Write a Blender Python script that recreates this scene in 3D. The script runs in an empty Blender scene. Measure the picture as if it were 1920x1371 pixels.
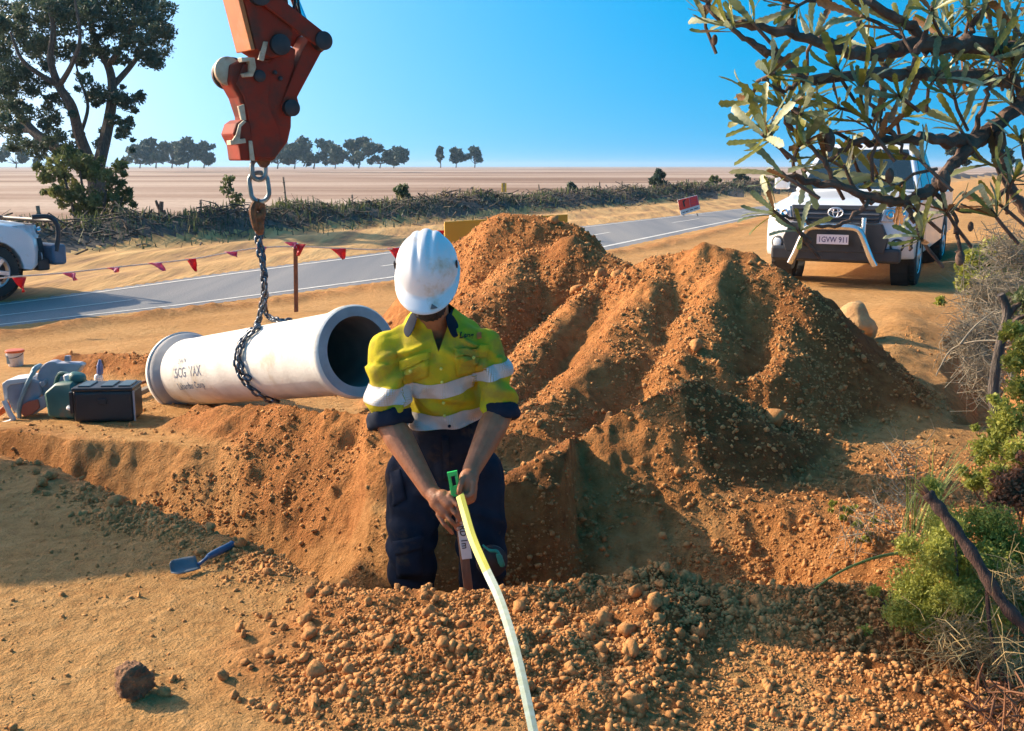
import bpy, bmesh, math, random
import numpy as np
from mathutils import Vector, Matrix, Quaternion
from mathutils.bvhtree import BVHTree
scene = bpy.context.scene
COL = scene.collection
R = math.radians
random.seed(7)
RNG = np.random.default_rng(11)

# ------------------------------------------------------------------ camera
CAM_H = 1.45
FPX = 2000.0                       # focal length in photograph pixels (1920 wide)
PITCH = math.atan((685.5 - 312.0) / FPX)
cam_data = bpy.data.cameras.new('camera')
cam = bpy.data.objects.new('camera', cam_data)
COL.objects.link(cam)
cam.location = (0, 0, CAM_H)
cam.rotation_euler = (math.pi / 2 - PITCH, 0, 0)
cam_data.sensor_width = 36.0
cam_data.lens = 36.0 * FPX / 1920.0
cam_data.clip_start = 0.05
cam_data.clip_end = 9000
scene.camera = cam
# ------------------------------------------------------------------ world, sun, exposure
SUN_EL = R(29.0)
SUN_H = Vector((-0.92, 0.392, 0)).normalized()          # horizontal direction towards the sun
world = bpy.data.worlds.new('World')
scene.world = world
world.use_nodes = True
wn = world.node_tree.nodes
wl = world.node_tree.links
wn.clear()
sky = wn.new('ShaderNodeTexSky')
sky.sky_type = 'NISHITA'
sky.sun_disc = False
sky.sun_elevation = SUN_EL
sky.sun_rotation = math.atan2(SUN_H.x, SUN_H.y)
sky.altitude = 0
sky.air_density = 1.0
sky.dust_density = 4.5
sky.ozone_density = 3.0
hs = wn.new('ShaderNodeHueSaturation')
hs.inputs['Saturation'].default_value = 1.85
hs.inputs['Hue'].default_value = 0.48
bg = wn.new('ShaderNodeBackground')
bg.inputs['Strength'].default_value = 0.15
wo = wn.new('ShaderNodeOutputWorld')
tcw = wn.new('ShaderNodeTexCoord')
sepw = wn.new('ShaderNodeSeparateXYZ'); comw = wn.new('ShaderNodeCombineXYZ')
mz = wn.new('ShaderNodeMath'); mz.operation = 'MULTIPLY_ADD'      # clear dry air: no pale band at the horizon
mz.inputs[1].default_value = 0.75; mz.inputs[2].default_value = 0.25
wl.new(tcw.outputs['Generated'], sepw.inputs[0])
wl.new(sepw.outputs[0], comw.inputs[0]); wl.new(sepw.outputs[1], comw.inputs[1])
wl.new(sepw.outputs[2], mz.inputs[0]); wl.new(mz.outputs[0], comw.inputs[2])
wl.new(comw.outputs[0], sky.inputs['Vector'])
wl.new(sky.outputs[0], hs.inputs['Color'])
wl.new(hs.outputs[0], bg.inputs['Color'])
wl.new(bg.outputs[0], wo.inputs[0])
sd = bpy.data.lights.new('sun', 'SUN')
sd.energy = 4.0
sd.angle = R(0.55)
sd.color = (1.0, 0.84, 0.62)
sun = bpy.data.objects.new('sun', sd)
COL.objects.link(sun)
SUN_DIR = Vector((SUN_H.x * math.cos(SUN_EL), SUN_H.y * math.cos(SUN_EL), math.sin(SUN_EL)))
sun.rotation_euler = SUN_DIR.to_track_quat('Z', 'Y').to_euler()
sun.location = (-20, 8, 15)
vs = scene.view_settings
vs.view_transform = 'Standard'
vs.look = 'None'
vs.exposure = 0.9
vs.gamma = 1.0
scene.render.engine = 'CYCLES'
scene.cycles.use_denoising = True
scene.cycles.max_bounces = 6
scene.cycles.transparent_max_bounces = 8

# ------------------------------------------------------------------ helpers
_cp, _sp = math.cos(PITCH), math.sin(PITCH)
def P(u, v, Y):
    """photograph pixel at world distance Y -> point of the place"""
    a = (u - 960.0) / FPX; b = (685.5 - v) / FPX
    t = Y / (_cp + b * _sp)
    return Vector((a * t, Y, CAM_H + (b * _cp - _sp) * t))
def G(u, v, z=0.0):
    a = (u - 960.0) / FPX; b = (685.5 - v) / FPX
    t = (z - CAM_H) / (b * _cp - _sp)
    return Vector((a * t, (_cp + b * _sp) * t, z))

def _hash(ix, iy, iz, seed):
    h = (ix * 374761393 + iy * 668265263 + iz * 2147483647 + seed * 1274126177) & 0xFFFFFFFF
    h = ((h ^ (h >> 13)) * 1274126177) & 0xFFFFFFFF
    h = ((h ^ (h >> 16)) * 2246822519) & 0xFFFFFFFF
    return ((h ^ (h >> 15)) & 0xFFFFFF) / float(0xFFFFFF)
def vnoise(x, y, z=0.0, seed=0):
    """value noise in -1..1 on numpy arrays"""
    x = np.asarray(x, float); y = np.asarray(y, float); z = np.asarray(z, float) + 0 * x
    fx, fy, fz = np.floor(x), np.floor(y), np.floor(z)
    ix, iy, iz = fx.astype(np.int64), fy.astype(np.int64), fz.astype(np.int64)
    tx, ty, tz = x - fx, y - fy, z - fz
    tx = tx * tx * (3 - 2 * tx); ty = ty * ty * (3 - 2 * ty); tz = tz * tz * (3 - 2 * tz)
    r = 0
    for dx in (0, 1):
        wx = tx if dx else 1 - tx
        for dy in (0, 1):
            wy = ty if dy else 1 - ty
            for dz in (0, 1):
                wz = tz if dz else 1 - tz
                r = r + wx * wy * wz * _hash(ix + dx, iy + dy, iz + dz, seed)
    return r * 2 - 1
def noise2(x, y, seed=0):
    x = np.asarray(x, float); y = np.asarray(y, float)
    fx, fy = np.floor(x), np.floor(y)
    ix, iy = fx.astype(np.int64), fy.astype(np.int64)
    tx, ty = x - fx, y - fy
    tx = tx * tx * (3 - 2 * tx); ty = ty * ty * (3 - 2 * ty)
    r = 0
    for dx in (0, 1):
        wx = tx if dx else 1 - tx
        for dy in (0, 1):
            wy = ty if dy else 1 - ty
            r = r + wx * wy * _hash(ix + dx, iy + dy, 0, seed)
    return r * 2 - 1
def fbm(x, y, oct=4, seed=0, gain=0.5):
    s = 0; a = 1.0; f = 1.0; n = 0
    for o in range(oct):
        s = s + a * noise2(x * f + 17.3 * o, y * f - 9.1 * o, seed + o); n += a
        a *= gain; f *= 2.03
    return s / n
def sstep(a, b, x):
    t = np.clip((np.asarray(x, float) - a) / (b - a), 0, 1)
    return t * t * (3 - 2 * t)

OFF = {}
def tag(o, label=None, cat=None, group=None, kind=None):
    if label: o['label'] = label
    if cat: o['category'] = cat
    if group: o['group'] = group
    if kind: o['kind'] = kind
    return o
def thing(name, label, cat, loc=(0, 0, 0), rotz=0.0, group=None, world=True):
    """an Empty at the thing's base; with world=True its parts are given in world coordinates"""
    o = bpy.data.objects.new(name, None)
    COL.objects.link(o)
    o.location = loc; o.rotation_euler = (0, 0, rotz)
    o.empty_display_size = 0.05
    OFF[o] = Vector(loc) if world else Vector((0, 0, 0))
    return tag(o, label, cat, group)
def link_mesh(name, me, mat, parent=None, smooth=False):
    o = bpy.data.objects.new(name, me)
    COL.objects.link(o)
    if mat is not None: me.materials.append(mat)
    if smooth: me.polygons.foreach_set('use_smooth', [True] * len(me.polygons))
    if parent is not None:
        o.parent = parent
        OFF[o] = OFF.get(parent, Vector((0, 0, 0)))
    return o
def np_mesh(name, V, F):
    """V (n,3) array, F (m,3) or (m,4) array"""
    V = np.asarray(V, np.float32); F = np.asarray(F, np.int32)
    me = bpy.data.meshes.new(name)
    k = F.shape[1]
    me.vertices.add(len(V)); me.vertices.foreach_set('co', V.ravel())
    me.loops.add(F.size); me.loops.foreach_set('vertex_index', F.ravel())
    me.polygons.add(len(F))
    me.polygons.foreach_set('loop_start', np.arange(0, F.size, k, dtype=np.int32))
    me.update(calc_edges=True)
    return me

class MB:
    def __init__(self):
        self.v = []; self.f = []
    def raw(self, vs, fs):
        n = len(self.v)
        self.v += [Vector(p) for p in vs]
        self.f += [tuple(i + n for i in f) for f in fs]
        return self
    def box(self, c, s, rot=None, taper=1.0):
        c = Vector(c)
        pts = []
        for z in (-.5, .5):
            k = taper if z > 0 else 1.0
            for x, y in ((-.5, -.5), (.5, -.5), (.5, .5), (-.5, .5)):
                p = Vector((x * s[0] * k, y * s[1] * k, z * s[2]))
                if rot is not None: p = rot @ p
                pts.append(c + p)
        return self.raw(pts, [(3, 2, 1, 0), (4, 5, 6, 7), (0, 1, 5, 4), (1, 2, 6, 5), (2, 3, 7, 6), (3, 0, 4, 7)])
    def bar(self, a, b, w, h, up=(0, 0, 1)):
        a = Vector(a); b = Vector(b); d = (b - a)
        L = d.length; d.normalize()
        s = d.cross(Vector(up))
        if s.length < 1e-4: s = d.cross(Vector((1, 0, 0)))
        s.normalize(); t = s.cross(d)
        m = Matrix((s, d, t)).transposed()
        return self.box((a + b) / 2, (w, L, h), m)
    def tube(self, pts, rad, n=8, cap=True, flat=1.0):
        pts = [Vector(p) for p in pts]
        if not hasattr(rad, '__len__'): rad = [rad] * len(pts)
        vs = []; fs = []
        prev = None
        for i, p in enumerate(pts):
            d = (pts[min(i + 1, len(pts) - 1)] - pts[max(i - 1, 0)])
            if d.length < 1e-9: d = Vector((0, 0, 1))
            d.normalize()
            if prev is None:
                s = d.cross(Vector((0, 0, 1)))
                if s.length < 1e-3: s = d.cross(Vector((1, 0, 0)))
            else:
                s = prev - d * prev.dot(d)
                if s.length < 1e-4: s = d.cross(Vector((1, 0.3, 0)))
            s.normalize(); prev = s
            t = d.cross(s)
            for k in range(n):
                a = 2 * math.pi * k / n
                vs.append(p + (s * math.cos(a) + t * math.sin(a) * flat) * rad[i])
        for i in range(len(pts) - 1):
            for k in range(n):
                k2 = (k + 1) % n
                fs.append((i * n + k, i * n + k2, (i + 1) * n + k2, (i + 1) * n + k))
        if cap:
            fs.append(tuple(range(n - 1, -1, -1)))
            fs.append(tuple((len(pts) - 1) * n + k for k in range(n)))
        return self.raw(vs, fs)
    def lathe(self, prof, o, axis, n=24, ref=None):
        """prof: list of (radius, distance along axis)"""
        o = Vector(o); a = Vector(axis).normalized()
        s = a.cross(Vector(ref) if ref else Vector((0, 0, 1)))
        if s.length < 1e-3: s = a.cross(Vector((1, 0, 0)))
        s.normalize(); t = a.cross(s)
        vs = []; fs = []
        for r, d in prof:
            for k in range(n):
                an = 2 * math.pi * k / n
                vs.append(o + a * d + (s * math.cos(an) + t * math.sin(an)) * r)
        for i in range(len(prof) - 1):
            for k in range(n):
                k2 = (k + 1) % n
                fs.append((i * n + k, i * n + k2, (i + 1) * n + k2, (i + 1) * n + k))
        if prof[0][0] > 1e-6: fs.append(tuple(range(n - 1, -1, -1)))
        if prof[-1][0] > 1e-6: fs.append(tuple((len(prof) - 1) * n + k for k in range(n)))
        return self.raw(vs, fs)
    def prism(self, poly, fn, d0, d1):
        """poly: 2-D outline; fn(a, b, d) -> point; extruded from d0 to d1"""
        n = len(poly)
        vs = [fn(a, b, d0) for a, b in poly] + [fn(a, b, d1) for a, b in poly]
        fs = [tuple(range(n)), tuple(range(2 * n - 1, n - 1, -1))]
        fs += [((i + 1) % n, i, n + i, n + (i + 1) % n) for i in range(n)]
        return self.raw(vs, fs)
    def ball(self, c, r, n=12, m=8, rot=None):
        c = Vector(c)
        if not hasattr(r, '__len__'): r = (r, r, r)
        vs = []; fs = []
        for i in range(m + 1):
            th = math.pi * i / m
            for k in range(n):
                ph = 2 * math.pi * k / n
                p = Vector((math.sin(th) * math.cos(ph) * r[0], math.sin(th) * math.sin(ph) * r[1], math.cos(th) * r[2]))
                if rot is not None: p = rot @ p
                vs.append(c + p)
        for i in range(m):
            for k in range(n):
                k2 = (k + 1) % n
                fs.append((i * n + k, (i + 1) * n + k, (i + 1) * n + k2, i * n + k2))
        return self.raw(vs, fs)
    def build(self, name, mat, parent=None, smooth=False, bevel=0.0, seg=2, fix=True, local=False):
        off = Vector((0, 0, 0)) if (parent is None or local) else OFF.get(parent, Vector((0, 0, 0)))
        me = bpy.data.meshes.new(name)
        me.from_pydata([tuple(p - off) for p in self.v], [], self.f)
        if fix:
            b = bmesh.new(); b.from_mesh(me)
            bmesh.ops.remove_doubles(b, verts=b.verts, dist=1e-6)
            bmesh.ops.recalc_face_normals(b, faces=b.faces)
            b.to_mesh(me); b.free()
        o = link_mesh(name, me, mat, parent, smooth)
        if bevel > 0:
            m = o.modifiers.new('bevel', 'BEVEL')
            m.width = bevel; m.segments = seg; m.limit_method = 'ANGLE'; m.angle_limit = R(35)
            m.harden_normals = False
        if smooth:
            try: me.set_sharp_from_angle(angle=R(42))
            except Exception: pass
        return o

def bez(pts, n=8):
    """Catmull-Rom through points"""
    pts = [Vector(p) for p in pts]
    out = []
    for i in range(len(pts) - 1):
        p0 = pts[max(i - 1, 0)]; p1 = pts[i]; p2 = pts[i + 1]; p3 = pts[min(i + 2, len(pts) - 1)]
        for k in range(n):
            t = k / n
            out.append(0.5 * ((2 * p1) + (p2 - p0) * t + (2 * p0 - 5 * p1 + 4 * p2 - p3) * t * t + (3 * p1 - p0 - 3 * p2 + p3) * t ** 3))
    out.append(pts[-1])
    return out
def text_geo(s, size=1.0, bold=0.0):
    cu = bpy.data.curves.new('t', 'FONT')
    cu.body = s; cu.size = size; cu.resolution_u = 3; cu.offset = bold * size
    o = bpy.data.objects.new('t', cu)
    COL.objects.link(o)
    dg = bpy.context.evaluated_depsgraph_get()
    me = bpy.data.meshes.new_from_object(o.evaluated_get(dg))
    V = [v.co.copy() for v in me.vertices]; F = [tuple(p.vertices) for p in me.polygons]
    bpy.data.objects.remove(o); bpy.data.curves.remove(cu); bpy.data.meshes.remove(me)
    return V, F

# ------------------------------------------------------------------ materials
def nodes_of(name):
    m = bpy.data.materials.new(name)
    m.use_nodes = True
    nt = m.node_tree
    b = nt.nodes['Principled BSDF']
    return m, nt, b
def ramp(nt, stops):
    r = nt.nodes.new('ShaderNodeValToRGB')
    e = r.color_ramp.elements
    while len(e) < len(stops): e.new(0.5)
    for i, (p, c) in enumerate(stops):
        e[i].position = p; e[i].color = (c[0], c[1], c[2], 1)
    return r
def mat(name, c1, c2=None, scale=8.0, rough=0.6, metal=0.0, bump=0.0, bscale=None, detail=6.0, lo=0.35, hi=0.65,
        dirt=None, dirt_scale=3.0, dirt_amt=0.5, coat=0.0, sub=0.0, trans=0.0, spec=0.5, stretch=None):
    m, nt, b = nodes_of(name)
    tc = nt.nodes.new('ShaderNodeTexCoord')
    src = tc.outputs['Object']
    if stretch:
        mp = nt.nodes.new('ShaderNodeMapping'); mp.inputs['Scale'].default_value = stretch
        nt.links.new(src, mp.inputs[0]); src = mp.outputs[0]
    c2 = c2 or tuple(x * 0.8 for x in c1)
    n = nt.nodes.new('ShaderNodeTexNoise')
    n.inputs['Scale'].default_value = scale; n.inputs['Detail'].default_value = detail
    nt.links.new(src, n.inputs['Vector'])
    r = ramp(nt, [(lo, c2), (hi, c1)])
    nt.links.new(n.outputs['Fac'], r.inputs[0])
    col = r.outputs[0]
    if dirt:
        n2 = nt.nodes.new('ShaderNodeTexNoise')
        n2.inputs['Scale'].default_value = dirt_scale; n2.inputs['Detail'].default_value = 9
        n2.inputs['Roughness'].default_value = 0.65
        nt.links.new(src, n2.inputs['Vector'])
        r2 = ramp(nt, [(0.62 - 0.25 * dirt_amt, (0, 0, 0)), (0.75 - 0.1 * dirt_amt, (1, 1, 1))])
        nt.links.new(n2.outputs['Fac'], r2.inputs[0])
        mx = nt.nodes.new('ShaderNodeMixRGB')
        mx.inputs[2].default_value = (*dirt, 1)
        nt.links.new(r2.outputs[0], mx.inputs[0]); nt.links.new(col, mx.inputs[1])
        col = mx.outputs[0]
    nt.links.new(col, b.inputs['Base Color'])
    b.inputs['Roughness'].default_value = rough
    b.inputs['Metallic'].default_value = metal
    b.inputs['Coat Weight'].default_value = coat
    b.inputs['Specular IOR Level'].default_value = spec
    if bump:
        n3 = nt.nodes.new('ShaderNodeTexNoise')
        n3.inputs['Scale'].default_value = bscale or scale * 4; n3.inputs['Detail'].default_value = 8
        nt.links.new(src, n3.inputs['Vector'])
        bp = nt.nodes.new('ShaderNodeBump')
        bp.inputs['Strength'].default_value = 1.0; bp.inputs['Distance'].default_value = bump
        nt.links.new(n3.outputs['Fac'], bp.inputs['Height'])
        nt.links.new(bp.outputs[0], b.inputs['Normal'])
    if trans:
        # thin leaf: some light passes through
        tr = nt.nodes.new('ShaderNodeBsdfTranslucent')
        nt.links.new(col, tr.inputs['Color'])
        ms = nt.nodes.new('ShaderNodeMixShader'); ms.inputs[0].default_value = trans
        out = nt.nodes['Material Output']
        nt.links.new(b.outputs[0], ms.inputs[1]); nt.links.new(tr.outputs[0], ms.inputs[2])
        nt.links.new(ms.outputs[0], out.inputs['Surface'])
    return m

# ================================================================== TERRAIN
ROAD_Z = -0.42
def poly_eval(pts, y):
    """x on a polyline given y (numpy), pts sorted by y"""
    return np.interp(y, [p[1] for p in pts], [p[0] for p in pts])
NEAR = [(u, v) for u, v in ((-400, 672), (0, 612), (370, 572), (740, 524), (1150, 466), (1450, 400))]
FARE = [(-300, 606), (100, 556), (420, 512), (740, 470), (1060, 428), (1400, 390)]
near_pts = [tuple(G(u, v, ROAD_Z)[:2]) for u, v in NEAR]
far_pts = [tuple(G(u, v, ROAD_Z)[:2]) for u, v in FARE]
def extend(pts, first_off, ys):
    a, b = pts[-2], pts[-1]
    d = ((b[0] - a[0]) / (b[1] - a[1]))
    out = list(pts)
    for y in ys: out.append((b[0] + d * (y - b[1]), y))
    a, b = pts[0], pts[1]
    d = ((b[0] - a[0]) / (b[1] - a[1]))
    return [(a[0] + d * (first_off - a[1]), first_off)] + out
near_pts = extend(near_pts, 0.0, [400, 3000])
far_pts = extend(far_pts, 3.0, [400, 3000])
# windrow / fence run along the far side of the road
def poly_dist(px, py, pts, closed=False):
    d = np.full(px.shape, 1e9); tpar = np.zeros(px.shape)
    m = len(pts) if closed else len(pts) - 1
    acc = 0.0
    for i in range(m):
        ax, ay = pts[i][:2]; bx, by = pts[(i + 1) % len(pts)][:2]
        dx, dy = bx - ax, by - ay
        L2 = dx * dx + dy * dy
        t = np.clip(((px - ax) * dx + (py - ay) * dy) / L2, 0, 1)
        q = np.hypot(px - ax - t * dx, py - ay - t * dy)
        k = q < d
        d = np.where(k, q, d); tpar = np.where(k, i + t, tpar)
    return d, tpar
def inside(px, py, pts):
    c = np.zeros(px.shape, bool)
    n = len(pts)
    for i in range(n):
        x1, y1 = pts[i][:2]; x2, y2 = pts[(i + 1) % n][:2]
        if y1 == y2: continue
        k = ((y1 > py) != (y2 > py)) & (px < (x2 - x1) * (py - y1) / (y2 - y1) + x1)
        c ^= k
    return c
# trench floor outline: near side then far side
T_NEAR = [tuple(G(u, v, 0)[:2]) for u, v in ((-260, 775), (0, 846), (120, 874), (240, 930), (350, 972), (470, 1010), (560, 1045), (640, 1096))] + [(-0.50, 3.46), (-0.3, 3.42), (0.1, 3.42), (0.5, 3.46), (1.0, 3.52)]
T_FAR = [(1.15, 3.68), (1.02, 3.98), (0.75, 4.08), (0.40, 3.94), (0.08, 4.12), (-0.45, 4.06), (-0.72, 4.16), (-1.0, 4.52), (-1.7, 5.02), (-2.3, 5.42), (-3.0, 5.93), (-3.9, 6.5)]
T_POLY = T_NEAR + T_FAR
HEAPS = []   # (name, kind of crest list [(x,y,z)], slope, round)
def crest(pts): return [tuple(P(u, v, Y)) for u, v, Y in pts]
def heap_h(px, py, pts, slope, rnd):
    d, t = poly_dist(px, py, pts)
    z = np.interp(t, range(len(pts)), [p[2] for p in pts])
    dd = np.sqrt(d * d + rnd * rnd) - rnd
    return z - slope * dd
HEAP_DEF = {
 'rear': [
    (crest([(915, 420, 8.7), (945, 401, 8.6), (1005, 404, 8.5), (1065, 424, 8.4)]), 0.95, 0.07),
    (crest([(1010, 470, 7.9), (1085, 448, 7.8), (1140, 478, 7.7)]), 0.85, 0.12),
    (crest([(1000, 470, 7.9), (905, 560, 7.1), (860, 640, 6.6)]), 0.8, 0.10),
 ],
 'tall': [
    (crest([(1240, 482, 7.0), (1320, 462, 6.9), (1390, 472, 6.8), (1432, 500, 6.7)]), 0.80, 0.10),
    (crest([(1165, 505, 7.2), (1080, 570, 6.7), (1000, 645, 6.2), (945, 745, 5.6)]), 0.86, 0.06),
    (crest([(1240, 490, 6.9), (1190, 585, 6.3), (1120, 670, 5.9), (1030, 770, 5.3)]), 0.80, 0.10),
    (crest([(1370, 480, 6.8), (1310, 585, 6.2), (1300, 660, 5.8)]), 0.86, 0.08),
    (crest([(1420, 500, 6.7), (1480, 600, 6.3), (1440, 690, 5.7)]), 0.9, 0.05),
 ],
 'low': [
    (crest([(1300, 716, 5.15), (1350, 732, 5.15), (1440, 780, 5.3)]), 0.80, 0.05),
    (crest([(1300, 716, 5.15), (1200, 756, 4.9), (1110, 808, 4.7), (1020, 862, 4.48), (955, 884, 4.34)]), 0.80, 0.04),
    (crest([(1440, 780, 5.3), (1620, 870, 5.3), (1720, 900, 5.3)]), 0.7, 0.08),
    (crest([(1425, 968, 4.25), (1500, 985, 4.2), (1550, 1010, 4.15)]), 0.55, 0.06),
 ],
 'front': [
    (crest([(560, 1150, 3.45), (660, 1140, 3.34), (760, 1146, 3.22), (960, 1146, 3.22), (1100, 1118, 3.26), (1180, 1094, 3.3), (1240, 1082, 3.3), (1310, 1102, 3.3), (1400, 1135, 3.28)]), 0.50, 0.10),
    (crest([(700, 1180, 2.98), (860, 1200, 2.9), (1000, 1190, 2.92)]), 0.32, 0.10),
    (crest([(1210, 1110, 3.2), (1190, 1180, 2.98), (1165, 1270, 2.75), (1130, 1345, 2.6)]), 0.62, 0.06),
    (crest([(640, 1260, 2.85), (860, 1290, 2.75), (1060, 1300, 2.7)]), 0.30, 0.15),
    (crest([(1440, 1128, 3.36), (1560, 1165, 3.3), (1700, 1215, 3.2), (1830, 1260, 3.15)]), 0.5, 0.06),
 ],
 'trench': [
    (crest([(372, 768, 5.95), (470, 766, 5.6), (560, 768, 5.3), (700, 774, 4.95), (780, 790, 4.8)]), 0.75, 0.05),
    (crest([(372, 768, 5.95), (330, 800, 5.9)]), 0.8, 0.05),
 ],
 'small': [
    (crest([(125, 664, 8.1), (200, 668, 8.0), (290, 664, 7.9)]), 0.8, 0.04),
 ],
}
DITCH = [(5.6, 13.0), (4.5, 10.2), (3.55, 7.8), (3.05, 6.6), (2.75, 5.6), (2.5, 4.6)]
def smax(a, b, k):
    h = np.clip(0.5 + 0.5 * (a - b) / k, 0, 1)
    return b + (a - b) * h + k * h * (1 - h)
def road_coord(px, py):
    nx = poly_eval(near_pts, py); fx = poly_eval(far_pts, py)
    # slope of the road in x per y ~0.6: scale the x offset to a perpendicular distance
    return (px - nx) * 0.80, (px - fx) * 0.80          # >0 = our side
def terrain(px, py, fine=True):
    """height, heap index, moistness (0 dry flat dirt .. 1 dug soil, above that painted shade)"""
    px = np.asarray(px, float); py = np.asarray(py, float)
    dn, df = road_coord(px, py)
    base = ROAD_Z * (1 - sstep(0.3, 6.5, dn))
    base = np.where(df < 0, ROAD_Z, base)
    ins_road = (dn < 0) & (df > 0)
    wob = fbm(px * 0.6, py * 0.6, 3, 5)
    base = base + 0.03 * wob * sstep(0.2, 2, dn) * sstep(60, 20, py)
    # shoulder berm on our side of the road and wheel ruts
    bm = np.exp(-((dn - 0.75 - 0.15 * fbm(px * 1.3, py * 1.3, 2, 9)) / 0.28) ** 2)
    base = base + bm * 0.10 * (0.7 + 0.6 * fbm(px * 4, py * 4, 3, 3)) * sstep(60, 30, py)
    rut = np.sin((dn + 0.2 * fbm(px * .5, py * .5, 2, 8)) * 5.0)
    base = base + 0.012 * rut * sstep(1.2, 2.0, dn) * sstep(7.5, 5, dn)
    # far verge: low graded lip, then the bank under the windrow
    fv = -df
    base = base + np.where(fv > 0, 0.05 * sstep(0.1, 1.2, fv) + 0.10 * np.sin(fv * 2.4 + 1.5 * fbm(px * .2, py * .2, 2, 4)) * sstep(0.6, 1.5, fv) * sstep(6.0, 4.0, fv) * 0.5, 0)
    base = np.where(fv > 0, base + 0.75 * np.exp(-((fv - 6.2) / 1.2) ** 2) * (0.75 + 0.5 * fbm(px * .5, py * .5, 3, 14)), base)
    base = np.where(ins_road, ROAD_Z - 0.03, base)
    # right-hand bank
    dd, dt = poly_dist(px, py, DITCH)
    xr = np.interp(py, [p[1] for p in DITCH[::-1]], [p[0] for p in DITCH[::-1]])
    side = px - xr
    bank = 0.30 * sstep(0.3, 1.6, side) * sstep(1.2, 3.5, py) + 0.55 * sstep(1.5, 6, side)
    bank = bank * sstep(26, 14, py)
    base = base + bank
    lip = 0.10 * np.exp(-((side + 0.75) / 0.35) ** 2) * sstep(4.8, 6.2, py) * sstep(13, 9, py)
    base = base + lip * (1 + 0.5 * fbm(px * 3, py * 3, 3, 21))
    moist = np.zeros(px.shape)
    moist = np.maximum(moist, 0.55 * bm)
    moist = np.maximum(moist, 0.9 * sstep(0.15, 0.5, px - 0.55 + 0.25 * fbm(px * 1.5, py * 1.5, 3, 88)) * sstep(5.6, 5.0, py))
    h = base.copy()
    idx = np.full(px.shape, -1)
    # domain warp so crests wander
    wx = px + 0.10 * fbm(px * 2.2, py * 2.2, 3, 31) ; wy = py + 0.10 * fbm(px * 2.2, py * 2.2, 3, 37)
    best = np.zeros(px.shape)
    for i, (nm, lst) in enumerate(HEAP_DEF.items()):
        hh = np.full(px.shape, -9.0)
        for pts, sl, rn in lst:
            hh = smax(hh, heap_h(wx, wy, pts, sl, rn), 0.05)
        near = hh > base - 0.25
        if fine:
            hh = hh + np.where(near, 0.035 * fbm(px * 5, py * 5, 4, 50 + i), 0)
        amt = hh - base
        k = 0.10 if nm in ('front',) else 0.07
        h = smax(h, hh, k)
        g = amt > np.maximum(best, 0.012)
        idx = np.where(g, i, idx); best = np.where(g, amt, best)
        moist = np.maximum(moist, sstep(-0.06, 0.06, amt + 0.03 * fbm(px * 6, py * 6, 3, 77)))
    # trench and pit
    sdv, tt = poly_dist(px, py, T_POLY, True)
    ins = inside(px, py, T_POLY)
    nn = len(T_NEAR)
    dnear, _ = poly_dist(px, py, T_NEAR)
    dfar, _ = poly_dist(px, py, T_FAR)
    kn = sstep(-0.12, 0.12, dfar - dnear)              # 1 at the near wall
    rough = 0.05 * fbm(px * 4, py * 4, 3, 61)
    slope = 1.15 * (1 - kn) + 5.0 * kn
    slope = slope + 2.2 * sstep(-0.75, -0.45, px) * sstep(0.30, 0.12, px) * (1 - kn)   # steeper face behind the worker
    slope = slope + 1.2 * sstep(-2.0, -2.6, px) * (1 - kn) - 0.36 * sstep(0.15, 0.35, px) * (1 - kn)
    floor = -0.44 + 0.30 * sstep(-1.2, -3.2, px) + 0.10 * sstep(0.2, 0.9, px)
    ht = floor + np.where(ins, 0, np.maximum(sdv + rough * 0.7 - 0.0, 0) * slope)
    gull = fbm(px * 7.0 + py * 2, py * 1.6 - px * 1.4, 3, 66)
    ht = ht + np.where(ins, 0, 0.045 * gull * sstep(0, 0.2, sdv))
    cut = ht < h
    k = 0.03
    hh2 = np.minimum(h, ht)
    moist = np.where(cut, np.maximum(moist, 0.55), moist)
    moist = np.maximum(moist, 0.8 * sstep(0.30, 0.0, sdv + 0.12 * fbm(px * 5, py * 5, 3, 71)))
    idx = np.where(cut & (idx != 4), -1, idx)
    lipn = 0.035 * np.exp(-((sdv - 0.16) / 0.10) ** 2) * (0.6 + 0.8 * fbm(px * 6, py * 6, 3, 91)) * kn
    h = np.where(ins, ht, hh2 + lipn * (~cut))
    # ditch
    dh = -0.26 + 1.1 * np.maximum(dd - 0.06 + 0.06 * fbm(px * 5, py * 5, 3, 23), 0)
    dmask = (py > 5.9) & (py < 12)
    dh = np.where(dmask, dh, 9)
    dh = dh + 0.5 * sstep(8.5, 12, py)
    moist = np.where(dh < h, np.maximum(moist, 0.7), moist)
    moist = np.maximum(moist, 0.35 * sstep(-1.2, -0.2, side) * sstep(13, 10, py) * sstep(2.5, 4, py))
    h = np.where(dh < h, np.where(idx < 0, dh, h), h)
    if fine:
        lod = sstep(14, 6, py)
        m2 = moist
        rid = 1 - np.abs(fbm(px * 9, py * 9, 3, 41)) * 2
        rd2 = 1 - np.abs(noise2(px * 21, py * 21, 47)) * 2
        h = h + m2 * lod * (0.020 * fbm(px * 14, py * 14, 4, 43) + 0.012 * rid + 0.010 * rd2 * sstep(-.3, .4, fbm(px * 2, py * 2, 2, 48)))
        h = h + (1 - m2) * lod * (0.006 * fbm(px * 9, py * 9, 3, 45) + 0.0035 * fbm(px * 45, py * 30, 2, 46))
        h = np.where(ins_road, ROAD_Z - 0.03, h)
    # shade painted into the soil: low heap, tall heap's right flank, lower right
    painted_shade = sstep(0.25, 0.6, px + 0.2 * fbm(px * 2, py * 2, 3, 99)) * sstep(3.55, 3.25, py)
    painted_shade = np.maximum(painted_shade, np.where(idx == 2, 0.75, 0))
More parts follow.
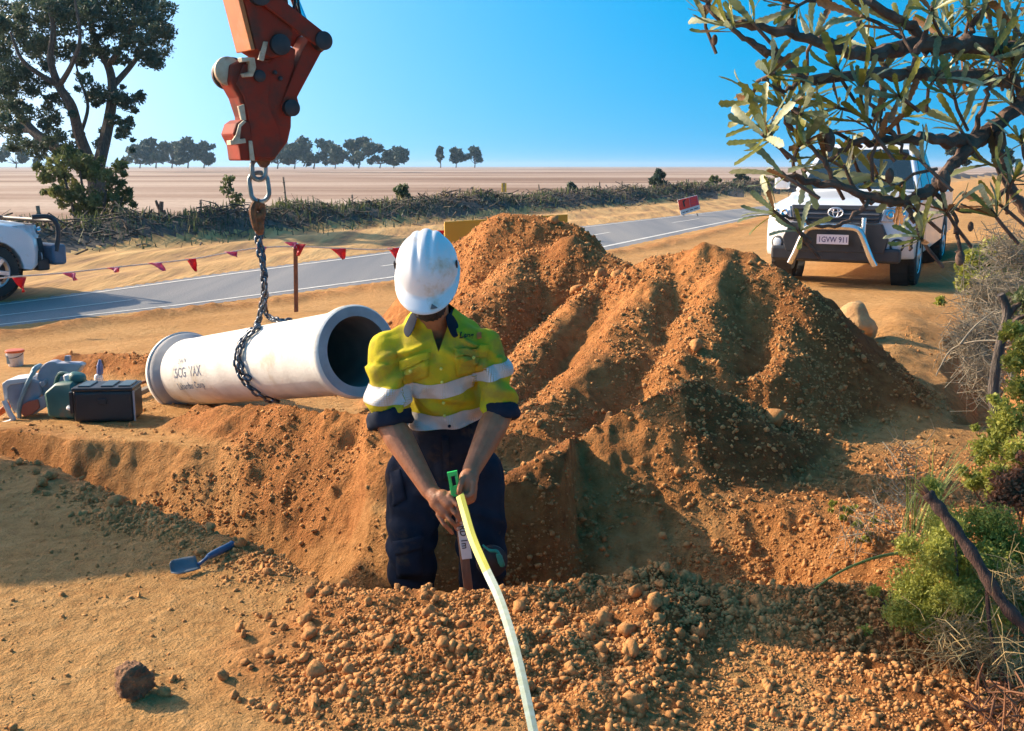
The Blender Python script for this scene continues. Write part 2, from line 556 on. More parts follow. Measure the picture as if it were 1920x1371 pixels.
    painted_shade = np.maximum(painted_shade, np.where((idx == 1) & (px > 1.55), sstep(1.55, 2.0, px + 0.15 * fbm(px * 3, py * 3, 2, 97)) * .7, 0))
    return h, idx, np.clip(moist, 0, 1) + painted_shade * np.clip(moist, 0, 1)
def hz(x, y):
    h, i, m = terrain(np.array([x]), np.array([y]))
    return float(h[0])

# ---- soil and ground materials
def soil_material():
    m, nt, b = nodes_of('soil')
    L = nt.links.new
    geo = nt.nodes.new('ShaderNodeNewGeometry')
    at = nt.nodes.new('ShaderNodeAttribute'); at.attribute_name = 'moist'  # dug-soil tone, with painted shade added on top
    def noise(s, d=6, r=0.55):
        n = nt.nodes.new('ShaderNodeTexNoise'); n.inputs['Scale'].default_value = s
        n.inputs['Detail'].default_value = d; n.inputs['Roughness'].default_value = r
        L(geo.outputs['Position'], n.inputs['Vector']); return n
    n1 = noise(1.3, 8); n2 = noise(18, 8, 0.6); n3 = noise(90, 6, 0.6)
    dry = ramp(nt, [(0.30, (0.42, 0.215, 0.075)), (0.52, (0.56, 0.31, 0.115)), (0.72, (0.62, 0.36, 0.15))])
    L(n2.outputs['Fac'], dry.inputs[0])
    dry2 = ramp(nt, [(0.35, (0.86, 0.80, 0.72)), (0.65, (1, 1, 1))])
    L(n1.outputs['Fac'], dry2.inputs[0])
    mm = nt.nodes.new('ShaderNodeMixRGB'); mm.blend_type = 'MULTIPLY'; mm.inputs[0].default_value = 1
    L(dry.outputs[0], mm.inputs[1]); L(dry2.outputs[0], mm.inputs[2])
    dug = ramp(nt, [(0.28, (0.29, 0.115, 0.036)), (0.5, (0.46, 0.20, 0.062)), (0.75, (0.56, 0.27, 0.095))])
    L(n2.outputs['Fac'], dug.inputs[0])
    dug2 = ramp(nt, [(0.36, (0.75, 0.66, 0.62)), (0.6, (1.08, 1.02, 1.0))])
    L(n1.outputs['Fac'], dug2.inputs[0])
    md = nt.nodes.new('ShaderNodeMixRGB'); md.blend_type = 'MULTIPLY'; md.inputs[0].default_value = 1
    L(dug.outputs[0], md.inputs[1]); L(dug2.outputs[0], md.inputs[2])
    mx = nt.nodes.new('ShaderNodeMixRGB'); mx.use_clamp = False
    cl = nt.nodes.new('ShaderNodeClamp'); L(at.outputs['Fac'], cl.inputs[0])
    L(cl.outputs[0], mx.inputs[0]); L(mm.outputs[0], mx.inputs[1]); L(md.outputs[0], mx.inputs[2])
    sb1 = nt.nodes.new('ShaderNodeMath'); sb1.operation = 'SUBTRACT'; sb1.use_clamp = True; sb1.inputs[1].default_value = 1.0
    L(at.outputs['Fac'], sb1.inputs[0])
    dm = nt.nodes.new('ShaderNodeMixRGB'); dm.blend_type = 'MULTIPLY'; dm.inputs[2].default_value = (0.56, 0.50, 0.48, 1)  # painted shade: soil colour multiplied darker
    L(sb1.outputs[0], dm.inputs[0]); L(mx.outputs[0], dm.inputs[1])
    L(dm.outputs[0], b.inputs['Base Color'])
    b.inputs['Roughness'].default_value = 0.95
    b.inputs['Specular IOR Level'].default_value = 0.15
    ad = nt.nodes.new('ShaderNodeMath'); ad.operation = 'ADD'
    sc = nt.nodes.new('ShaderNodeMath'); sc.operation = 'MULTIPLY'; sc.inputs[1].default_value = 0.6
    L(n3.outputs['Fac'], sc.inputs[0]); L(n2.outputs['Fac'], ad.inputs[0]); L(sc.outputs[0], ad.inputs[1])
    bp = nt.nodes.new('ShaderNodeBump'); bp.inputs['Distance'].default_value = 0.035; bp.inputs['Strength'].default_value = 1.0
    L(ad.outputs[0], bp.inputs['Height']); L(bp.outputs[0], b.inputs['Normal'])
    return m
M_SOIL = soil_material()
def verge_material():
    m, nt, b = nodes_of('verge_dirt')
    L = nt.links.new
    geo = nt.nodes.new('ShaderNodeNewGeometry')
    mp = nt.nodes.new('ShaderNodeMapping'); mp.inputs['Rotation'].default_value = (0, 0, R(-32)); mp.inputs['Scale'].default_value = (1.6, 0.25, 1)
    L(geo.outputs['Position'], mp.inputs[0])
    n = nt.nodes.new('ShaderNodeTexNoise'); n.inputs['Scale'].default_value = 1.3; n.inputs['Detail'].default_value = 9; n.inputs['Roughness'].default_value = 0.6
    L(mp.outputs[0], n.inputs['Vector'])
    r = ramp(nt, [(0.32, (0.24, 0.12, 0.04)), (0.5, (0.46, 0.25, 0.075)), (0.68, (0.60, 0.36, 0.13))])
    L(n.outputs['Fac'], r.inputs[0]); L(r.outputs[0], b.inputs['Base Color'])
    b.inputs['Roughness'].default_value = 0.95
    bp = nt.nodes.new('ShaderNodeBump'); bp.inputs['Distance'].default_value = 0.10
    L(n.outputs['Fac'], bp.inputs['Height']); L(bp.outputs[0], b.inputs['Normal'])
    return m
M_VERGE = verge_material()
def paddock_material():
    m, nt, b = nodes_of('stubble')
    L = nt.links.new
    geo = nt.nodes.new('ShaderNodeNewGeometry')
    mp = nt.nodes.new('ShaderNodeMapping'); mp.inputs['Scale'].default_value = (0.010, 0.035, 1); mp.inputs['Rotation'].default_value = (0, 0, R(4))
    L(geo.outputs['Position'], mp.inputs[0])
    n = nt.nodes.new('ShaderNodeTexNoise'); n.inputs['Scale'].default_value = 1.0; n.inputs['Detail'].default_value = 10; n.inputs['Roughness'].default_value = 0.68
    L(mp.outputs[0], n.inputs['Vector'])
    n2 = nt.nodes.new('ShaderNodeTexNoise'); n2.inputs['Scale'].default_value = 2.5; n2.inputs['Detail'].default_value = 8
    L(geo.outputs['Position'], n2.inputs['Vector'])
    r = ramp(nt, [(0.40, (0.24, 0.15, 0.10)), (0.47, (0.36, 0.25, 0.185)), (0.58, (0.50, 0.385, 0.30))])
    L(n.outputs['Fac'], r.inputs[0])
    r2 = ramp(nt, [(0.3, (0.78, 0.76, 0.72)), (0.7, (1.05, 1.02, 1.0))])
    L(n2.outputs['Fac'], r2.inputs[0])
    mm = nt.nodes.new('ShaderNodeMixRGB'); mm.blend_type = 'MULTIPLY'; mm.inputs[0].default_value = 1
    L(r.outputs[0], mm.inputs[1]); L(r2.outputs[0], mm.inputs[2])
    L(mm.outputs[0], b.inputs['Base Color'])
    b.inputs['Roughness'].default_value = 1.0
    b.inputs['Specular IOR Level'].default_value = 0.1
    return m
M_PADDOCK = paddock_material()

# ---- the sheet, fine near the work and ever coarser towards the horizon
rows = [-4.0]
while rows[-1] < 0.7: rows.append(rows[-1] + 0.235)
while rows[-1] < 2.0: rows.append(rows[-1] + 0.03)
while rows[-1] < 6.0: rows.append(rows[-1] * 1.0033)
while rows[-1] < 14.0: rows.append(rows[-1] * 1.0050)
while rows[-1] < 60.0: rows.append(rows[-1] * 1.012)
while rows[-1] < 7000.0: rows.append(rows[-1] * 1.06)
rows = np.array(rows)
cs = []
s = 0.0
while s < 1.5:
    cs.append(s); s += 0.0022 if s < 0.45 else (0.0022 + 0.03 * (s - 0.45))
cs = np.array([-c for c in cs[:0:-1]] + cs)
SS, YY = np.meshgrid(cs, rows)
XX = SS * np.maximum(YY + 1.2, 1.9)
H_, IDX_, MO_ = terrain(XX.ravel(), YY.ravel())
V_ = np.stack([XX.ravel(), YY.ravel(), H_], 1)
nr, nc = SS.shape
ii = np.arange(nr * nc).reshape(nr, nc)
Q_ = np.stack([ii[:-1, :-1].ravel(), ii[:-1, 1:].ravel(), ii[1:, 1:].ravel(), ii[1:, :-1].ravel()], 1)
fi = IDX_[Q_]
face_idx = np.where((fi[:, 0] == fi[:, 2]) | (fi[:, 0] == fi[:, 1]), fi[:, 0], fi[:, 2])
cx = V_[Q_, 0].mean(1); cy = V_[Q_, 1].mean(1)
_, dff = road_coord(cx, cy)
face_zone = np.where(dff < -8.3 - .4 * fbm(cx * .3, cy * .3, 2, 18), -3, np.where(dff < -4.9 - .5 * fbm(cx * .4, cy * .4, 3, 19), -4, np.where(dff < 0, -2, -1)))
face_idx = np.where(face_idx >= 0, face_idx, face_zone)
heap_keys = list(HEAP_DEF)
def submesh(name, sel, m, kind=None, label=None, cat=None):
    q = Q_[sel]
    used = np.unique(q)
    remap = np.full(len(V_), -1); remap[used] = np.arange(len(used))
    me = np_mesh(name, V_[used], remap[q])
    a = me.attributes.new('moist', 'FLOAT', 'POINT')  # also carries the painted shade
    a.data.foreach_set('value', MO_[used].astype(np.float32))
    o = link_mesh(name, me, m, None, True)
    return tag(o, label, cat, None, kind)
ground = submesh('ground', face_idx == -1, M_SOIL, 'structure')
verge = submesh('roadside_verge', face_idx == -2, M_VERGE, 'structure')
M_MULCH = mat('dark_mulch', (0.115, 0.085, 0.065), (0.05, 0.038, 0.032), scale=3, rough=0.95, bump=0.08, bscale=4)
brush_bank = submesh('brush_bank', face_idx == -4, M_MULCH, 'structure')
paddock = submesh('paddock', face_idx == -3, M_PADDOCK, 'structure')
HEAP_LABEL = {
 'rear': 'rearmost heap of dug red soil in front of the yellow board',
 'tall': 'tallest red soil heap, peaked in the middle right in front of the parked white ute',
 'low': 'low shaded soil heap sloping down into the pit on its right side',
 'front': 'front mound of crumbly red soil in the foreground along the pit edge',
 'trench': 'bank of loose orange soil between the trench and the concrete pipe',
 'small': 'small ridge of clods behind the cut-off saw left of the pipe',
}
heap_obj = {}
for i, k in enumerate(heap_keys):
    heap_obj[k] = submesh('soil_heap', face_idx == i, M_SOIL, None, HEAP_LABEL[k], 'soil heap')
    heap_obj[k]['group'] = 'heaps of dug soil'

# ---- road
def road_material():
    m, nt, b = nodes_of('asphalt')
    L = nt.links.new
    geo = nt.nodes.new('ShaderNodeNewGeometry')
    n = nt.nodes.new('ShaderNodeTexNoise'); n.inputs['Scale'].default_value = 40; n.inputs['Detail'].default_value = 8
    L(geo.outputs['Position'], n.inputs['Vector'])
    mp = nt.nodes.new('ShaderNodeMapping'); mp.inputs['Rotation'].default_value = (0, 0, R(-33)); mp.inputs['Scale'].default_value = (1.4, 0.05, 1)
    L(geo.outputs['Position'], mp.inputs[0])
    n2 = nt.nodes.new('ShaderNodeTexNoise'); n2.inputs['Scale'].default_value = 1.0; n2.inputs['Detail'].default_value = 6
    L(mp.outputs[0], n2.inputs['Vector'])
    r = ramp(nt, [(0.35, (0.16, 0.158, 0.16)), (0.65, (0.25, 0.245, 0.245))])
    L(n.outputs['Fac'], r.inputs[0])
    r2 = ramp(nt, [(0.35, (0.75, 0.77, 0.8)), (0.6, (1.1, 1.06, 1.0)), (0.75, (1.3, 1.2, 1.05))])
    L(n2.outputs['Fac'], r2.inputs[0])
    mm = nt.nodes.new('ShaderNodeMixRGB'); mm.blend_type = 'MULTIPLY'; mm.inputs[0].default_value = 1
    L(r.outputs[0], mm.inputs[1]); L(r2.outputs[0], mm.inputs[2])
    L(mm.outputs[0], b.inputs['Base Color'])
    b.inputs['Roughness'].default_value = 0.75
    bp = nt.nodes.new('ShaderNodeBump'); bp.inputs['Distance'].default_value = 0.006
    L(n.outputs['Fac'], bp.inputs['Height']); L(bp.outputs[0], b.inputs['Normal'])
    return m
M_ROAD = road_material()
M_LINE = mat('road_paint', (0.72, 0.68, 0.6), (0.45, 0.40, 0.34), scale=9, rough=0.7, lo=0.3, hi=0.5)
ry = np.concatenate([np.linspace(3, 60, 120), np.geomspace(62, 2900, 40)])
def strip(name, fa, fb, z, m, parent=None, ys=ry):
    xn = poly_eval(near_pts, ys); xf = poly_eval(far_pts, ys)
    # smooth the polylines a little
    a = xn + (xf - xn) * fa; b = xn + (xf - xn) * fb
    n = len(ys)
    V = np.concatenate([np.stack([a, ys, np.full(n, z)], 1), np.stack([b, ys, np.full(n, z)], 1)])
    F = np.array([(i, i + 1, n + i + 1, n + i) for i in range(n - 1)])
    # keep the winding upward
    F = F[:, ::-1] if ((b - a)[0] < 0) else F
    me = np_mesh(name, V, F)
    bm_ = bmesh.new(); bm_.from_mesh(me)
    bmesh.ops.recalc_face_normals(bm_, faces=bm_.faces)
    if sum(f.normal.z for f in bm_.faces) < 0: bmesh.ops.reverse_faces(bm_, faces=bm_.faces)
    bm_.to_mesh(me); bm_.free()
    return link_mesh(name, me, m, parent)
road = strip('road', -0.02, 1.03, ROAD_Z - 0.004, M_ROAD)
tag(road, kind='structure')
strip('edge_line', 0.075, 0.105, ROAD_Z + 0.001, M_LINE, road)
strip('edge_line', 0.925, 0.95, ROAD_Z + 0.001, M_LINE, road)
y = 5.0
while y < 160:
    strip('centre_dash', 0.495, 0.515, ROAD_Z + 0.001, M_LINE, road, np.linspace(y, y + 2.4 + y * .01, 4))
    y += 7.5 + y * 0.02

# ================================================================== CLODS
def ico(sub):
    b = bmesh.new(); bmesh.ops.create_icosphere(b, subdivisions=sub, radius=1.0)
    b.verts.ensure_lookup_table()
    V = np.array([v.co[:] for v in b.verts]); F = np.array([[v.index for v in f.verts] for f in b.faces])
    b.free(); return V, F
ICO1 = ico(1); ICO2 = ico(2); ICO3 = ico(3); ICO5 = ico(5)
def lump(base, seed, rough=0.35, sq=None):
    V, F = base
    rg = np.random.default_rng(seed)
    k = 1 + rough * vnoise(V[:, 0] * 1.3 + seed * 7.7, V[:, 1] * 1.3, V[:, 2] * 1.3, seed) + rough * 0.4 * vnoise(V[:, 0] * 3.1, V[:, 1] * 3.1 + seed, V[:, 2] * 3.1, seed + 5)
    V = V * k[:, None]
    # knock a few flats into it
    for _ in range(4):
        n = rg.normal(size=3); n /= np.linalg.norm(n)
        d = V @ n; lim = rg.uniform(0.55, 0.85)
        V = V - np.outer(np.maximum(d - lim, 0), n) * 0.85
    return V * (sq if sq is not None else rg.uniform(0.75, 1.15, 3))
M_CLOD = mat('clod_soil', (0.60, 0.30, 0.11), (0.42, 0.185, 0.062), scale=14, rough=0.95, bump=0.006, bscale=60, spec=0.15)
LUMP1 = [lump(ICO1, 100 + i, 0.85) for i in range(24)]
LUMP2 = [lump(ICO2, 200 + i, 0.5) for i in range(12)]
def scatter(n, fn_density, xr, yr, seed):
    rg = np.random.default_rng(seed)
    x = rg.uniform(xr[0], xr[1], n); y = rg.uniform(yr[0], yr[1], n)
    keep = rg.uniform(0, 1, n) < fn_density(x, y)
    x, y = x[keep], y[keep]
    h, i, m = terrain(x, y)
    return x, y, h, i, m
def dens(x, y):
    """how thickly the ground is strewn with clods"""
    sdv, _ = poly_dist(x, y, T_POLY, True)
    ins = inside(x, y, T_POLY)
    d = np.zeros(x.shape)
    hh = np.full(x.shape, -9.0)
    for pts, sl, rn in HEAP_DEF['front']: hh = np.maximum(hh, heap_h(x, y, pts, sl, rn))
    wv = 0.08 * fbm(x * 4, y * 4, 3, 301)
    d = np.maximum(d, sstep(-0.10, 0.05, hh + wv))
    d = np.maximum(d, 0.85 * sstep(0.42, 0.12, sdv + 0.15 * fbm(x * 3, y * 3, 3, 302)) * (y < 5.3) * (x < 0.2))
    hh = np.full(x.shape, -9.0)
    for nm in ('rear', 'tall', 'low', 'trench', 'small'):
        for pts, sl, rn in HEAP_DEF[nm]: hh = np.maximum(hh, heap_h(x, y, pts, sl, rn))
    d = np.maximum(d, 0.60 * sstep(-0.05, 0.08, hh + wv))
    d = np.maximum(d, 0.45 * sstep(0.4, 0.8, x) * sstep(5.6, 5.0, y))
    d = np.maximum(d, 0.02)
    d = d * sstep(0.15, 0.6, 0.5 + 0.9 * fbm(x * 2.3, y * 2.3, 3, 303)) * (0.3 + 0.7 * (~ins))
    d = np.maximum(d, 0.5 * sstep(0.3, 0.6, x) * sstep(3.6, 3.3, y))
    d = np.maximum(d, 0.28 * sstep(0.6, 0.9, x) * sstep(5.6, 5.2, y))
    d = np.maximum(d, 0.05 * sstep(-.1, .4, fbm(x * 1.5, y * 1.5, 3, 304)))
    return d
def clod_cloud(name, n, xr, yr, rmin, rmax, pw, bases, seed, dfn=dens, sink=0.35, parent=None):
    x, y, h, idx, mo = scatter(n, dfn, xr, yr, seed)
    rg = np.random.default_rng(seed + 1)
    m = len(x)
    r = rmin * (1 - rg.uniform(0, 1, m) * (1 - (rmin / rmax) ** pw)) ** (-1 / pw)
    Vs = []; Fs = []; n0 = 0
    which = rg.integers(0, len(bases), m)
    F0 = ICO1[1] if len(bases[0]) == len(ICO1[0]) else ICO2[1]
    for k in range(len(bases)):
        s = np.where(which == k)[0]
        if len(s) == 0: continue
        B = bases[k]; nb = len(B)
        ang = rg.uniform(0, 2 * np.pi, len(s)); fl = rg.uniform(0.6, 1.1, len(s))
        ca, sa = np.cos(ang), np.sin(ang)
        X = (B[None, :, 0] * ca[:, None] - B[None, :, 1] * sa[:, None]) * r[s][:, None] + x[s][:, None]
        Y = (B[None, :, 0] * sa[:, None] + B[None, :, 1] * ca[:, None]) * r[s][:, None] + y[s][:, None]
        Z = B[None, :, 2] * (r[s] * fl)[:, None] + (h[s] + r[s] * (fl - sink))[:, None] - r[s][:, None] * 0.35
        V = np.stack([X, Y, Z], 2).reshape(-1, 3)
        F = (F0[None] + (np.arange(len(s)) * nb)[:, None, None]).reshape(-1, 3) + n0
        Vs.append(V); Fs.append(F); n0 += len(V)
    me = np_mesh(name, np.concatenate(Vs), np.concatenate(Fs))
    o = link_mesh(name, me, M_CLOD, parent, False)
    return tag(o, kind='stuff')
c1 = clod_cloud('soil_crumbs', 150000, (-1.9, 2.6), (2.2, 4.3), 0.0032, 0.016, 2.0, LUMP1, 401)
tag(c1, 'loose crumbs of red soil strewn over the front mound and pit edge', 'soil crumbs')
c2 = clod_cloud('soil_crumbs', 120000, (-3.4, 3.4), (4.0, 9.2), 0.005, 0.018, 2.0, LUMP1, 403)
tag(c2, 'loose crumbs of red soil lying over the heaps behind the worker', 'soil crumbs')
# the largest clods, each a piece of the mound it lies on
M_CLODB = mat('big_clod_soil', (0.55, 0.27, 0.10), (0.38, 0.17, 0.06), scale=2.2, rough=0.95, bump=0.003, bscale=5, spec=0.15)
CL_MESH = []
for i in range(8):
    V = lump(ICO2, 500 + i, 0.75)
    me = np_mesh('clod', V, ICO2[1]); me.materials.append(M_CLODB)
    CL_MESH.append(me)
def front_d(x, y):
    hh = np.full(x.shape, -9.0)
    for pts, sl, rn in HEAP_DEF['front']: hh = np.maximum(hh, heap_h(x, y, pts, sl, rn))
    return sstep(-0.08, 0.02, hh + 0.06 * fbm(x * 4, y * 4, 3, 301)) * (0.35 + 0.65 * sstep(0.0, 0.4, fbm(x * 2.5, y * 2.5, 2, 330) + .2))
def lip_d(x, y):
    sdv, _ = poly_dist(x, y, T_NEAR)
    ins = inside(x, y, T_POLY)
    return sstep(0.38, 0.1, sdv + 0.12 * fbm(x * 3, y * 3, 2, 305)) * (~ins) * (x < -0.4)
def heap_d(x, y):
    hh = np.full(x.shape, -9.0)
    for nm in ('rear', 'tall', 'low'):
        for pts, sl, rn in HEAP_DEF[nm]: hh = np.maximum(hh, heap_h(x, y, pts, sl, rn))
    return sstep(0.0, 0.1, hh)
def big_clods(n, dfn, xr, yr, rmin, rmax, seed, parent_of):
    rg = np.random.default_rng(seed)
    got = 0; tries = 0
    while got < n and tries < 40:
        tries += 1
        x, y, h, idx, mo = scatter(400, dfn, xr, yr, seed + tries)
        for k in range(len(x)):
            if got >= n: break
            r = rmin + (rmax - rmin) * rg.uniform() ** 2.5
            par = parent_of(idx[k])
            o = bpy.data.objects.new('clod', CL_MESH[rg.integers(0, 8)])
            COL.objects.link(o)
            o.location = (x[k], y[k], h[k] + r * 0.45)
            o.rotation_euler = tuple(rg.uniform(0, 6.28, 3))
            o.scale = (r, r * rg.uniform(.8, 1.1), r * rg.uniform(.7, 1.0))
            o.parent = par
            got += 1
def par_of(i): return heap_obj[heap_keys[int(i)]] if i >= 0 else ground
big_clods(170, front_d, (-1.2, 1.9), (2.35, 3.4), 0.011, 0.030, 611, lambda i: heap_obj['front'])
big_clods(60, lip_d, (-2.4, -0.4), (3.5, 5.2), 0.012, 0.035, 631, lambda i: ground)
big_clods(60, heap_d, (-1.0, 2.6), (4.3, 8.6), 0.015, 0.05, 651, par_of)
# stones one can pick out by themselves
def rock(name, c, r, seed, m, label, cat, sq=None, rough=0.5, base=ICO3):
    V = lump(base, seed, rough, np.array(sq) if sq is not None else None)
    if len(V) > 1000: V = V * (1 + .09 * vnoise(V[:, 0] * 5, V[:, 1] * 5, V[:, 2] * 9, 6) + .05 * vnoise(V[:, 0] * 14, V[:, 1] * 14, V[:, 2] * 14, 7))[:, None]
    V = V * r
    me = np_mesh(name, V, base[1])
    o = link_mesh(name, me, m, None, True)
    o.location = c
    return tag(o, label, cat)
g = G(250, 1310, 0.0)
rock('clod', (g.x, g.y, 0.047), 0.052, 3, mat('big_clod', (0.30, 0.15, 0.07), (0.13, 0.06, 0.03), scale=40, rough=0.95, bump=0.008, bscale=140), 'single round brown clod lying alone on the dry ground at lower left', 'clod', (0.95, 0.95, 1.0), 0.25, ICO5)
g = G(1604, 652, 0.0)
rock('boulder', (g.x, g.y + 0.1, hz(g.x, g.y + .1) + 0.12), 0.20, 21, mat('pale_clay', (0.55, 0.34, 0.15), (0.40, 0.22, 0.09), scale=9, rough=0.95, bump=0.02, bscale=20), 'pale block of clay at the right foot of the tallest soil heap', 'boulder', (0.72, 0.9, 0.95), 0.4)

# ================================================================== TREES AND SHRUBS
def rand_unit(rg, n):
    v = rg.normal(size=(n, 3)); return v / np.linalg.norm(v, axis=1)[:, None]
def leaf_cloud(centers, radii, counts, size, seed, flat=0.7, aspect=2.4, shell=0.5):
    """many small leaf faces filling clumps; returns V, F(quads)"""
    rg = np.random.default_rng(seed)
    C = np.repeat(np.asarray(centers, float), counts, 0)
    Rr = np.repeat(np.asarray(radii, float), counts)
    n = len(C)
    d = rand_unit(rg, n)
    rad = (shell + (1 - shell) * rg.uniform(0, 1, n)) ** 0.8 * rg.uniform(0.25, 1, n) ** 0.45
    p = C + d * (Rr * rad)[:, None] * np.array([1, 1, flat])
    a = rand_unit(rg, n) * 0.8 + d * 0.5 + np.array([0, 0, 0.25]); a /= np.linalg.norm(a, axis=1)[:, None]
    b = np.cross(a, rand_unit(rg, n)); b /= np.linalg.norm(b, axis=1)[:, None]
    L = size * rg.uniform(0.6, 1.4, n); W = L / aspect
    la = a * L[:, None]; wb = b * W[:, None]
    V = np.stack([p - la * .5, p + wb * .5, p + la * .5, p - wb * .5], 1).reshape(-1, 3)
    F = np.arange(4 * n).reshape(n, 4)
    return V, F
M_BARK = mat('grey_bark', (0.16, 0.125, 0.10), (0.07, 0.055, 0.045), scale=10, rough=0.95, bump=0.02, stretch=(3, 3, 0.6))
M_EUC = mat('eucalypt_leaf', (0.10, 0.135, 0.075), (0.045, 0.075, 0.05), scale=1.2, rough=0.55, trans=0.3)
M_EUC_Y = mat('shrub_leaf', (0.17, 0.19, 0.06), (0.08, 0.11, 0.04), scale=1.5, rough=0.6, trans=0.35)
M_FARLEAF = mat('distant_leaf', (0.07, 0.10, 0.06), (0.035, 0.06, 0.045), scale=0.3, rough=0.7, trans=0.2)
M_DRY = mat('dry_grass', (0.42, 0.34, 0.17), (0.24, 0.19, 0.09), scale=3, rough=0.9, trans=0.3)
M_STRAW = mat('pale_straw', (0.55, 0.47, 0.30), (0.36, 0.29, 0.18), scale=6, rough=0.9, trans=0.2)
M_DEAD = mat('dead_wood', (0.17, 0.13, 0.10), (0.07, 0.055, 0.045), scale=8, rough=0.95, bump=0.01)
M_PALEWOOD = mat('weathered_wood', (0.36, 0.29, 0.21), (0.20, 0.155, 0.11), scale=14, rough=0.9, bump=0.006)
def foliage(name, V, F, m, parent, off):
    me = np_mesh(name, V - np.array(off), F)
    return link_mesh(name, me, m, parent)

# --- the big gum at left: limbs drawn from the photograph's silhouette at its own distance
TY = 31.0
tb = P(172, 428, TY)
tree = thing('gum_tree', 'large spreading gum tree with dark leaning limbs on the far roadside', 'tree', (tb.x, tb.y, ROAD_Z))
def limb(mb, pts, r0, r1, n=7):
    q = bez([P(u, v, TY + dy) for u, v, dy in pts], 5)
    m = len(q)
    mb.tube(q, [r0 + (r1 - r0) * i / (m - 1) for i in range(m)], n)
    return q
tr = MB()
limb(tr, [(185, 445, 0), (183, 380, 0), (180, 330, 0)], 0.30, 0.24)
tr.build('trunk', M_BARK, tree, True)
limbs = [
 ([(180, 330, 0), (200, 245, .4), (210, 180, .6), (205, 130, .8), (180, 80, 1), (170, 30, 1.3), (180, -40, 1.4)], .19, .05),
 ([(208, 165, .6), (240, 130, 1.2), (262, 100, 1.6), (280, 60, 2), (290, 10, 2.2)], .10, .03),
 ([(202, 125, .8), (225, 90, 0.2), (250, 40, -.4), (255, -20, -.6)], .09, .03),
 ([(180, 330, 0), (150, 255, -.4), (135, 200, -.8), (110, 160, -1), (95, 110, -1.3), (100, 50, -1.4), (85, -10, -1.6)], .18, .05),
 ([(110, 160, -1), (75, 140, -1.4), (40, 110, -1.8), (20, 60, -2)], .09, .03),
 ([(112, 160, -1), (135, 120, -1.8), (150, 70, -2.2), (140, 0, -2.4)], .08, .03),
 ([(178, 335, 0), (120, 290, .8), (60, 245, 1.4), (25, 195, 1.8), (0, 130, 2), (-20, 60, 2.2)], .20, .06),
 ([(60, 245, 1.4), (10, 240, 2), (-40, 210, 2.4)], .09, .03),
 ([(150, 255, -.4), (165, 200, -.2), (150, 150, 0), (140, 110, .2)], .06, .02),
 ([(200, 245, .4), (225, 225, .2), (236, 235, .1)], .035, .015),
]
tips = []
for pts, r0, r1 in limbs:
    m_ = MB(); q = limb(m_, pts, r0, r1)
    m_.build('limb', M_BARK, tree, True)
    tips += q[len(q) // 2:]
rg = np.random.default_rng(71)
cen = []; rad = []
def clump(u, v, dy, r): cen.append(tuple(P(u, v, TY + dy))); rad.append(r)
for u, v, r in [(30, 130, .55), (15, 190, .5), (60, 80, .6), (20, 60, .55), (100, 50, .65), (60, 20, .6), (95, 0, .6), (140, 40, .6), (150, 0, .65), (185, 40, .6), (200, 0, .65), (240, 30, .65), (250, 80, .5), (285, 40, .6), (300, 90, .5), (280, 110, .45), (310, 60, .4), (235, 10, .6), (180, 90, .5), (130, 95, .5), (85, 100, .55), (45, 215, .4), (90, 215, .45), (100, 250, .4), (170, 180, .3), (185, 175, .35), (225, 185, .4), (238, 195, .3), (60, 160, .5), (0, 100, .6), (10, 20, .5), (115, 185, .35), (225, 60, .5), (215, 225, .25), (240, 230, .2), (160, 150, .3), (205, 105, .35), (130, 280, .4), (70, 280, .45), (30, 270, .4), (5, 235, .45), (190, 270, .3), (230, 250, .25), (-20, 150, .7), (-30, 60, .7), (120, -30, .8), (200, -50, .8), (50, -30, .7), (280, -20, .7)]:
    clump(u, v, rg.uniform(-1.6, 1.6), r)
    for _ in range(3): clump(min(u + rg.normal() * 26, 312), v + rg.normal() * 22, rg.uniform(-2, 2), r * rg.uniform(.35, .65))
V, F = leaf_cloud(cen, rad, [int(620 * min(1.0, r / .6) ** 1.5) + 40 for r in rad], 0.115, 72, 0.8, 2.4)
foliage('crown', V, F, M_EUC, tree, OFF[tree])
# shrub under it
sb = P(170, 440, TY - 2.5)
sh = thing('bushy_shrub', 'dense yellow-green bush growing at the foot of the large gum tree', 'bush', (sb.x, sb.y, ROAD_Z))
cen = []; rad = []
TY2 = TY - 2.5
for u, v, r in [(110, 310, .45), (90, 330, .35), (140, 300, .4), (170, 320, .45), (130, 350, .4), (170, 370, .45), (205, 330, .3), (225, 310, .25), (215, 350, .3), (235, 370, .28), (200, 395, .35), (150, 395, .35), (230, 400, .22), (120, 380, .25), (105, 360, .25), (180, 415, .3), (150, 430, .3), (210, 425, .25)]:
    cen.append(tuple(P(u, v, TY2 + rg.uniform(-.5, .5)))); rad.append(r)
    for _ in range(3):
        cen.append(tuple(P(u + rg.normal() * 18, v + rg.normal() * 14, TY2 + rg.uniform(-.6, .6)))); rad.append(r * .5)
V, F = leaf_cloud(cen, rad, [int(260 * (r / .45)) for r in rad], 0.13, 73, 0.85, 2.0)
foliage('foliage', V, F, mat('yellow_green_leaf', (0.24, 0.25, 0.07), (0.11, 0.14, 0.045), scale=1.2, rough=0.6, trans=0.4), sh, OFF[sh])
m_ = MB()
for u0, u1, v1 in ((150, 120, 330), (165, 150, 320), (180, 200, 340), (195, 230, 370)):
    m_.tube(bez([P(u0, 445, TY2), P((u0 + u1) / 2 + 4, 400, TY2), P(u1, v1, TY2)], 4), [.06, .05, .05, .05, .04, .04, .03, .03, .02][:9], 6)
m_.build('stems', M_BARK, sh, True)

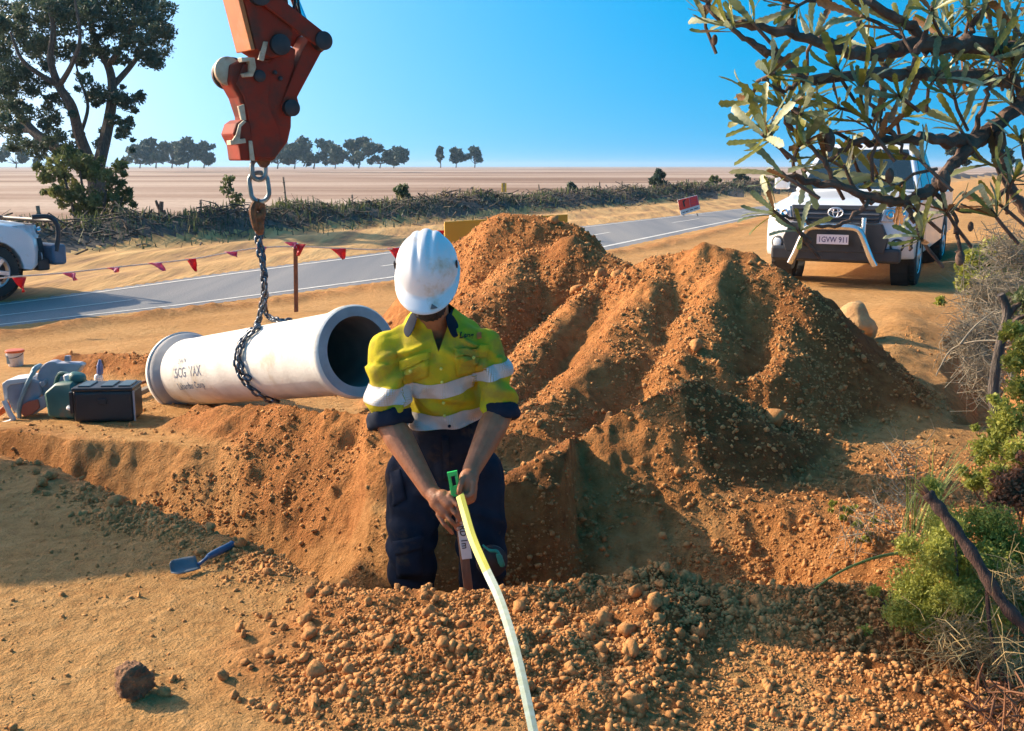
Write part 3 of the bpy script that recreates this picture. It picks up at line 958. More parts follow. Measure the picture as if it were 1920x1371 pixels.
def simple_tree(name, u, vb, vt, wpx, Y, seed, label, cat, group, lm=M_FARLEAF, leaf=0.5, n=900, trunk=True, fl=0.75, nlob=9, size=None):
    """a tree or shrub at distance Y standing between pixel rows vb (foot) and vt (top)"""
    rg = np.random.default_rng(seed)
    b = P(u, vb, Y); t = P(u, vt, Y)
    Hh = t.z - b.z; W = wpx / FPX * Y
    root = thing(name, label, cat, tuple(b), 0, group)
    cen = []; rad = []
    lo = 0.35 if trunk else 0.12
    for i in range(nlob):
        f = lo + (1 - lo) * (i + .5) / nlob
        wr = math.sin(math.pi * min(0.98, 0.25 + 0.62 * (f - lo) / (1 - lo))) * W * .5
        a = rg.uniform(0, 6.28)
        rr = rg.uniform(.16, .30) * min(W, Hh * 1.2) * .8
        k = rg.uniform(.2, .85) * max(0.05, wr - rr * .5)
        cen.append((b.x + math.cos(a) * k, b.y + math.sin(a) * k, b.z + Hh * f - rr * .45)); rad.append(rr)
        if trunk:
            m_ = MB() if i == 0 else m_
            s0 = Vector((b.x, b.y, b.z + Hh * lo * .5)); e = Vector(cen[-1])
            m_.tube(bez([s0, (s0 + e) / 2 + Vector((0, 0, -.04 * Hh)), e], 3), [Hh * .016, Hh * .014, Hh * .012, Hh * .010, Hh * .008, Hh * .006, Hh * .004], 5)
    if trunk:
        m_.tube([b - Vector((0, 0, .1)), b + Vector((W * .02, 0, Hh * lo * .55))], [Hh * .028, Hh * .02], 7)
        m_.build('trunk', M_BARK, root, True)
    else:
        m_ = MB()
        for q in range(4):
            a = rg.uniform(0, 6.28)
            m_.tube([b - Vector((0, 0, .05)), b + Vector((math.cos(a) * W * .15, math.sin(a) * W * .15, Hh * .55))], [Hh * .02, Hh * .008], 5)
        m_.build('stems', M_BARK, root, True)
    tot = sum(r * r for r in rad)
    V, F = leaf_cloud(cen, rad, [max(20, int(n * r * r / tot)) for r in rad], size or leaf, seed + 1, fl, 1.9)
    foliage('crown' if trunk else 'foliage', V, F, lm, root, OFF[root])
    return root
# distant tree line (left) and the two lone clumps to the right of it
far_trees = [(262, 312, 276, 46), (292, 312, 264, 40), (322, 312, 272, 44), (352, 312, 264, 38), (382, 312, 270, 46), (520, 313, 268, 50), (552, 313, 274, 40), (588, 313, 262, 62), (628, 313, 282, 40), (672, 312, 262, 72), (712, 312, 276, 52), (738, 312, 280, 40)]
words = ['short', 'rounded', 'dense', 'spreading', 'ragged']
for i, (u, vb, vt, w) in enumerate(far_trees):
    order = ['first', 'second', 'third', 'fourth', 'fifth', 'sixth', 'seventh', 'eighth', 'ninth', 'tenth', 'eleventh', 'last'][i]
    simple_tree('distant_tree', u, vb + 3, vt - 5, w * 2.3, 330 + 12 * (i % 3), 800 + i, '%s tree from the left in the far tree line on the horizon' % order, 'tree', 'trees of the far tree line', n=1500, leaf=1.3, nlob=16)
for i, (u, vt, w, lb) in enumerate([(826, 274, 26, 'leftmost small tree of the lone far clump above the worker'), (855, 276, 40, 'middle tree of the lone far clump above the worker'), (890, 274, 38, 'rightmost tree of the lone far clump above the worker')]):
    simple_tree('distant_tree', u, 314, vt, w * 1.15, 340, 830 + i, lb, 'tree', 'trees of the lone far clump', n=600, leaf=1.1, nlob=8)
for i, (u, vt, w) in enumerate([(30, 268, 90), (-40, 262, 90), (90, 290, 70), (150, 292, 80)]):
    simple_tree('distant_tree', u, 315, vt, w, 300, 850 + i, ['far dark tree right of the left frame edge behind the gum tree', 'far dark tree at the very left frame edge', 'low far tree behind the trunk of the large gum tree', 'low far tree behind the yellow-green bush'][i], 'tree', 'trees behind the gum', n=700, leaf=1.2)
for i, (u, vt, w) in enumerate([(1700, 262, 70), (1790, 270, 80), (1880, 275, 70)]):
    simple_tree('distant_tree', u, 316, vt, w, 120, 870 + i, ['far tree behind the cab of the white ute', 'far tree right of the white ute behind the banksia', 'far tree at the right frame edge behind the banksia'][i], 'tree', 'trees behind the ute', n=1200, leaf=0.45)
# roadside shrubs beyond the road
for (u, vb, vt, w, Y, lb, lm, sd_) in [
  (437, 402, 325, 62, 36, 'thin pale sapling behind the hanging chain', M_EUC_Y, 901),
  (520, 425, 380, 120, 33, 'low yellow-green bush right of the hanging chain', M_EUC_Y, 902),
  (655, 420, 392, 90, 36, 'low dark green bush on the windrow left of the helmet', M_EUC, 903),
  (755, 400, 345, 62, 40, 'upright yellow-green shrub above the white helmet', M_EUC_Y, 904),
  (1072, 377, 342, 44, 52, 'round green bush on the windrow right of the yellow marker post', M_EUC, 905),
  (1236, 360, 316, 50, 60, 'dark green round bush standing on the far windrow', M_EUC, 906),
  (1340, 348, 330, 60, 70, 'low pale bush at the right end of the far windrow', M_EUC_Y, 907),
  (1390, 344, 324, 50, 75, 'small grey-green bush left of the banksia leaves on the windrow', M_EUC, 908),
  (90, 462, 430, 50, 27, 'small green bush by the leaning fence post at left', M_EUC_Y, 909)]:
    simple_tree('roadside_shrub', u, vb, vt, w, Y, sd_, lb, 'shrub', 'shrubs along the far roadside', lm, 0.16, 350 if sd_ == 901 else 1400, False, 0.8, 12, size=0.10 + Y * .0015)

# windrow of pushed-up brush and roots along the far side of the road (one tangled mass)
rg = np.random.default_rng(91)
n = 6000
yy = 12 + 78 * rg.uniform(0, 1, n) ** 1.35
off = 6.2 + rg.normal(0, 0.75, n)
xx = poly_eval(far_pts, yy) - off / 0.80
hh, _, _ = terrain(xx, yy)
Vs = []; Fs = []
for k in range(n):
    L = rg.uniform(0.15, 0.8) * (1 + yy[k] * .006); w = rg.uniform(.006, .022) * (1 + yy[k] * .012)
    a = rg.uniform(0, 6.28); el = rg.normal(0.1, .35)
    d = np.array([math.cos(a) * math.cos(el), math.sin(a) * math.cos(el), math.sin(el)])
    s = np.cross(d, [0, 0, 1]); s /= max(np.linalg.norm(s), 1e-3); t = np.cross(s, d)
    c = np.array([xx[k], yy[k], hh[k] + rg.uniform(-.05, .18) * math.exp(-((off[k] - 6.2) / 1.0) ** 2)])
    bend = t * L * rg.normal(0, .12)
    n0 = len(Vs)
    for q, f in ((-.5, 1), (0, .8), (.5, .3)):
        ctr = c + d * L * q + (bend if q == 0 else 0)
        for an in (0, 2.09, 4.19):
            Vs.append(ctr + (s * math.cos(an) + t * math.sin(an)) * w * f)
    for q in (0, 3):
        for j in range(3):
            j2 = (j + 1) % 3
            Fs.append((n0 + q + j, n0 + q + j2, n0 + q + 3 + j2, n0 + q + 3 + j))
wr = link_mesh('brush_windrow', np_mesh('brush_windrow', np.array(Vs), np.array(Fs)), M_DEAD)
tag(wr, 'dark windrow of dead branches and roots along the far side of the road', 'brush', kind='stuff')
# low green and straw growth on and behind the windrow
def tufts(name, n, m, off_mu, off_sd, ymax, hmin, hmax, seed, label, cat):
    rg = np.random.default_rng(seed)
    yy = 11 + (ymax - 11) * rg.uniform(0, 1, n) ** 1.5
    off = rg.normal(off_mu, off_sd, n)
    xx = poly_eval(far_pts, yy) - off / 0.80
    dns = fbm(xx * .35, yy * .35, 3, seed) > -0.05
    xx, yy = xx[dns], yy[dns]; n = len(xx)
    hh, _, _ = terrain(xx, yy)
    L = rg.uniform(hmin, hmax, n) * (1 + yy * .004); w = L * rg.uniform(.03, .10, n) * (1 + yy * .012)
    a = rg.uniform(0, 6.28, n); lean = rg.normal(0, .45, n)
    base = np.stack([xx, yy, hh - .03], 1)
    tip = base + np.stack([np.cos(a) * lean * L, np.sin(a) * lean * L, L * np.sqrt(np.clip(1 - lean ** 2 * .6, .1, 1))], 1)
    sd = np.stack([-np.sin(a), np.cos(a), 0 * a], 1) * w[:, None]
    V = np.stack([base - sd, base + sd, tip + sd * .2, tip - sd * .2], 1).reshape(-1, 3)
    o = link_mesh(name, np_mesh(name, V, np.arange(4 * n).reshape(n, 4)), m)
    return tag(o, label, cat, kind='stuff')
tufts('dry_grass', 9000, M_DRY, 8.2, 1.0, 90, .10, .38, 92, 'dry straw-coloured grass along the paddock fence', 'grass')
tufts('ground_cover', 14000, M_EUC_Y, 7.0, 0.7, 85, .08, .34, 93, 'low green weeds growing through the brush windrow', 'weeds')
tufts('ground_cover', 16000, M_EUC, 5.9, 0.75, 85, .06, .24, 94, 'dark green trailing plants over the brush windrow', 'weeds')

# fence posts along the paddock and what stands beside them
def post(u, vb, vt, Y, label, lean=0.0, w=0.05, name='fence_post', m=M_PALEWOOD, group='paddock fence posts'):
    b = P(u, vb, Y); t = P(u + lean, vt, Y)
    o = thing(name, label, 'post', tuple(b), 0, group)
    q = bez([b - Vector((0, 0, .1)), b + (t - b) * .5 + Vector((.01, 0, 0)), t], 4)
    mb = MB(); mb.tube(q, [w * .55] * 4 + [w * .5] * (len(q) - 4), 7); mb.build('pole', m, o, True)
    k = MB()
    for f in (.45, .8):
        c = b + (t - b) * f
        k.lathe([(w * .62, -.012), (w * .66, 0), (w * .62, .012)], c, t - b, 8)
    k.build('wire_tie', M_DEAD, o)
    return o
post(80, 462, 386, 26, 'leaning grey fence post beside the left vehicle', -10, .10)
post(376, 408, 375, 42, 'thin fence post left of the pale sapling', 0, .09)
post(536, 385, 332, 42, 'tall thin leaning fence post just right of the chain rings', -5, .08)
post(524, 392, 370, 45, 'short fence post close to the tall leaning one', 0, .07)
post(660, 392, 365, 47, 'fence post above the bunting stake', 0, .08)
post(862, 384, 353, 52, 'fence post left of the yellow marker', 0, .09)
post(1010, 371, 346, 58, 'fence post right of the yellow marker', 0, .08)
post(1124, 361, 341, 64, 'fence post left of the dark round bush', 0, .09)
post(1166, 358, 340, 68, 'fence post next to the dark round bush', 0, .09)
post(1290, 352, 336, 75, 'farthest fence post right of the dark round bush', 0, .09)
# forked dead branch and stumps on the windrow
def deadwood(name, label, branches, Y, r):
    b = P(branches[0][0][0], branches[0][0][1], Y)
    o = thing(name, label, 'branch', tuple(b))
    for i, br in enumerate(branches):
        q = bez([P(u, v, Y) for u, v in br], 4)
        mb = MB(); mb.tube(q, [r * (1 - .5 * k / len(q)) * (1 if i == 0 else .6) for k in range(len(q))], 7)
        mb.build('stem' if i == 0 else 'fork', M_DEAD, o, True)
    return o
deadwood('dead_branch', 'upright forked dead branch standing at the paddock edge', [[(298, 425), (300, 405), (303, 378)], [(301, 395), (296, 386), (292, 376)], [(306, 395), (312, 406), (320, 415)]], 33, .11)
deadwood('dead_branch', 'pale dead log sticking up from the windrow near the sapling', [[(385, 425), (400, 412), (418, 402)], [(340, 420), (348, 408), (352, 412)]], 31, .12)
# yellow marker on a post
mk = P(945, 374, 56)
o = thing('marker_post', 'yellow cable marker post standing along the paddock fence', 'marker', tuple(mk))
M_YEL = mat('faded_yellow', (0.75, 0.47, 0.03), (0.62, 0.36, 0.03), scale=4, rough=0.5)
MB().bar(mk, mk + Vector((0, 0, .85)), .06, .06).build('post', M_PALEWOOD, o)
MB().box(mk + Vector((0, 0, .60)), (.26, .05, .46)).build('marker_plate', M_YEL, o, bevel=.01)

# ================================================================== CONCRETE PIPE
M_CONC = mat('white_concrete', (0.80, 0.78, 0.72), (0.62, 0.60, 0.55), scale=5, rough=0.85, bump=0.002, bscale=60, dirt=(0.50, 0.40, 0.27), dirt_scale=3.5, dirt_amt=0.35, stretch=(1, 1, 1))
M_CONC_D = mat('shade_grey_concrete', (0.42, 0.42, 0.42), (0.30, 0.30, 0.30), scale=8, rough=0.85, bump=0.002)  # socket's shaded flare put into the grey; the end rim shares it
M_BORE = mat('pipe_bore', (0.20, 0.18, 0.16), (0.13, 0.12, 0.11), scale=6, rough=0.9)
M_INK = mat('stencil_ink', (0.10, 0.13, 0.20), (0.30, 0.33, 0.38), scale=60, rough=0.8, lo=0.4, hi=0.5)
pL = P(350, 699, 6.75); pR = P(672, 659, 5.2)
PAX = (pR - pL).normalized(); PLEN = (pR - pL).length
pipe = thing('concrete_pipe', 'white concrete drain pipe with flared socket lying behind the worker', 'pipe', (pL.x, pL.y, 0))
RB = 0.212
m_ = MB(); m_.lathe([(RB + .002, .10), (RB, .14), (RB, PLEN * .5), (RB, PLEN - .13), (RB + .012, PLEN - .10), (RB + .014, PLEN - .06)], pL, PAX, 64)
m_.f = [f for f in m_.f if len(f) == 4]
m_.build('barrel', M_CONC, pipe, True)
def open_lathe(name, prof, m, par):
    m_ = MB(); m_.lathe(prof, pL, PAX, 64); m_.f = [f for f in m_.f if len(f) == 4]
    return m_.build(name, m, par, True)
sk = open_lathe('socket', [(RB + .036, -.03), (RB + .042, 0.0), (RB + .040, .045), (RB + .030, .06), (RB + .001, .102)], M_CONC_D, pipe)
open_lathe('socket_lip', [(RB - .03, -.045), (RB + .034, -.045), (RB + .050, -.02), (RB + .052, .012), (RB + .044, .018)], M_CONC, sk)
open_lathe('spigot_ring', [(RB + .016, PLEN - .058), (RB + .022, PLEN - .045), (RB + .022, PLEN - .012), (RB + .012, PLEN)], M_CONC, pipe)
m_ = MB(); m_.lathe([(RB + .012, PLEN + .0005), (RB - .036, PLEN + .0005)], pL, PAX, 64)
m_.f = [f for f in m_.f if len(f) == 4]
m_.build('rim', M_CONC_D, pipe)
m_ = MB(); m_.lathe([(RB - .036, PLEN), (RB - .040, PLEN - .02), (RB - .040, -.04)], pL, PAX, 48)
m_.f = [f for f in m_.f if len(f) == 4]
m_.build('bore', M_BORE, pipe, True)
# stencilled lettering wrapped on the barrel
PUP = (Vector((0, 0, 1)) - PAX * PAX.z).normalized()
PSIDE = PAX.cross(PUP).normalized()
if PSIDE.y > 0: PSIDE = -PSIDE
def on_pipe(t, ang, r=RB):
    """ang measured up from the side that faces us"""
    return pL + PAX * t + (PSIDE * math.cos(ang) + PUP * math.sin(ang)) * r
def pipe_text(s, size, t0, a0, bold=0.012):
    V, F = text_geo(s, size, bold)
    m_ = MB(); m_.raw([on_pipe(t0 + v.x, a0 + v.y / RB, RB + .0015) for v in V], F)
    o = m_.build('stencil_lettering', M_INK, pipe, fix=False)
    return o
pipe_text('2.44 N', .045, .36, R(17), 0)
pipe_text('I5CG', .085, .30, R(-6)); pipe_text('VAX', .085, .53, R(-6))
pipe_text('Labardar Corp', .062, .31, R(-27))

# ================================================================== CHAIN SLING
M_STEEL = mat('worn_steel', (0.16, 0.18, 0.21), (0.05, 0.06, 0.075), scale=20, rough=0.36, metal=0.8)
M_GALV = mat('galvanised', (0.34, 0.38, 0.37), (0.18, 0.20, 0.20), scale=14, rough=0.45, metal=0.8)
M_RUST = mat('rusty_steel', (0.34, 0.13, 0.045), (0.09, 0.045, 0.025), scale=16, rough=0.8, metal=0.3, bump=0.004)
hookp = P(484, 385, 6.0)
chain = thing('lifting_chain', 'dark steel lifting chain hanging from the red hitch and slung round the pipe', 'chain', tuple(P(470, 760, 6.1)))
def link_geo(L, W, r, n=7, seg=16):
    """an oval chain link along local Z, flat in XZ"""
    mb = MB(); pts = []
    for k in range(seg + 1):
        a = 2 * math.pi * k / seg
        x = math.cos(a) * (W / 2 - r); z = math.sin(a) * (W / 2 - r)
        z += (L / 2 - W / 2) * (1 if math.sin(a) >= 0 else -1)
        pts.append((x, 0, z))
    pts.append(pts[0])
    mb.tube(pts, r, n, cap=False)
    return mb
lk = link_geo(.057, .040, .0074)
lme = bpy.data.meshes.new('link'); lme.from_pydata([tuple(v) for v in lk.v], [], lk.f); lme.materials.append(M_STEEL)
lme.polygons.foreach_set('use_smooth', [True] * len(lme.polygons))
def run_chain(pts, pitch=.040, twist0=0.0):
    q = bez(pts, 24)
    acc = 0.0; out = []
    nxt = 0.0
    for i in range(len(q) - 1):
        d = (q[i + 1] - q[i]).length
        while nxt <= acc + d:
            f = (nxt - acc) / max(d, 1e-9)
            out.append((q[i].lerp(q[i + 1], f), (q[i + 1] - q[i]).normalized())); nxt += pitch
        acc += d
    for k, (p, d) in enumerate(out):
        o = bpy.data.objects.new('link', lme); COL.objects.link(o)
        o.parent = chain; OFF[o] = OFF[chain]
        o.rotation_mode = 'QUATERNION'
        o.rotation_quaternion = d.to_track_quat('Z', 'Y') @ Quaternion((0, 0, 1), twist0 + (k % 2) * math.pi / 2 + random.uniform(-.25, .25))
        o.location = p - OFF[chain]
def proj_u(p):
    d = p - Vector((0, 0, CAM_H)); return 960 + FPX * d.x / (d.y * _cp - d.z * _sp)
TC = min((abs(proj_u(on_pipe(k * .01, R(5), RB)) - 452), k * .01) for k in range(20, 190))[1]
wr_ = lambda deg, dt=0.0, e=.014: on_pipe(TC + dt, R(deg), RB + e)
s1 = [P(486, 428, 6.0), P(491, 480, 6.0), P(495, 540, 6.0), P(488, 585, 6.02), P(478, 615, 6.04)] 
run_chain(s1 + [wr_(64, .02), wr_(45, -.01), wr_(25, -.03), wr_(8, -.03), wr_(-8, -.02), wr_(-25, .01), wr_(-42, .035), wr_(-60, .05), wr_(-80, .06)])
s2 = [P(480, 425, 6.03), P(487, 475, 5.97), P(498, 530, 5.97), P(494, 575, 5.98), P(482, 610, 6.0)]
run_chain(s2 + [wr_(60, .055, .02), wr_(40, .02, .02), wr_(20, .01, .02), wr_(4, .02, .02), wr_(-12, .05, .02), wr_(-20, .08, .014)], twist0=.5)
run_chain([P(492, 470, 6.05), P(496, 520, 6.05), P(496, 575, 6.05), P(505, 595, 6.08), wr_(92, .06), wr_(112, .07), wr_(140, .08)], twist0=.3)
# big oval rings and rusty hook
def big_ring(u, v, Y, Lpx, Wpx, rpx, m, tilt=0.0, yaw=0.0):
    s = 6.0 / FPX
    g = link_geo(Lpx * s, Wpx * s, rpx * s, 8, 24)
    c = P(u, v, Y)
    ro = Matrix.Rotation(yaw, 3, 'Z') @ Matrix.Rotation(tilt, 3, 'Y')
    mb = MB(); mb.raw([c + ro @ p for p in g.v], g.f)
    return mb.build('ring', m, chain, True, fix=False)
big_ring(485, 318, 5.98, 46, 34, 4.6, M_GALV, 0.05, 0.5)
big_ring(486, 351, 6.0, 62, 42, 4.4, M_GALV, -0.08, 0.25)
hk = MB()
hk.tube(bez([P(480, 378, 5.99), P(474, 395, 5.98), P(476, 415, 5.97), P(480, 432, 5.97)], 5), [.016, .018, .02, .022, .022, .022, .022, .022, .02, .02, .018, .018, .016, .015, .014, .012], 8)
hk.tube(bez([P(484, 376, 6.02), P(491, 392, 6.02), P(489, 412, 6.0), P(489, 440, 6.0)], 5), [.014, .016, .02, .024, .024, .02, .022, .024, .024, .024, .022, .02, .018, .018, .016, .014], 8)
hk.ball(P(483, 384, 6.0), (.028, .02, .036)); hk.ball(P(484, 408, 5.99), (.03, .022, .03)); hk.ball(P(486, 428, 5.99), (.028, .022, .04))
hk.build('shortening_hook', M_RUST, chain, True)

# ================================================================== EXCAVATOR
M_RED = mat('excavator_shade_red', (0.36, 0.035, 0.012), (0.25, 0.026, 0.011), scale=5, rough=0.72, bump=0.001, dirt=(0.10, 0.04, 0.025), dirt_scale=6, dirt_amt=0.7, spec=0.25)  # shaded sides of the orange paint put into the base colour, plus grime
M_ORANGE = mat('excavator_orange', (0.62, 0.17, 0.03), (0.48, 0.13, 0.03), scale=6, rough=0.55, dirt=(0.40, 0.20, 0.09), dirt_scale=7, dirt_amt=0.5)
M_PIN = mat('greasy_pin', (0.055, 0.04, 0.04), (0.03, 0.022, 0.022), scale=12, rough=0.55, metal=0.2)
M_CREAM = mat('chipped_cream', (0.66, 0.56, 0.40), (0.50, 0.34, 0.2), scale=11, rough=0.6, dirt=(0.30, 0.10, 0.05), dirt_scale=9, dirt_amt=0.35)
M_DARK = mat('dark_rubber', (0.03, 0.03, 0.032), (0.018, 0.018, 0.02), scale=10, rough=0.75)
M_CHROME = mat('chrome_rod', (0.7, 0.72, 0.74), (0.55, 0.57, 0.6), scale=5, rough=0.15, metal=1.0)
M_GLASS = mat('dark_glass', (0.03, 0.045, 0.05), (0.02, 0.03, 0.035), scale=2, rough=0.06, spec=0.8)
EXO = P(470, 200, 5.95)
EE = Vector((.80, .60, 0)); EN = Vector((.60, -.80, 0))
SC = FPX / 5.95
def ex(u, v, n=0.0):
    """pixel on the linkage's own plane (its side faces right and towards us), n metres out of that plane"""
    return EXO + EE * ((u - 470) / SC / .80) + Vector((0, 0, -(v - 200) / SC)) + EN * n
exc = thing('excavator', 'orange-red excavator reaching in from the left with its hitch over the pipe', 'excavator', (-4.9, 5.1, hz(-4.9, 5.1)))
def plate(name, outline, n0, n1, m, par=exc, bevel=.006):
    mb = MB(); mb.prism(outline, lambda a, b, d: ex(a, b, d), n0, n1)
    return mb.build(name, m, par, bevel=bevel)
def boss(name, u, v, r, n0, n1, m, par=exc):
    mb = MB(); mb.lathe([(r * .6, n0 - .006), (r, n0), (r, n1), (r * .6, n1 + .006)], ex(u, v, 0), EN, 24)
    mb.f = mb.f
    o = mb.build(name, m, par, True)
    return o
# dipper arm (stick): box section, lit narrow face to the left
stick = plate('dipper_arm', [(430, -260), (640, -330), (560, -160), (520, -10), (528, 70), (522, 106), (492, 116), (470, 102), (452, 2)], -.105, .105, M_RED)
MB().prism([(429, -258), (451, 2), (469, 103), (463, 104), (444, 3), (422, -257)], lambda a, b, d: ex(a, b, d), -.10, .10).build('lit_face_strip', M_ORANGE, stick, bevel=.004)  # added strip: sunlight on the arm's narrow face painted in orange
boss('pivot_pin', 505, 92, .055, -.135, .135, M_PIN)
boss('pivot_pin', 476, 8, .060, -.14, .14, M_PIN)
# rocker link from the arm to the ram end
def linkbar(name, a, b, w, n0, n1, m):
    ax, ay = a; bx, by = b
    dx, dy = bx - ax, by - ay; L = math.hypot(dx, dy); px, py = -dy / L * w, dx / L * w
    mb = MB(); mb.prism([(ax + px, ay + py), (bx + px, by + py), (bx + dx / L * w, by + dy / L * w), (bx - px, by - py), (ax - px, ay - py), (ax - dx / L * w, ay - dy / L * w)], lambda u, v, d: ex(u, v, d), n0, n1)
    return mb.build(name, m, exc, bevel=.006)
linkbar('rocker_link', (480, 8), (572, 80), 14, .112, .135, M_RED)
linkbar('rocker_link', (480, 8), (572, 80), 14, -.135, -.112, M_RED)
boss('ram_pin', 572, 80, .050, -.15, .15, M_PIN)
mb = MB(); mb.tube([ex(572, 80, 0), ex(520, -70, 0)], .024, 12); mb.build('ram_rod', M_CHROME, exc, True)
mb = MB(); mb.tube([ex(523, -60, 0), ex(450, -280, 0)], .042, 14); mb.build('ram_cylinder', M_RED, exc, True)
mb = MB(); mb.tube(bez([ex(540, -30, .06), ex(536, 20, .07), ex(520, 50, .05), ex(505, 65, .0)], 6), .008, 6); mb.build('hydraulic_hose', M_DARK, exc, True)
mb = MB(); mb.tube(bez([ex(548, -40, .04), ex(545, 10, .05), ex(552, 50, .05), ex(560, 75, .03)], 6), .007, 6); mb.build('hydraulic_hose', M_DARK, exc, True)
# tipping link down to the hitch
plate('tipping_link', [(560, 68), (586, 74), (588, 88), (575, 100), (534, 182), (538, 200), (530, 216), (510, 214), (508, 196), (545, 98)], -.085, .085, M_RED)
boss('tipping_pin', 521, 202, .045, -.12, .12, M_PIN)
# quick hitch
hb = plate('hitch_body', [(462, 114), (492, 122), (520, 88), (536, 96), (532, 130), (516, 178), (526, 196), (524, 236), (518, 262), (504, 282), (494, 297), (462, 297), (455, 262), (452, 218), (444, 186), (432, 160), (436, 130)], -.075, .075, M_RED, exc, .010)
plate('hitch_cheek', [(452, 128), (486, 126), (492, 158), (486, 196), (502, 240), (506, 272), (494, 292), (464, 292), (458, 262), (456, 220), (450, 186), (440, 164)], .077, .092, M_RED, hb, .004)
mb = MB(); mb.lathe([(.055, -.13), (.082, -.125), (.084, -.10), (.060, -.09), (.060, -.055), (.084, -.045), (.084, -.02), (.055, -.015)], ex(448, 142), EN, 28)
mb.build('front_hook', M_PIN, exc, True)
mb = MB(); mb.lathe([(.060, .0), (.075, .005), (.075, .028), (.060, .033)], ex(436, 140), EN, 28); mb.build('front_hook', M_CREAM, exc, True)
plate('latch_bracket', [(446, 118), (466, 117), (468, 134), (462, 150), (448, 152), (446, 146), (457, 142), (458, 124), (447, 126)], .060, .115, M_CREAM, exc, .003)
plate('lock_lever', [(481, 88), (488, 88), (480, 122), (472, 120)], .095, .112, M_CREAM, exc, .002)
plate('wear_edge', [(440, 202), (449, 198), (451, 226), (444, 226)], .078, .098, M_CREAM, exc, .002)
mb = MB(); mb.prism([(430, 250), (436, 232), (446, 224), (456, 228), (458, 262), (456, 297), (440, 297), (438, 270)], lambda a, b, d: ex(a, b, d), -.075, .10); mb.build('rear_jaw', M_RED, exc, bevel=.008)
plate('jaw_edge', [(433, 252), (438, 234), (446, 226), (449, 229), (441, 238), (438, 262), (430, 268), (426, 264)], .101, .115, M_CREAM, exc, .002)
plate('jaw_tooth', [(424, 262), (446, 258), (447, 266), (424, 270)], .06, .118, M_CREAM, exc, .002)
plate('jaw_edge', [(452, 262), (457, 262), (460, 297), (453, 297)], .101, .113, M_CREAM, exc, .002)
plate('lifting_lug', [(474, 294), (498, 294), (494, 304), (488, 310), (482, 308)], -.02, .02, M_RUST, exc, .004)
boss('cheek_pin', 474, 148, .032, .092, .108, M_PIN)
for u, v in ((500, 140), (508, 150)):
    boss('bolt', u, v, .012, .076, .088, M_PIN)
# boom, tracks, house and cab: out of the picture to the left, they throw the shadow over the near bank
bz = hz(-4.9, 5.1)
exb = Vector((-4.9, 5.2, bz))
elbow = ex(560, -340, 0) + Vector((.05, .04, .1))
topb = Vector((-3.2, 5.6, 4.6))
rootb = exb + Vector((.25, .05, 1.25))
mb = MB()
for a, b, w0, w1 in ((rootb, topb, .40, .42), (topb, elbow, .42, .30)):
    d = (b - a).normalized(); s_ = Vector((-d.y, d.x, 0)).normalized() if abs(d.z) < .98 else EN; t_ = s_.cross(d)
    vs_ = []
    for p, w in ((a, w0), (b, w1)):
        for i, j in ((-1, -1), (1, -1), (1, 1), (-1, 1)): vs_.append(p + s_ * i * .11 + t_ * j * w * .5)
    mb.raw(vs_, [(0, 1, 2, 3), (7, 6, 5, 4), (0, 4, 5, 1), (1, 5, 6, 2), (2, 6, 7, 3), (3, 7, 4, 0)])
mb.build('boom', M_ORANGE, exc, bevel=.02)
mb = MB()
mb.tube([ex(450, -280, 0), topb + Vector((.3, .1, .35))], .05, 12); mb.build('ram_cylinder', M_RED, exc, True)
ey = Vector((.96, .28, 0)); ex_ = Vector((-.28, .96, 0))
def eb(a, b, c): return exb + ey * a + ex_ * b + Vector((0, 0, c))
for sgn in (-1, 1):
    prof = [(-1.05, .25), (-.95, .06), (-.75, 0), (.75, 0), (.95, .06), (1.05, .25), (.95, .46), (.75, .52), (-.75, .52), (-.95, .46)]
    mb = MB(); mb.prism(prof, lambda a, b, d: eb(a, d, b), sgn * .82 - .19, sgn * .82 + .19)
    tr_ = mb.build('track', M_DARK, exc, bevel=.02)
    for q in range(18):
        a = -.85 + q * .1
        MB().box(eb(a, sgn * .82, .535), (.05, .40, .03), Matrix.Rotation(math.atan2(.28, .96), 3, 'Z')).build('grouser', M_DARK, tr_)
rz = Matrix.Rotation(math.atan2(.28, .96), 3, 'Z')
mb = MB(); mb.box(eb(0, 0, .42), (1.3, 1.3, .3), rz); mb.build('undercarriage', M_DARK, exc, bevel=.03)
mb = MB(); mb.box(eb(-.25, 0, .95), (1.7, 1.75, .62), rz, .96); mb.build('house', M_ORANGE, exc, bevel=.06, seg=3)
mb = MB(); mb.box(eb(-.15, .45, 1.85), (1.15, .8, 1.25), rz, .9); cb = mb.build('cab', M_DARK, exc, bevel=.05, seg=3)
mb = MB(); mb.box(eb(-.13, .45, 1.95), (1.17, .66, .85), rz, .93); mb.build('cab_glass', M_GLASS, cb, bevel=.02)
mb = MB(); mb.box(eb(1.45, 0, .22), (.12, 1.9, .38), rz); mb.build('dozer_blade', M_ORANGE, exc, bevel=.02)

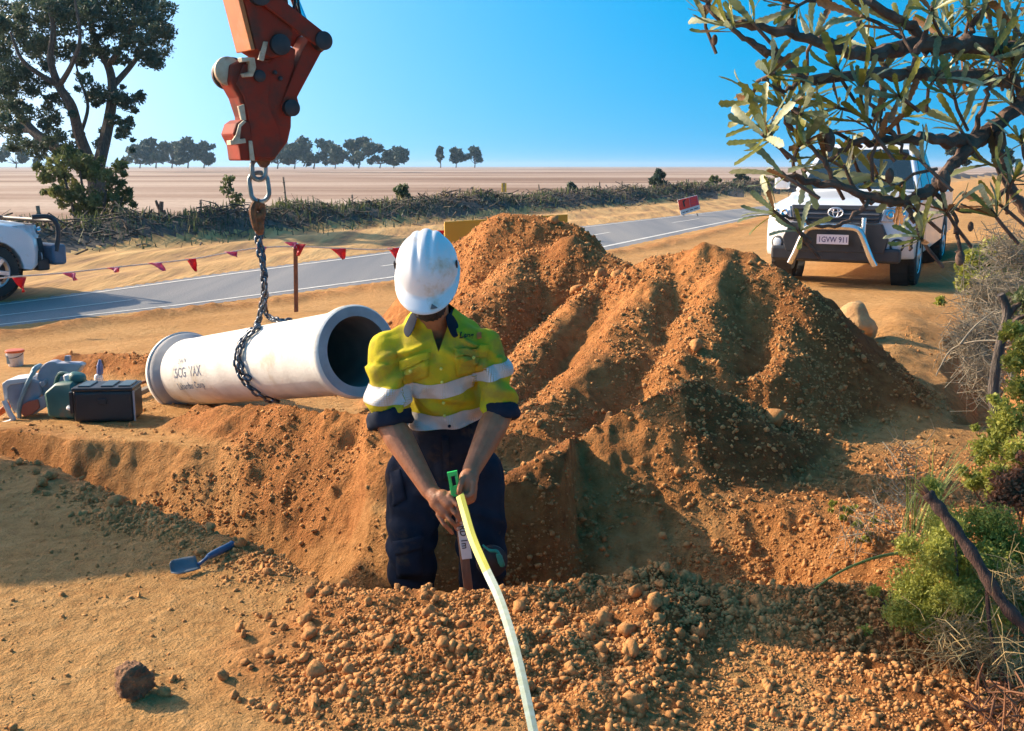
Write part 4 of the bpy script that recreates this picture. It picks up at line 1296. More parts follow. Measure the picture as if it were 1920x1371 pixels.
# ================================================================== UTES
M_WHITE = mat('white_paint', (0.78, 0.79, 0.80), (0.72, 0.73, 0.74), scale=3, rough=0.28, coat=0.6, dirt=(0.55, 0.42, 0.28), dirt_scale=2.2, dirt_amt=0.15)
M_PLASTIC = mat('black_plastic', (0.035, 0.037, 0.042), (0.025, 0.026, 0.03), scale=8, rough=0.5)
M_TYRE = mat('tyre_rubber', (0.028, 0.027, 0.027), (0.05, 0.04, 0.032), scale=7, rough=0.85)
M_ALLOY = mat('alloy', (0.72, 0.73, 0.75), (0.6, 0.61, 0.63), scale=5, rough=0.32, metal=0.75)
M_LENS = mat('headlight_lens', (0.66, 0.70, 0.74), (0.45, 0.50, 0.55), scale=14, rough=0.12, spec=0.8)
M_POLISH = mat('polished_bar', (0.78, 0.77, 0.74), (0.66, 0.65, 0.62), scale=4, rough=0.22, metal=0.85)
M_INDI = mat('amber_lens', (0.75, 0.30, 0.05), (0.6, 0.2, 0.04), scale=9, rough=0.2)
M_PLATEW = mat('plate_white', (0.80, 0.72, 0.76), (0.74, 0.66, 0.70), scale=6, rough=0.4)
M_PLATEB = mat('plate_letters', (0.09, 0.05, 0.16), (0.07, 0.04, 0.12), scale=6, rough=0.5)
def make_ute(name, label, loc, rotz, bullbar='nudge', plate_text=None, badge=True):
    """local axes: -Y is forward, origin on the ground under the front axle"""
    t = thing(name, label, 'ute', loc, rotz, None, world=False)
    def arc(cy, r, a0, a1, n=9): return [(cy + r * math.cos(R(a0 + (a1 - a0) * k / n)), .37 + r * math.sin(R(a0 + (a1 - a0) * k / n))) for k in range(n + 1)]
    WB = 3.05
    side = [(-.86, .42), (-.88, .60), (-.86, .80), (-.80, .96), (-.66, 1.03), (-.2, 1.09), (.42, 1.15), (.55, 1.17), (1.5, 1.16), (2.38, 1.15), (2.40, 1.10), (4.18, 1.10), (4.2, 1.05), (4.2, .52), (4.15, .48)]
    side += [(WB + .44, .46)] + arc(WB, .43, 12, 168) + [(WB - .44, .42), (.46, .38)] + arc(0, .43, 8, 172)[:] + [(-.46, .38), (-.80, .36)]
    n = len(side)
    xs = [-.885, -.87, -.80, -.62, -.3, 0, .3, .62, .80, .87, .885]
    mb = MB(); vs_ = []
    for x in xs:
        k = abs(x) / .885
        for y, z in side:
            yy = y; zz = z
            if y < -.45: yy = y + .24 * k ** 4 * min(1, (-.45 - y) / .3) + .03 * k * k
            if z > .95 and y < 2.39: zz = z - .06 * k ** 5 - .025 * k ** 2 * (1 if y < .5 else 0)
            xx = x
            if z > .9: xx = x * (1 - .03 * (z - .9) / .25)
            vs_.append((xx, yy, zz))
    fs_ = []
    for i in range(len(xs) - 1):
        for j in range(n):
            j2 = (j + 1) % n
            fs_.append((i * n + j, i * n + j2, (i + 1) * n + j2, (i + 1) * n + j))
    fs_.append(tuple(range(n))); fs_.append(tuple((len(xs) - 1) * n + j for j in range(n - 1, -1, -1)))
    mb.raw(vs_, fs_)
    body = mb.build('body', M_WHITE, t, True, bevel=.012)
    # cab: frame with glass panels set in it
    zb, zt = 1.14, 1.76
    def cabp(sy, sx, z):
        f = (z - zb) / (zt - zb)
        return None
    low = [(-.80, .45), (.80, .45), (.82, 2.34), (-.82, 2.34)]
    top = [(-.60, 1.10), (.60, 1.10), (.62, 2.20), (-.62, 2.20)]
    mb = MB()
    mb.raw([(x, y, zb) for x, y in low] + [(x * 1.0, y, zt - .05) for x, y in top] + [(x * .88, y * .94 + .1, zt) for x, y in top],
           [(0, 1, 5, 4), (1, 2, 6, 5), (2, 3, 7, 6), (3, 0, 4, 7), (4, 5, 9, 8), (5, 6, 10, 9), (6, 7, 11, 10), (7, 4, 8, 11), (8, 9, 10, 11), (3, 2, 1, 0)])
    cabo = mb.build('cab', M_WHITE, t, True, bevel=.03, seg=3)
    def quad_on(a, b, c, d, inset, out, nm, m, par):
        a, b, c, d = [Vector(p) for p in (a, b, c, d)]
        ce = (a + b + c + d) / 4
        nn = (b - a).cross(d - a).normalized()
        if nn.dot(ce - Vector((0, 1.4, 1.3))) < 0: nn = -nn
        q = [ce + (p - ce) * inset + nn * out for p in (a, b, c, d)]
        q2 = [p - nn * .03 for p in q]
        return MB().raw(q + q2, [(0, 1, 2, 3), (7, 6, 5, 4), (0, 4, 5, 1), (1, 5, 6, 2), (2, 6, 7, 3), (3, 7, 4, 0)]).build(nm, m, par, bevel=.004)
    L3 = [(x, y, zb) for x, y in low]; T3 = [(x, y, zt - .05) for x, y in top]
    quad_on(L3[0], L3[1], T3[1], T3[0], .90, .006, 'windscreen', M_GLASS, cabo)
    for sgn in (0, 1):
        a, b = (L3[1], L3[2]) if sgn == 0 else (L3[0], L3[3])
        c, d = (T3[2], T3[1]) if sgn == 0 else (T3[3], T3[0])
        A, B, Cc, D = [Vector(p) for p in (a, b, c, d)]
        m1, m2 = A.lerp(B, .52), D.lerp(Cc, .52)
        quad_on(A.lerp(m1, .14), A.lerp(m1, .98), D.lerp(m2, .96), D.lerp(m2, .06), .90, .006, 'side_window', M_GLASS, cabo)
        quad_on(m1.lerp(B, .04), m1.lerp(B, .93), m2.lerp(Cc, .93), m2.lerp(Cc, .04), .90, .006, 'side_window', M_GLASS, cabo)
    # bonnet shut line, wipers, mirrors
    for sx in (-1, 1):
        MB().tube([(sx * .12, .50, 1.165), (sx * .12 + .32, .56, 1.20)], .010, 5).build('wiper', M_PLASTIC, t)
        mb = MB(); mb.box((sx * 1.0, .62, 1.24), (.20, .10, .17)); mb.build('mirror', M_WHITE if sx < 0 else M_PLASTIC, t, bevel=.03, seg=3)
        MB().bar((sx * .80, .66, 1.17), (sx * .95, .63, 1.22), .03, .03).build('mirror_arm', M_PLASTIC, t)
    # front: grille, headlights, bumper
    g = MB(); g.raw([(-.50, -.865, .80), (.50, -.865, .80), (.54, -.80, 1.0), (-.54, -.80, 1.0), (-.50, -.80, .80), (.50, -.80, .80), (.54, -.74, 1.0), (-.54, -.74, 1.0)],
                    [(0, 1, 2, 3), (7, 6, 5, 4), (0, 4, 5, 1), (1, 5, 6, 2), (2, 6, 7, 3), (3, 7, 4, 0)])
    gr = g.build('grille', M_PLASTIC, t, bevel=.008)
    gr.location = (0, -.035, 0)
    for k, z in enumerate((.845, .90, .955)):
        y = -.865 + (z - .8) * .325 - .046
        MB().box((0, y, z), (.98 + .02 * k, .018, .018)).build('grille_bar', mat('bar_grey', (0.16, 0.17, 0.18), (0.12, .12, .13), rough=.35) if k == 1 else M_PLASTIC, t, bevel=.003)
    if badge:
        mb = MB()
        def ring(rx, rz_, r, cx=0, cz=0):
            mb.tube([(cx + rx * math.cos(2 * math.pi * k / 28), -.893, .915 + cz + rz_ * math.sin(2 * math.pi * k / 28)) for k in range(29)], r, 6, cap=False)
        ring(.085, .058, .009); ring(.030, .055, .007); ring(.058, .022, .007, 0, .026)
        mb.build('badge', M_ALLOY, t, True, fix=False)
    for sx in (-1, 1):
        hv = [(sx * .52, -.858, .82), (sx * .80, -.70, .80), (sx * .855, -.50, .86), (sx * .86, -.36, 1.0), (sx * .78, -.62, .995), (sx * .56, -.80, .985)]
        nrm = Vector((sx * .35, -1, .15)).normalized()
        vsl = [Vector(p) + nrm * .018 for p in hv] + [Vector(p) - nrm * .06 for p in hv]
        fsl = [tuple(range(6)), tuple(range(11, 5, -1))] + [((i + 1) % 6, i, 6 + i, 6 + (i + 1) % 6) for i in range(6)]
        hl = MB().raw(vsl, fsl).build('headlight', M_LENS, t, True, bevel=.008)
        for (fx, fy, fz, rr) in ((.62, -.815, .90, .055), (.73, -.74, .90, .048)):
            MB().lathe([(rr, 0), (rr, .03), (rr * .7, .035), (rr * .3, .012)], (sx * fx, fy - .004, fz), (sx * .35, -1, .1), 16).build('reflector', M_CHROME, hl, True)
        # fog lamp
        fl = MB().lathe([(.085, 0), (.085, .03), (.07, .036)], (sx * .70, -.745, .53), (sx * .3, -1, 0), 18).build('fog_lamp_bezel', M_PLASTIC, t, True)
        MB().lathe([(.058, 0), (.058, .035), (.04, .045)], (sx * .70, -.760, .53), (sx * .3, -1, 0), 18).build('fog_lamp', M_LENS, fl, True)
    mb = MB(); mb.prism([(-.58, .44), (-.62, .60), (-.54, .785), (.54, .785), (.62, .60), (.58, .44)], lambda a, b, d: Vector((a, d, b)), -.905, -.80)
    mb.build('air_intake', M_PLASTIC, t, bevel=.01)
    mb = MB(); mb.box((0, -.80, .41), (1.52, .19, .17)); mb.build('lower_valance', M_PLASTIC, t, bevel=.03)
    mb = MB(); mb.box((0, -.55, .34), (.9, .5, .06)); mb.build('sump_guard', M_DARK, t, bevel=.02)
    MB().lathe([(.05, -.6), (.05, .6)], (0, 3.05, .37), (1, 0, 0), 10).build('axle', M_DARK, t)
    MB().lathe([(.05, -.6), (.05, .6)], (0, 0, .37), (1, 0, 0), 10).build('axle', M_DARK, t)
    if bullbar == 'nudge':
        mb = MB()
        q = bez([(-.50, -.97, .30), (-.44, -1.0, .42), (-.33, -1.03, .68), (-.27, -1.03, .735), (-.18, -1.03, .75), (0, -1.03, .752), (.18, -1.03, .75), (.27, -1.03, .735), (.33, -1.03, .68), (.44, -1.0, .42), (.50, -.97, .30)], 6)
        mb.tube(q, .038, 14)
        bb = mb.build('nudge_bar', M_POLISH, t, True)
        for sx in (-1, 1):
            MB().tube([(sx * .345, -.97, .60), (sx * .345, -.95, .86)], .03, 12).build('upright', M_POLISH, bb, True)
            MB().bar((sx * .33, -.80, .52), (sx * .36, -1.0, .56), .05, .06).build('bracket', M_PLASTIC, bb)
    else:
        mb = MB()
        mb.box((0, -1.0, .55), (1.72, .22, .30)); bb = mb.build('steel_bumper', mat('bumper_blue_grey', (0.12, 0.18, 0.26), (0.09, .14, .2), rough=.5), t, bevel=.05, seg=3)
        for sx in (-1, 1):
            MB().tube(bez([(sx * .84, -.95, .60), (sx * .85, -1.0, .85), (sx * .84, -.98, 1.02), (sx * .78, -.90, 1.10), (sx * .70, -.70, 1.10)], 6), .035, 10).build('hoop', M_PLASTIC, bb, True)
        MB().tube([(-.82, -.99, 1.04), (.82, -.99, 1.04)], .032, 10).build('top_rail', M_PLASTIC, bb, True)
    if plate_text:
        pl = MB().box((0, -1.0, .60), (.372, .008, .115)).build('number_plate', M_PLATEW, t, bevel=.003)
        V, F = text_geo(plate_text, .092, .012)
        w = max(v.x for v in V)
        MB().raw([(v.x * .34 / w - .17, -1.0062, .567 + v.y) for v in V], F).build('plate_lettering', M_PLATEB, pl, fix=False)
    # wheels
    def wheel(x, y, sx, wd=0.0):
        w = MB().lathe([(.235, -.105), (.30, -.115), (.355, -.10), (.372, -.07), (.374, 0), (.372, .07), (.355, .10), (.30, .115), (.235, .105)], (x, y, .372), (1, 0, 0), 40)
        w.f = [f for f in w.f if len(f) == 4]
        ty = w.build('wheel', M_TYRE, t, True)
        rm = MB().lathe([(.236, -.10), (.232, -.02), (.225, .08)], (x, y, .372), (sx, 0, 0), 32)
        rm.f = [f for f in rm.f if len(f) == 4]
        rm.lathe([(.238, .098), (.225, .108), (.214, .10)], (x, y, .372), (sx, 0, 0), 32)
        rm.f = [f for f in rm.f if len(f) == 4]
        rm.build('rim', M_ALLOY, ty, True)
        sp = MB()
        for k in range(6):
            a = 2 * math.pi * k / 6 + .2
            d = Vector((0, math.cos(a), math.sin(a)))
            c = Vector((x + sx * .085, y, .372))
            sp.bar(c + d * .03, c + d * .222, .062, .03, up=(sx, 0, 0))
        sp.lathe([(.0, .12), (.05, .115), (.075, .10), (.08, .06)], (x, y, .372), (sx, 0, 0), 20)
        sp.build('spokes', M_ALLOY, ty, bevel=.006)
        MB().lathe([(.20, .03), (.02, .035)], (x, y, .372), (sx, 0, 0), 24).build('brake_disc', M_PIN, ty)
        # knobbly tread
        tn = MB()
        for k in range(36):
            a = 2 * math.pi * k / 36
            for q in (-.07, 0, .07):
                a2 = a + (.09 if q == 0 else 0)
                d = Vector((0, math.cos(a2), math.sin(a2)))
                tn.box(Vector((x + q, y, .372)) + d * .376, (.05, .034, .014), Matrix.Rotation(a2 - math.pi / 2, 3, 'X'))
        tn.build('tread', M_TYRE, ty)
    for yy in (0, 3.05):
        for sx in (-1, 1):
            wheel(sx * .775, yy, sx)
            mb = MB(); mb.lathe([(.46, -.14), (.46, .06)], (sx * .74, yy, .40), (sx, 0, 0), 24); mb.f = [f for f in mb.f if len(f) == 4]
            mb.build('wheel_well', M_DARK, t)
    for sx in (-1, 1):
        for yy in (1.0, 1.75):
            MB().box((sx * .888, yy + .22, 1.0), (.02, .16, .03)).build('door_handle', M_PLASTIC, t, bevel=.008)
        MB().bar((sx * .884, .50, 1.12), (sx * .884, .50, .45), .004, .006).build('door_seam', M_PLASTIC, t)
    return t
ug = G(1590, 524, 0.0)
uyaw = R(-27)
make_ute('white_ute', 'white ute with polished nudge bar parked behind the banksia branches', (4.30, 13.75, hz(4.3, 13.6) - .005), uyaw, 'nudge', '1GVW 911')
wheel_pt = Vector((-7.28, 14.9, 0))
lyaw = math.atan2(.80, .60) + math.pi / 2     # forward along the road, right and away
fwd = Vector((.62, .785, 0))
rgt = Vector((.785, -.62, 0))                  # the side that faces us
origin = wheel_pt - rgt * .80
make_ute('white_ute', 'white four-wheel drive cut by the left frame edge beyond the road', (origin.x, origin.y, ROAD_Z + .05), math.atan2(fwd.y, fwd.x) + math.pi / 2, 'bull', None, False)

# ================================================================== BUNTING
M_ROPE = mat('white_rope', (0.72, 0.64, 0.56), (0.6, 0.5, 0.4), scale=20, rough=0.8)
M_FLAG = mat('red_flag', (0.72, 0.02, 0.035), (0.60, 0.015, 0.03), scale=9, rough=0.55, trans=0.35)
M_FLAGP = mat('faded_pink_flag', (0.72, 0.16, 0.30), (0.62, 0.10, 0.22), scale=9, rough=0.55, trans=0.35)
M_STAKE = mat('stake_timber', (0.26, 0.10, 0.045), (0.17, 0.07, 0.035), scale=18, rough=0.85)
sb_ = G(555, 584, -.27)
stake = thing('bunting_stake', 'dark timber stake carrying the flag bunting beside the road', 'stake', tuple(sb_))
st = P(554, 462, sb_.y)
MB().bar(sb_ - Vector((0, 0, .1)), st, .045, .045).build('post', M_STAKE, stake, bevel=.004)
MB().lathe([(.034, -.02), (.034, .03), (.02, .04)], st, (0, 0, 1), 10).build('cap', M_ROPE, stake, True)
bun = thing('flag_bunting', 'string of red and pink safety flags running past the timber stake', 'bunting', tuple(sb_))
SY = sb_.y
left_end = P(-80, 537, SY - 1.6)
rope_pts = [left_end, P(0, 522, SY - 1.4), P(120, 512, SY - 1.1), P(240, 499, SY - .8), P(360, 486, SY - .5), P(470, 467, SY - .2), st + Vector((0, -.03, 0)), P(640, 466, SY + .3), P(740, 466, SY + .6), P(826, 436, SY + 1.2), P(930, 430, SY + 1.6)]
rq = bez(rope_pts, 8)
MB().tube(rq, .0095, 6).build('rope', M_ROPE, bun, True)
def flag(u, v, Y, wpx, hpx, skew, m, seed):
    rg = np.random.default_rng(seed)
    s = Y / FPX; c = P(u, v, Y)
    W, Hh = wpx * s, hpx * s
    mb = MB(); V = []; F = []
    nx, ny = 5, 6
    for j in range(ny + 1):
        f = j / ny
        for i in range(nx + 1):
            g_ = i / nx - .5
            x = g_ * W * (1 - .88 * f) + skew * s * f
            z = -Hh * f
            y = .035 * math.sin(4 * f + 5 * g_ + seed) * (0.3 + f)
            V.append(c + Vector((x, y, z)))
    for j in range(ny):
        for i in range(nx): F.append((j * 6 + i, j * 6 + i + 1, j * 6 + i + 7, j * 6 + i + 6))
    o = mb.raw(V, F).build('flag', m, bun, True, fix=False)
    sm = o.modifiers.new('thick', 'SOLIDIFY'); sm.thickness = .002
for i, (u, v, dY, w, h, sk, m) in enumerate([(36, 520, -1.3, 26, 28, 6, M_FLAG), (130, 512, -1.1, 26, 14, 10, M_FLAGP), (213, 502, -.9, 26, 9, 5, M_FLAGP), (290, 493, -.7, 26, 15, 18, M_FLAGP), (357, 485, -.5, 20, 24, 10, M_FLAG), (432, 472, -.3, 24, 10, 12, M_FLAGP), (490, 463, -.15, 20, 9, 6, M_FLAGP), (545, 454, -.02, 24, 12, 8, M_FLAGP), (562, 458, -.02, 24, 22, -4, M_FLAG), (634, 466, .3, 30, 20, 10, M_FLAG), (740, 465, .6, 28, 22, 6, M_FLAG), (826, 432, 1.2, 16, 14, 2, M_FLAG)]):
    flag(u, v, SY + dY - .02, w, h, sk, m, i)

# ================================================================== YELLOW BOARD AND ROAD SIGN
M_BOARD = mat('ochre_yellow_board', (0.62, 0.34, 0.02), (0.54, 0.29, 0.02), scale=2.5, rough=0.6, dirt=(0.45, 0.25, 0.06), dirt_scale=3, dirt_amt=.3)
b0 = P(833, 416, 10.6); b1 = P(1064, 402, 11.1)
yb = thing('yellow_board', 'large blank yellow board standing behind the rearmost soil heap', 'board', (b0.x, b0.y, hz(b0.x, b0.y)))
dz = Vector((0, 0, -.62))
d_ = (b1 - b0).normalized(); nrm = Vector((d_.y, -d_.x, 0))
mb = MB(); q = [b0, b1, b1 + dz, b0 + dz]
mb.raw([p + nrm * .012 for p in q] + [p - nrm * .012 for p in q], [(0, 1, 2, 3), (7, 6, 5, 4), (0, 4, 5, 1), (1, 5, 6, 2), (2, 6, 7, 3), (3, 7, 4, 0)])
mb.build('panel', M_BOARD, yb, bevel=.006)
for f in (.15, .85):
    p = b0.lerp(b1, f); gz = hz(p.x, p.y)
    MB().bar((p.x + .03, p.y + .06, gz - .1), (p.x + .03, p.y + .06, p.z - .05), .05, .05).build('leg', M_GALV, yb)
M_SIGNR = mat('sign_red', (0.80, 0.045, 0.02), (0.7, 0.04, 0.02), scale=5, rough=0.45)
M_SIGNP = mat('sign_pink_red', (0.62, 0.04, 0.07), (0.54, 0.035, 0.06), scale=5, rough=0.45)
M_SIGNW = mat('sign_white', (0.74, 0.68, 0.66), (0.66, 0.6, 0.58), scale=5, rough=0.5)
M_SIGNK = mat('sign_black', (0.03, 0.02, 0.02), (0.02, 0.015, 0.015), rough=0.6)
SGY = 41.0
so = P(1292, 402, SGY)
sign = thing('roadwork_sign', 'tilted red roadwork sign with white strip beside the far lane', 'sign', (so.x, so.y, ROAD_Z))
def sg(u, v, d=0.0): return P(u, v, SGY) + Vector((.1, -1, 0)).normalized() * d
def sgq(name, q, d0, d1, m, par):
    mb = MB(); mb.prism(q, lambda a, b, d: sg(a, b, d), d0, d1); return mb.build(name, m, par)
pn = sgq('sign_panel', [(1270, 375), (1307, 366), (1313, 392), (1277, 404)], -.02, .02, M_SIGNW, sign)
sgq('red_field', [(1270.6, 375.6), (1291, 370.5), (1294, 389), (1274, 395)], .022, .03, M_SIGNR, pn)
sgq('text_field', [(1291.4, 370.4), (1306.6, 366.6), (1310.6, 384), (1294.4, 388.8)], .022, .03, M_SIGNP, pn)
sgq('worker_symbol', [(1279, 377), (1284, 374), (1285.5, 373.6), (1284, 377), (1282.5, 379), (1284.5, 387), (1282, 388), (1280, 382)], .032, .038, M_SIGNK, pn)
sgq('lettering', [(1279.5, 398.2), (1284, 396.8), (1284.3, 398), (1279.8, 399.6)], .022, .028, M_SIGNK, pn)
sgq('lettering', [(1285.5, 396.2), (1290.5, 394.6), (1290.9, 396), (1285.9, 397.8)], .022, .028, M_SIGNK, pn)
sgq('lettering', [(1293, 393.6), (1299, 391.8), (1299.3, 393.2), (1293.4, 395.1)], .022, .028, M_SIGNK, pn)
sgq('lettering', [(1301, 391.2), (1308.6, 388.8), (1309, 390.2), (1301.4, 392.6)], .022, .028, M_SIGNK, pn)
for v0 in (373, 377, 381.5):
    sgq('lettering', [(1295.5, v0), (1304.5, v0 - 2.5), (1304.9, v0 - .6), (1296, v0 + 1.9)], .032, .037, M_SIGNR, pn)
for u in (1280, 1306):
    MB().bar(sg(u + 1, 400, -.04), Vector((sg(u, 400).x + .1, SGY + .25, ROAD_Z)), .03, .03).build('leg', M_GALV, sign)

# ================================================================== TOOLS ON THE GROUND
def gz_pt(u, v):
    p = G(u, v, 0.0)
    for _ in range(4): p = G(u, v, hz(p.x, p.y))
    return p
M_CASE = mat('black_case', (0.030, 0.032, 0.036), (0.022, 0.023, 0.026), scale=7, rough=0.45, dirt=(0.16, 0.10, 0.06), dirt_scale=6, dirt_amt=.12)
M_TEAL = mat('teal_plastic', (0.05, 0.17, 0.15), (0.035, 0.12, 0.10), scale=6, rough=0.5, dirt=(0.25, 0.16, 0.09), dirt_scale=7, dirt_amt=.35)
M_BLUEG = mat('blue_grey_plastic', (0.30, 0.42, 0.45), (0.22, 0.33, 0.36), scale=8, rough=0.45)
M_GREYP = mat('grey_plastic', (0.42, 0.43, 0.48), (0.30, 0.31, 0.35), scale=8, rough=0.5, dirt=(0.4, 0.3, 0.2), dirt_scale=8, dirt_amt=.3)
M_WHITEP = mat('white_plastic', (0.78, 0.78, 0.76), (0.68, 0.68, 0.66), scale=8, rough=0.4, dirt=(0.5, 0.4, 0.28), dirt_scale=7, dirt_amt=.3)
M_ORNP = mat('orange_plastic', (0.70, 0.14, 0.03), (0.55, 0.1, 0.025), scale=8, rough=0.45)
M_LIDRIB = mat('case_rib', (0.08, 0.12, 0.135), (0.06, .09, .10), rough=.35)  # bluer than the case: sky reflection put into the colour
# black case
cb0 = gz_pt(196, 793)
cz = cb0.z
case = thing('tool_case', 'closed black hard tool case on the ground left of the pipe', 'case', tuple(cb0), R(4), None, False)
MB().box((0, .10, .100), (.345, .215, .190)).build('shell', M_CASE, case, bevel=.022, seg=3)
MB().box((0, .10, .200), (.350, .220, .022)).build('lid_rim', M_CASE, case, bevel=.008)
for x in (-.11, 0.02, .12):
    MB().box((x, .10, .2145), (.07, .16, .010)).build('lid_rib', M_LIDRIB, case, bevel=.004)
for k in range(3):
    MB().box((-.184 - k * .0, .02 + k * .07, .12), (.022, .03, .13)).build('side_rib', M_CASE, case, bevel=.006)
MB().tube(bez([(-.185, .06, .07), (-.225, .07, .075), (-.225, .14, .075), (-.185, .15, .07)], 5), .012, 8).build('handle', M_WHITEP, case, True)
MB().box((0, -.012, .13), (.05, .012, .035)).build('latch', M_CASE, case, bevel=.004)
MB().tube([(.178, -.004, .01), (.178, -.004, .19)], .006, 6).build('edge_trim', M_GREYP, case)
# green fuel can behind it
jc0 = gz_pt(118, 786)
can = thing('fuel_can', 'dirty teal green fuel can between the saw and the black case', 'fuel can', (jc0.x, jc0.y + .10, jc0.z), R(-14), None, False)
mb = MB()
mb.raw([(-.08, -.10, 0), (.10, -.10, 0), (.10, .10, 0), (-.08, .10, 0), (-.10, -.10, .15), (.11, -.10, .15), (.11, .10, .15), (-.10, .10, .15), (-.03, -.07, .215), (.09, -.07, .225), (.09, .07, .225), (-.03, .07, .215)],
       [(3, 2, 1, 0), (0, 1, 5, 4), (1, 2, 6, 5), (2, 3, 7, 6), (3, 0, 4, 7), (4, 5, 9, 8), (5, 6, 10, 9), (6, 7, 11, 10), (7, 4, 8, 11), (8, 9, 10, 11)])
mb.build('tank', M_TEAL, can, True, bevel=.02, seg=3)
MB().lathe([(.048, 0), (.05, .02), (.042, .035), (.03, .04)], (.07, 0, .225), (.3, 0, 1), 18).build('cap', M_TEAL, can, True)
MB().lathe([(.03, 0), (.03, .05), (.015, .06)], (.02, .0, .20), (-.2, 0, 1), 12).build('spout', M_WHITEP, can, True)
MB().tube(bez([(-.09, 0, .16), (-.05, 0, .25), (.02, 0, .25)], 5), .014, 8).build('handle', M_TEAL, can, True)
# white marking-paint can standing behind the case
sp0 = gz_pt(188, 752)
spray = thing('marking_paint_can', 'white and blue spray can standing behind the black tool case', 'spray can', tuple(sp0))
MB().lathe([(.026, 0), (.028, .006), (.028, .15), (.026, .17), (.015, .18)], sp0, (0, 0, 1), 20).build('can_body', M_WHITEP, spray, True)
MB().lathe([(.014, .178), (.020, .184), (.020, .235), (.012, .26), (.008, .275)], sp0, (.06, 0, 1), 16).build('nozzle_cap', mat('spray_blue', (0.12, 0.18, 0.40), (0.09, 0.14, 0.32), rough=.4), spray, True)
# battens
for nm, a, b, w, lb in (('timber_batten', gz_pt(243, 754) + Vector((0, 0, .03)), P(306, 722, 7.15), .045, 'pale timber batten leaning from the black case towards the pipe'),
                        ('timber_batten', gz_pt(244, 738) + Vector((0, .2, .03)), P(300, 706, 7.4), .026, 'thin darker batten lying behind the pale one by the pipe socket')):
    o = thing(nm, lb, 'batten', tuple(a))
    b = Vector((b.x, b.y, max(b.z, hz(b.x, b.y) + .05)))
    MB().bar(a, b, w, w * .7).build('plank', M_PALEWOOD if w > .03 else M_STAKE, o, bevel=.003)
# bucket
bk0 = gz_pt(30, 686)
bk = thing('paint_bucket', 'small white pail with a red rim standing at the left edge', 'bucket', tuple(bk0))
MB().lathe([(.056, 0), (.058, .004), (.072, .125), (.074, .13), (.070, .13), (.056, .008)], bk0, (0, 0, 1), 28).build('pail', M_WHITEP, bk, True)
MB().lathe([(.073, .120), (.078, .122), (.078, .138), (.072, .142), (.05, .140)], bk0, (0, 0, 1), 28).build('rim', M_ORNP, bk, True)
MB().tube([bk0 + Vector((.074 * math.cos(a), -.074 * math.sin(a) - .004, .115 - .035 * math.sin(a))) for a in [math.pi * k / 12 for k in range(13)]], .003, 5).build('wire_handle', M_STEEL, bk, True)
MB().box(bk0 + Vector((-.035, -.052, .062)), (.03, .012, .07)).build('paper_label', M_BLUEG, bk)
# cut-off saw
sw0 = gz_pt(62, 785)
saw = thing('cut_off_saw', 'white and grey petrol cut-off saw with orange handle at the left', 'saw', (sw0.x, sw0.y, sw0.z))
SWY = sw0.y + .10
def sw(u, v, d=0.0): 
    p = P(u, v, SWY); return Vector((p.x, SWY + d, p.z))
def swp(name, q, d0, d1, m, par=saw, bevel=.006):
    mb = MB(); mb.prism(q, lambda a, b, d: sw(a, b, d), d0, d1); return mb.build(name, m, par, bevel=bevel)
swp('engine_housing', [(16, 718), (24, 712), (62, 706), (82, 712), (86, 735), (70, 760), (52, 776), (32, 770), (22, 748)], -.06, .09, M_GREYP, bevel=.014)
swp('top_cover', [(13, 716), (22, 709), (64, 704), (66, 712), (28, 718), (22, 724), (24, 746), (18, 748)], -.07, .10, M_WHITEP, bevel=.006)
gd = MB(); 
gq = [(88 + 48 * math.cos(R(a)), 732 - 56 * math.sin(R(a))) for a in range(185, 20, -12)]
gq = [(108 + 30 * math.cos(R(a)) * 1.0 - 8, 722 - 46 * math.sin(R(a))) for a in range(200, 60, -12)] + [(150, 680), (158, 684), (146, 700), (140, 716), (128, 728), (96, 742)]
swp('blade_guard', gq, -.03, .05, M_GREYP, bevel=.008)
MB().lathe([(.125, 0), (.125, .004)], sw(116, 722, .01), (0, 1, 0), 32).build('cutting_disc', M_PIN, saw)
swp('guard_stud', [(122, 667), (131, 667), (132, 678), (122, 678)], -.01, .02, M_GREYP, bevel=.003)
swp('belt_arm', [(54, 760), (60, 752), (130, 718), (142, 722), (136, 734), (74, 772), (60, 774)], -.085, -.055, M_GREYP, bevel=.008)
swp('belt_cover', [(52, 768), (56, 752), (66, 746), (84, 742), (88, 758), (74, 770), (60, 776)], -.10, -.087, mat('saw_red', (0.45, 0.13, 0.08), (0.35, .1, .06), rough=.5), bevel=.006)
MB().tube(bez([sw(46, 778, -.07), sw(48, 755, -.085), sw(58, 725, -.085), sw(66, 705, -.07), sw(70, 692, -.04)], 6), .0125, 10).build('front_handle', M_BLUEG, saw, True)
MB().tube(bez([sw(66, 700, -.04), sw(70, 690, -.03), sw(72, 688, .03)], 5), .017, 10).build('handle_grip', M_BLUEG, saw, True)
swp('rear_handle', [(-6, 772), (20, 750), (24, 756), (20, 764), (-2, 782)], -.02, .04, M_ORNP, bevel=.006)
MB().tube(bez([sw(22, 745, -.10), sw(34, 768, -.11), sw(40, 780, -.11), sw(22, 787, -.11), sw(4, 789, -.10), sw(-6, 780, -.08), sw(-2, 768, -.06)], 6), .016, 10).build('foot_frame', M_WHITEP, saw, True)
swp('fuel_cap', [(82, 714), (92, 708), (94, 718), (88, 724)], -.07, -.03, M_GREYP)
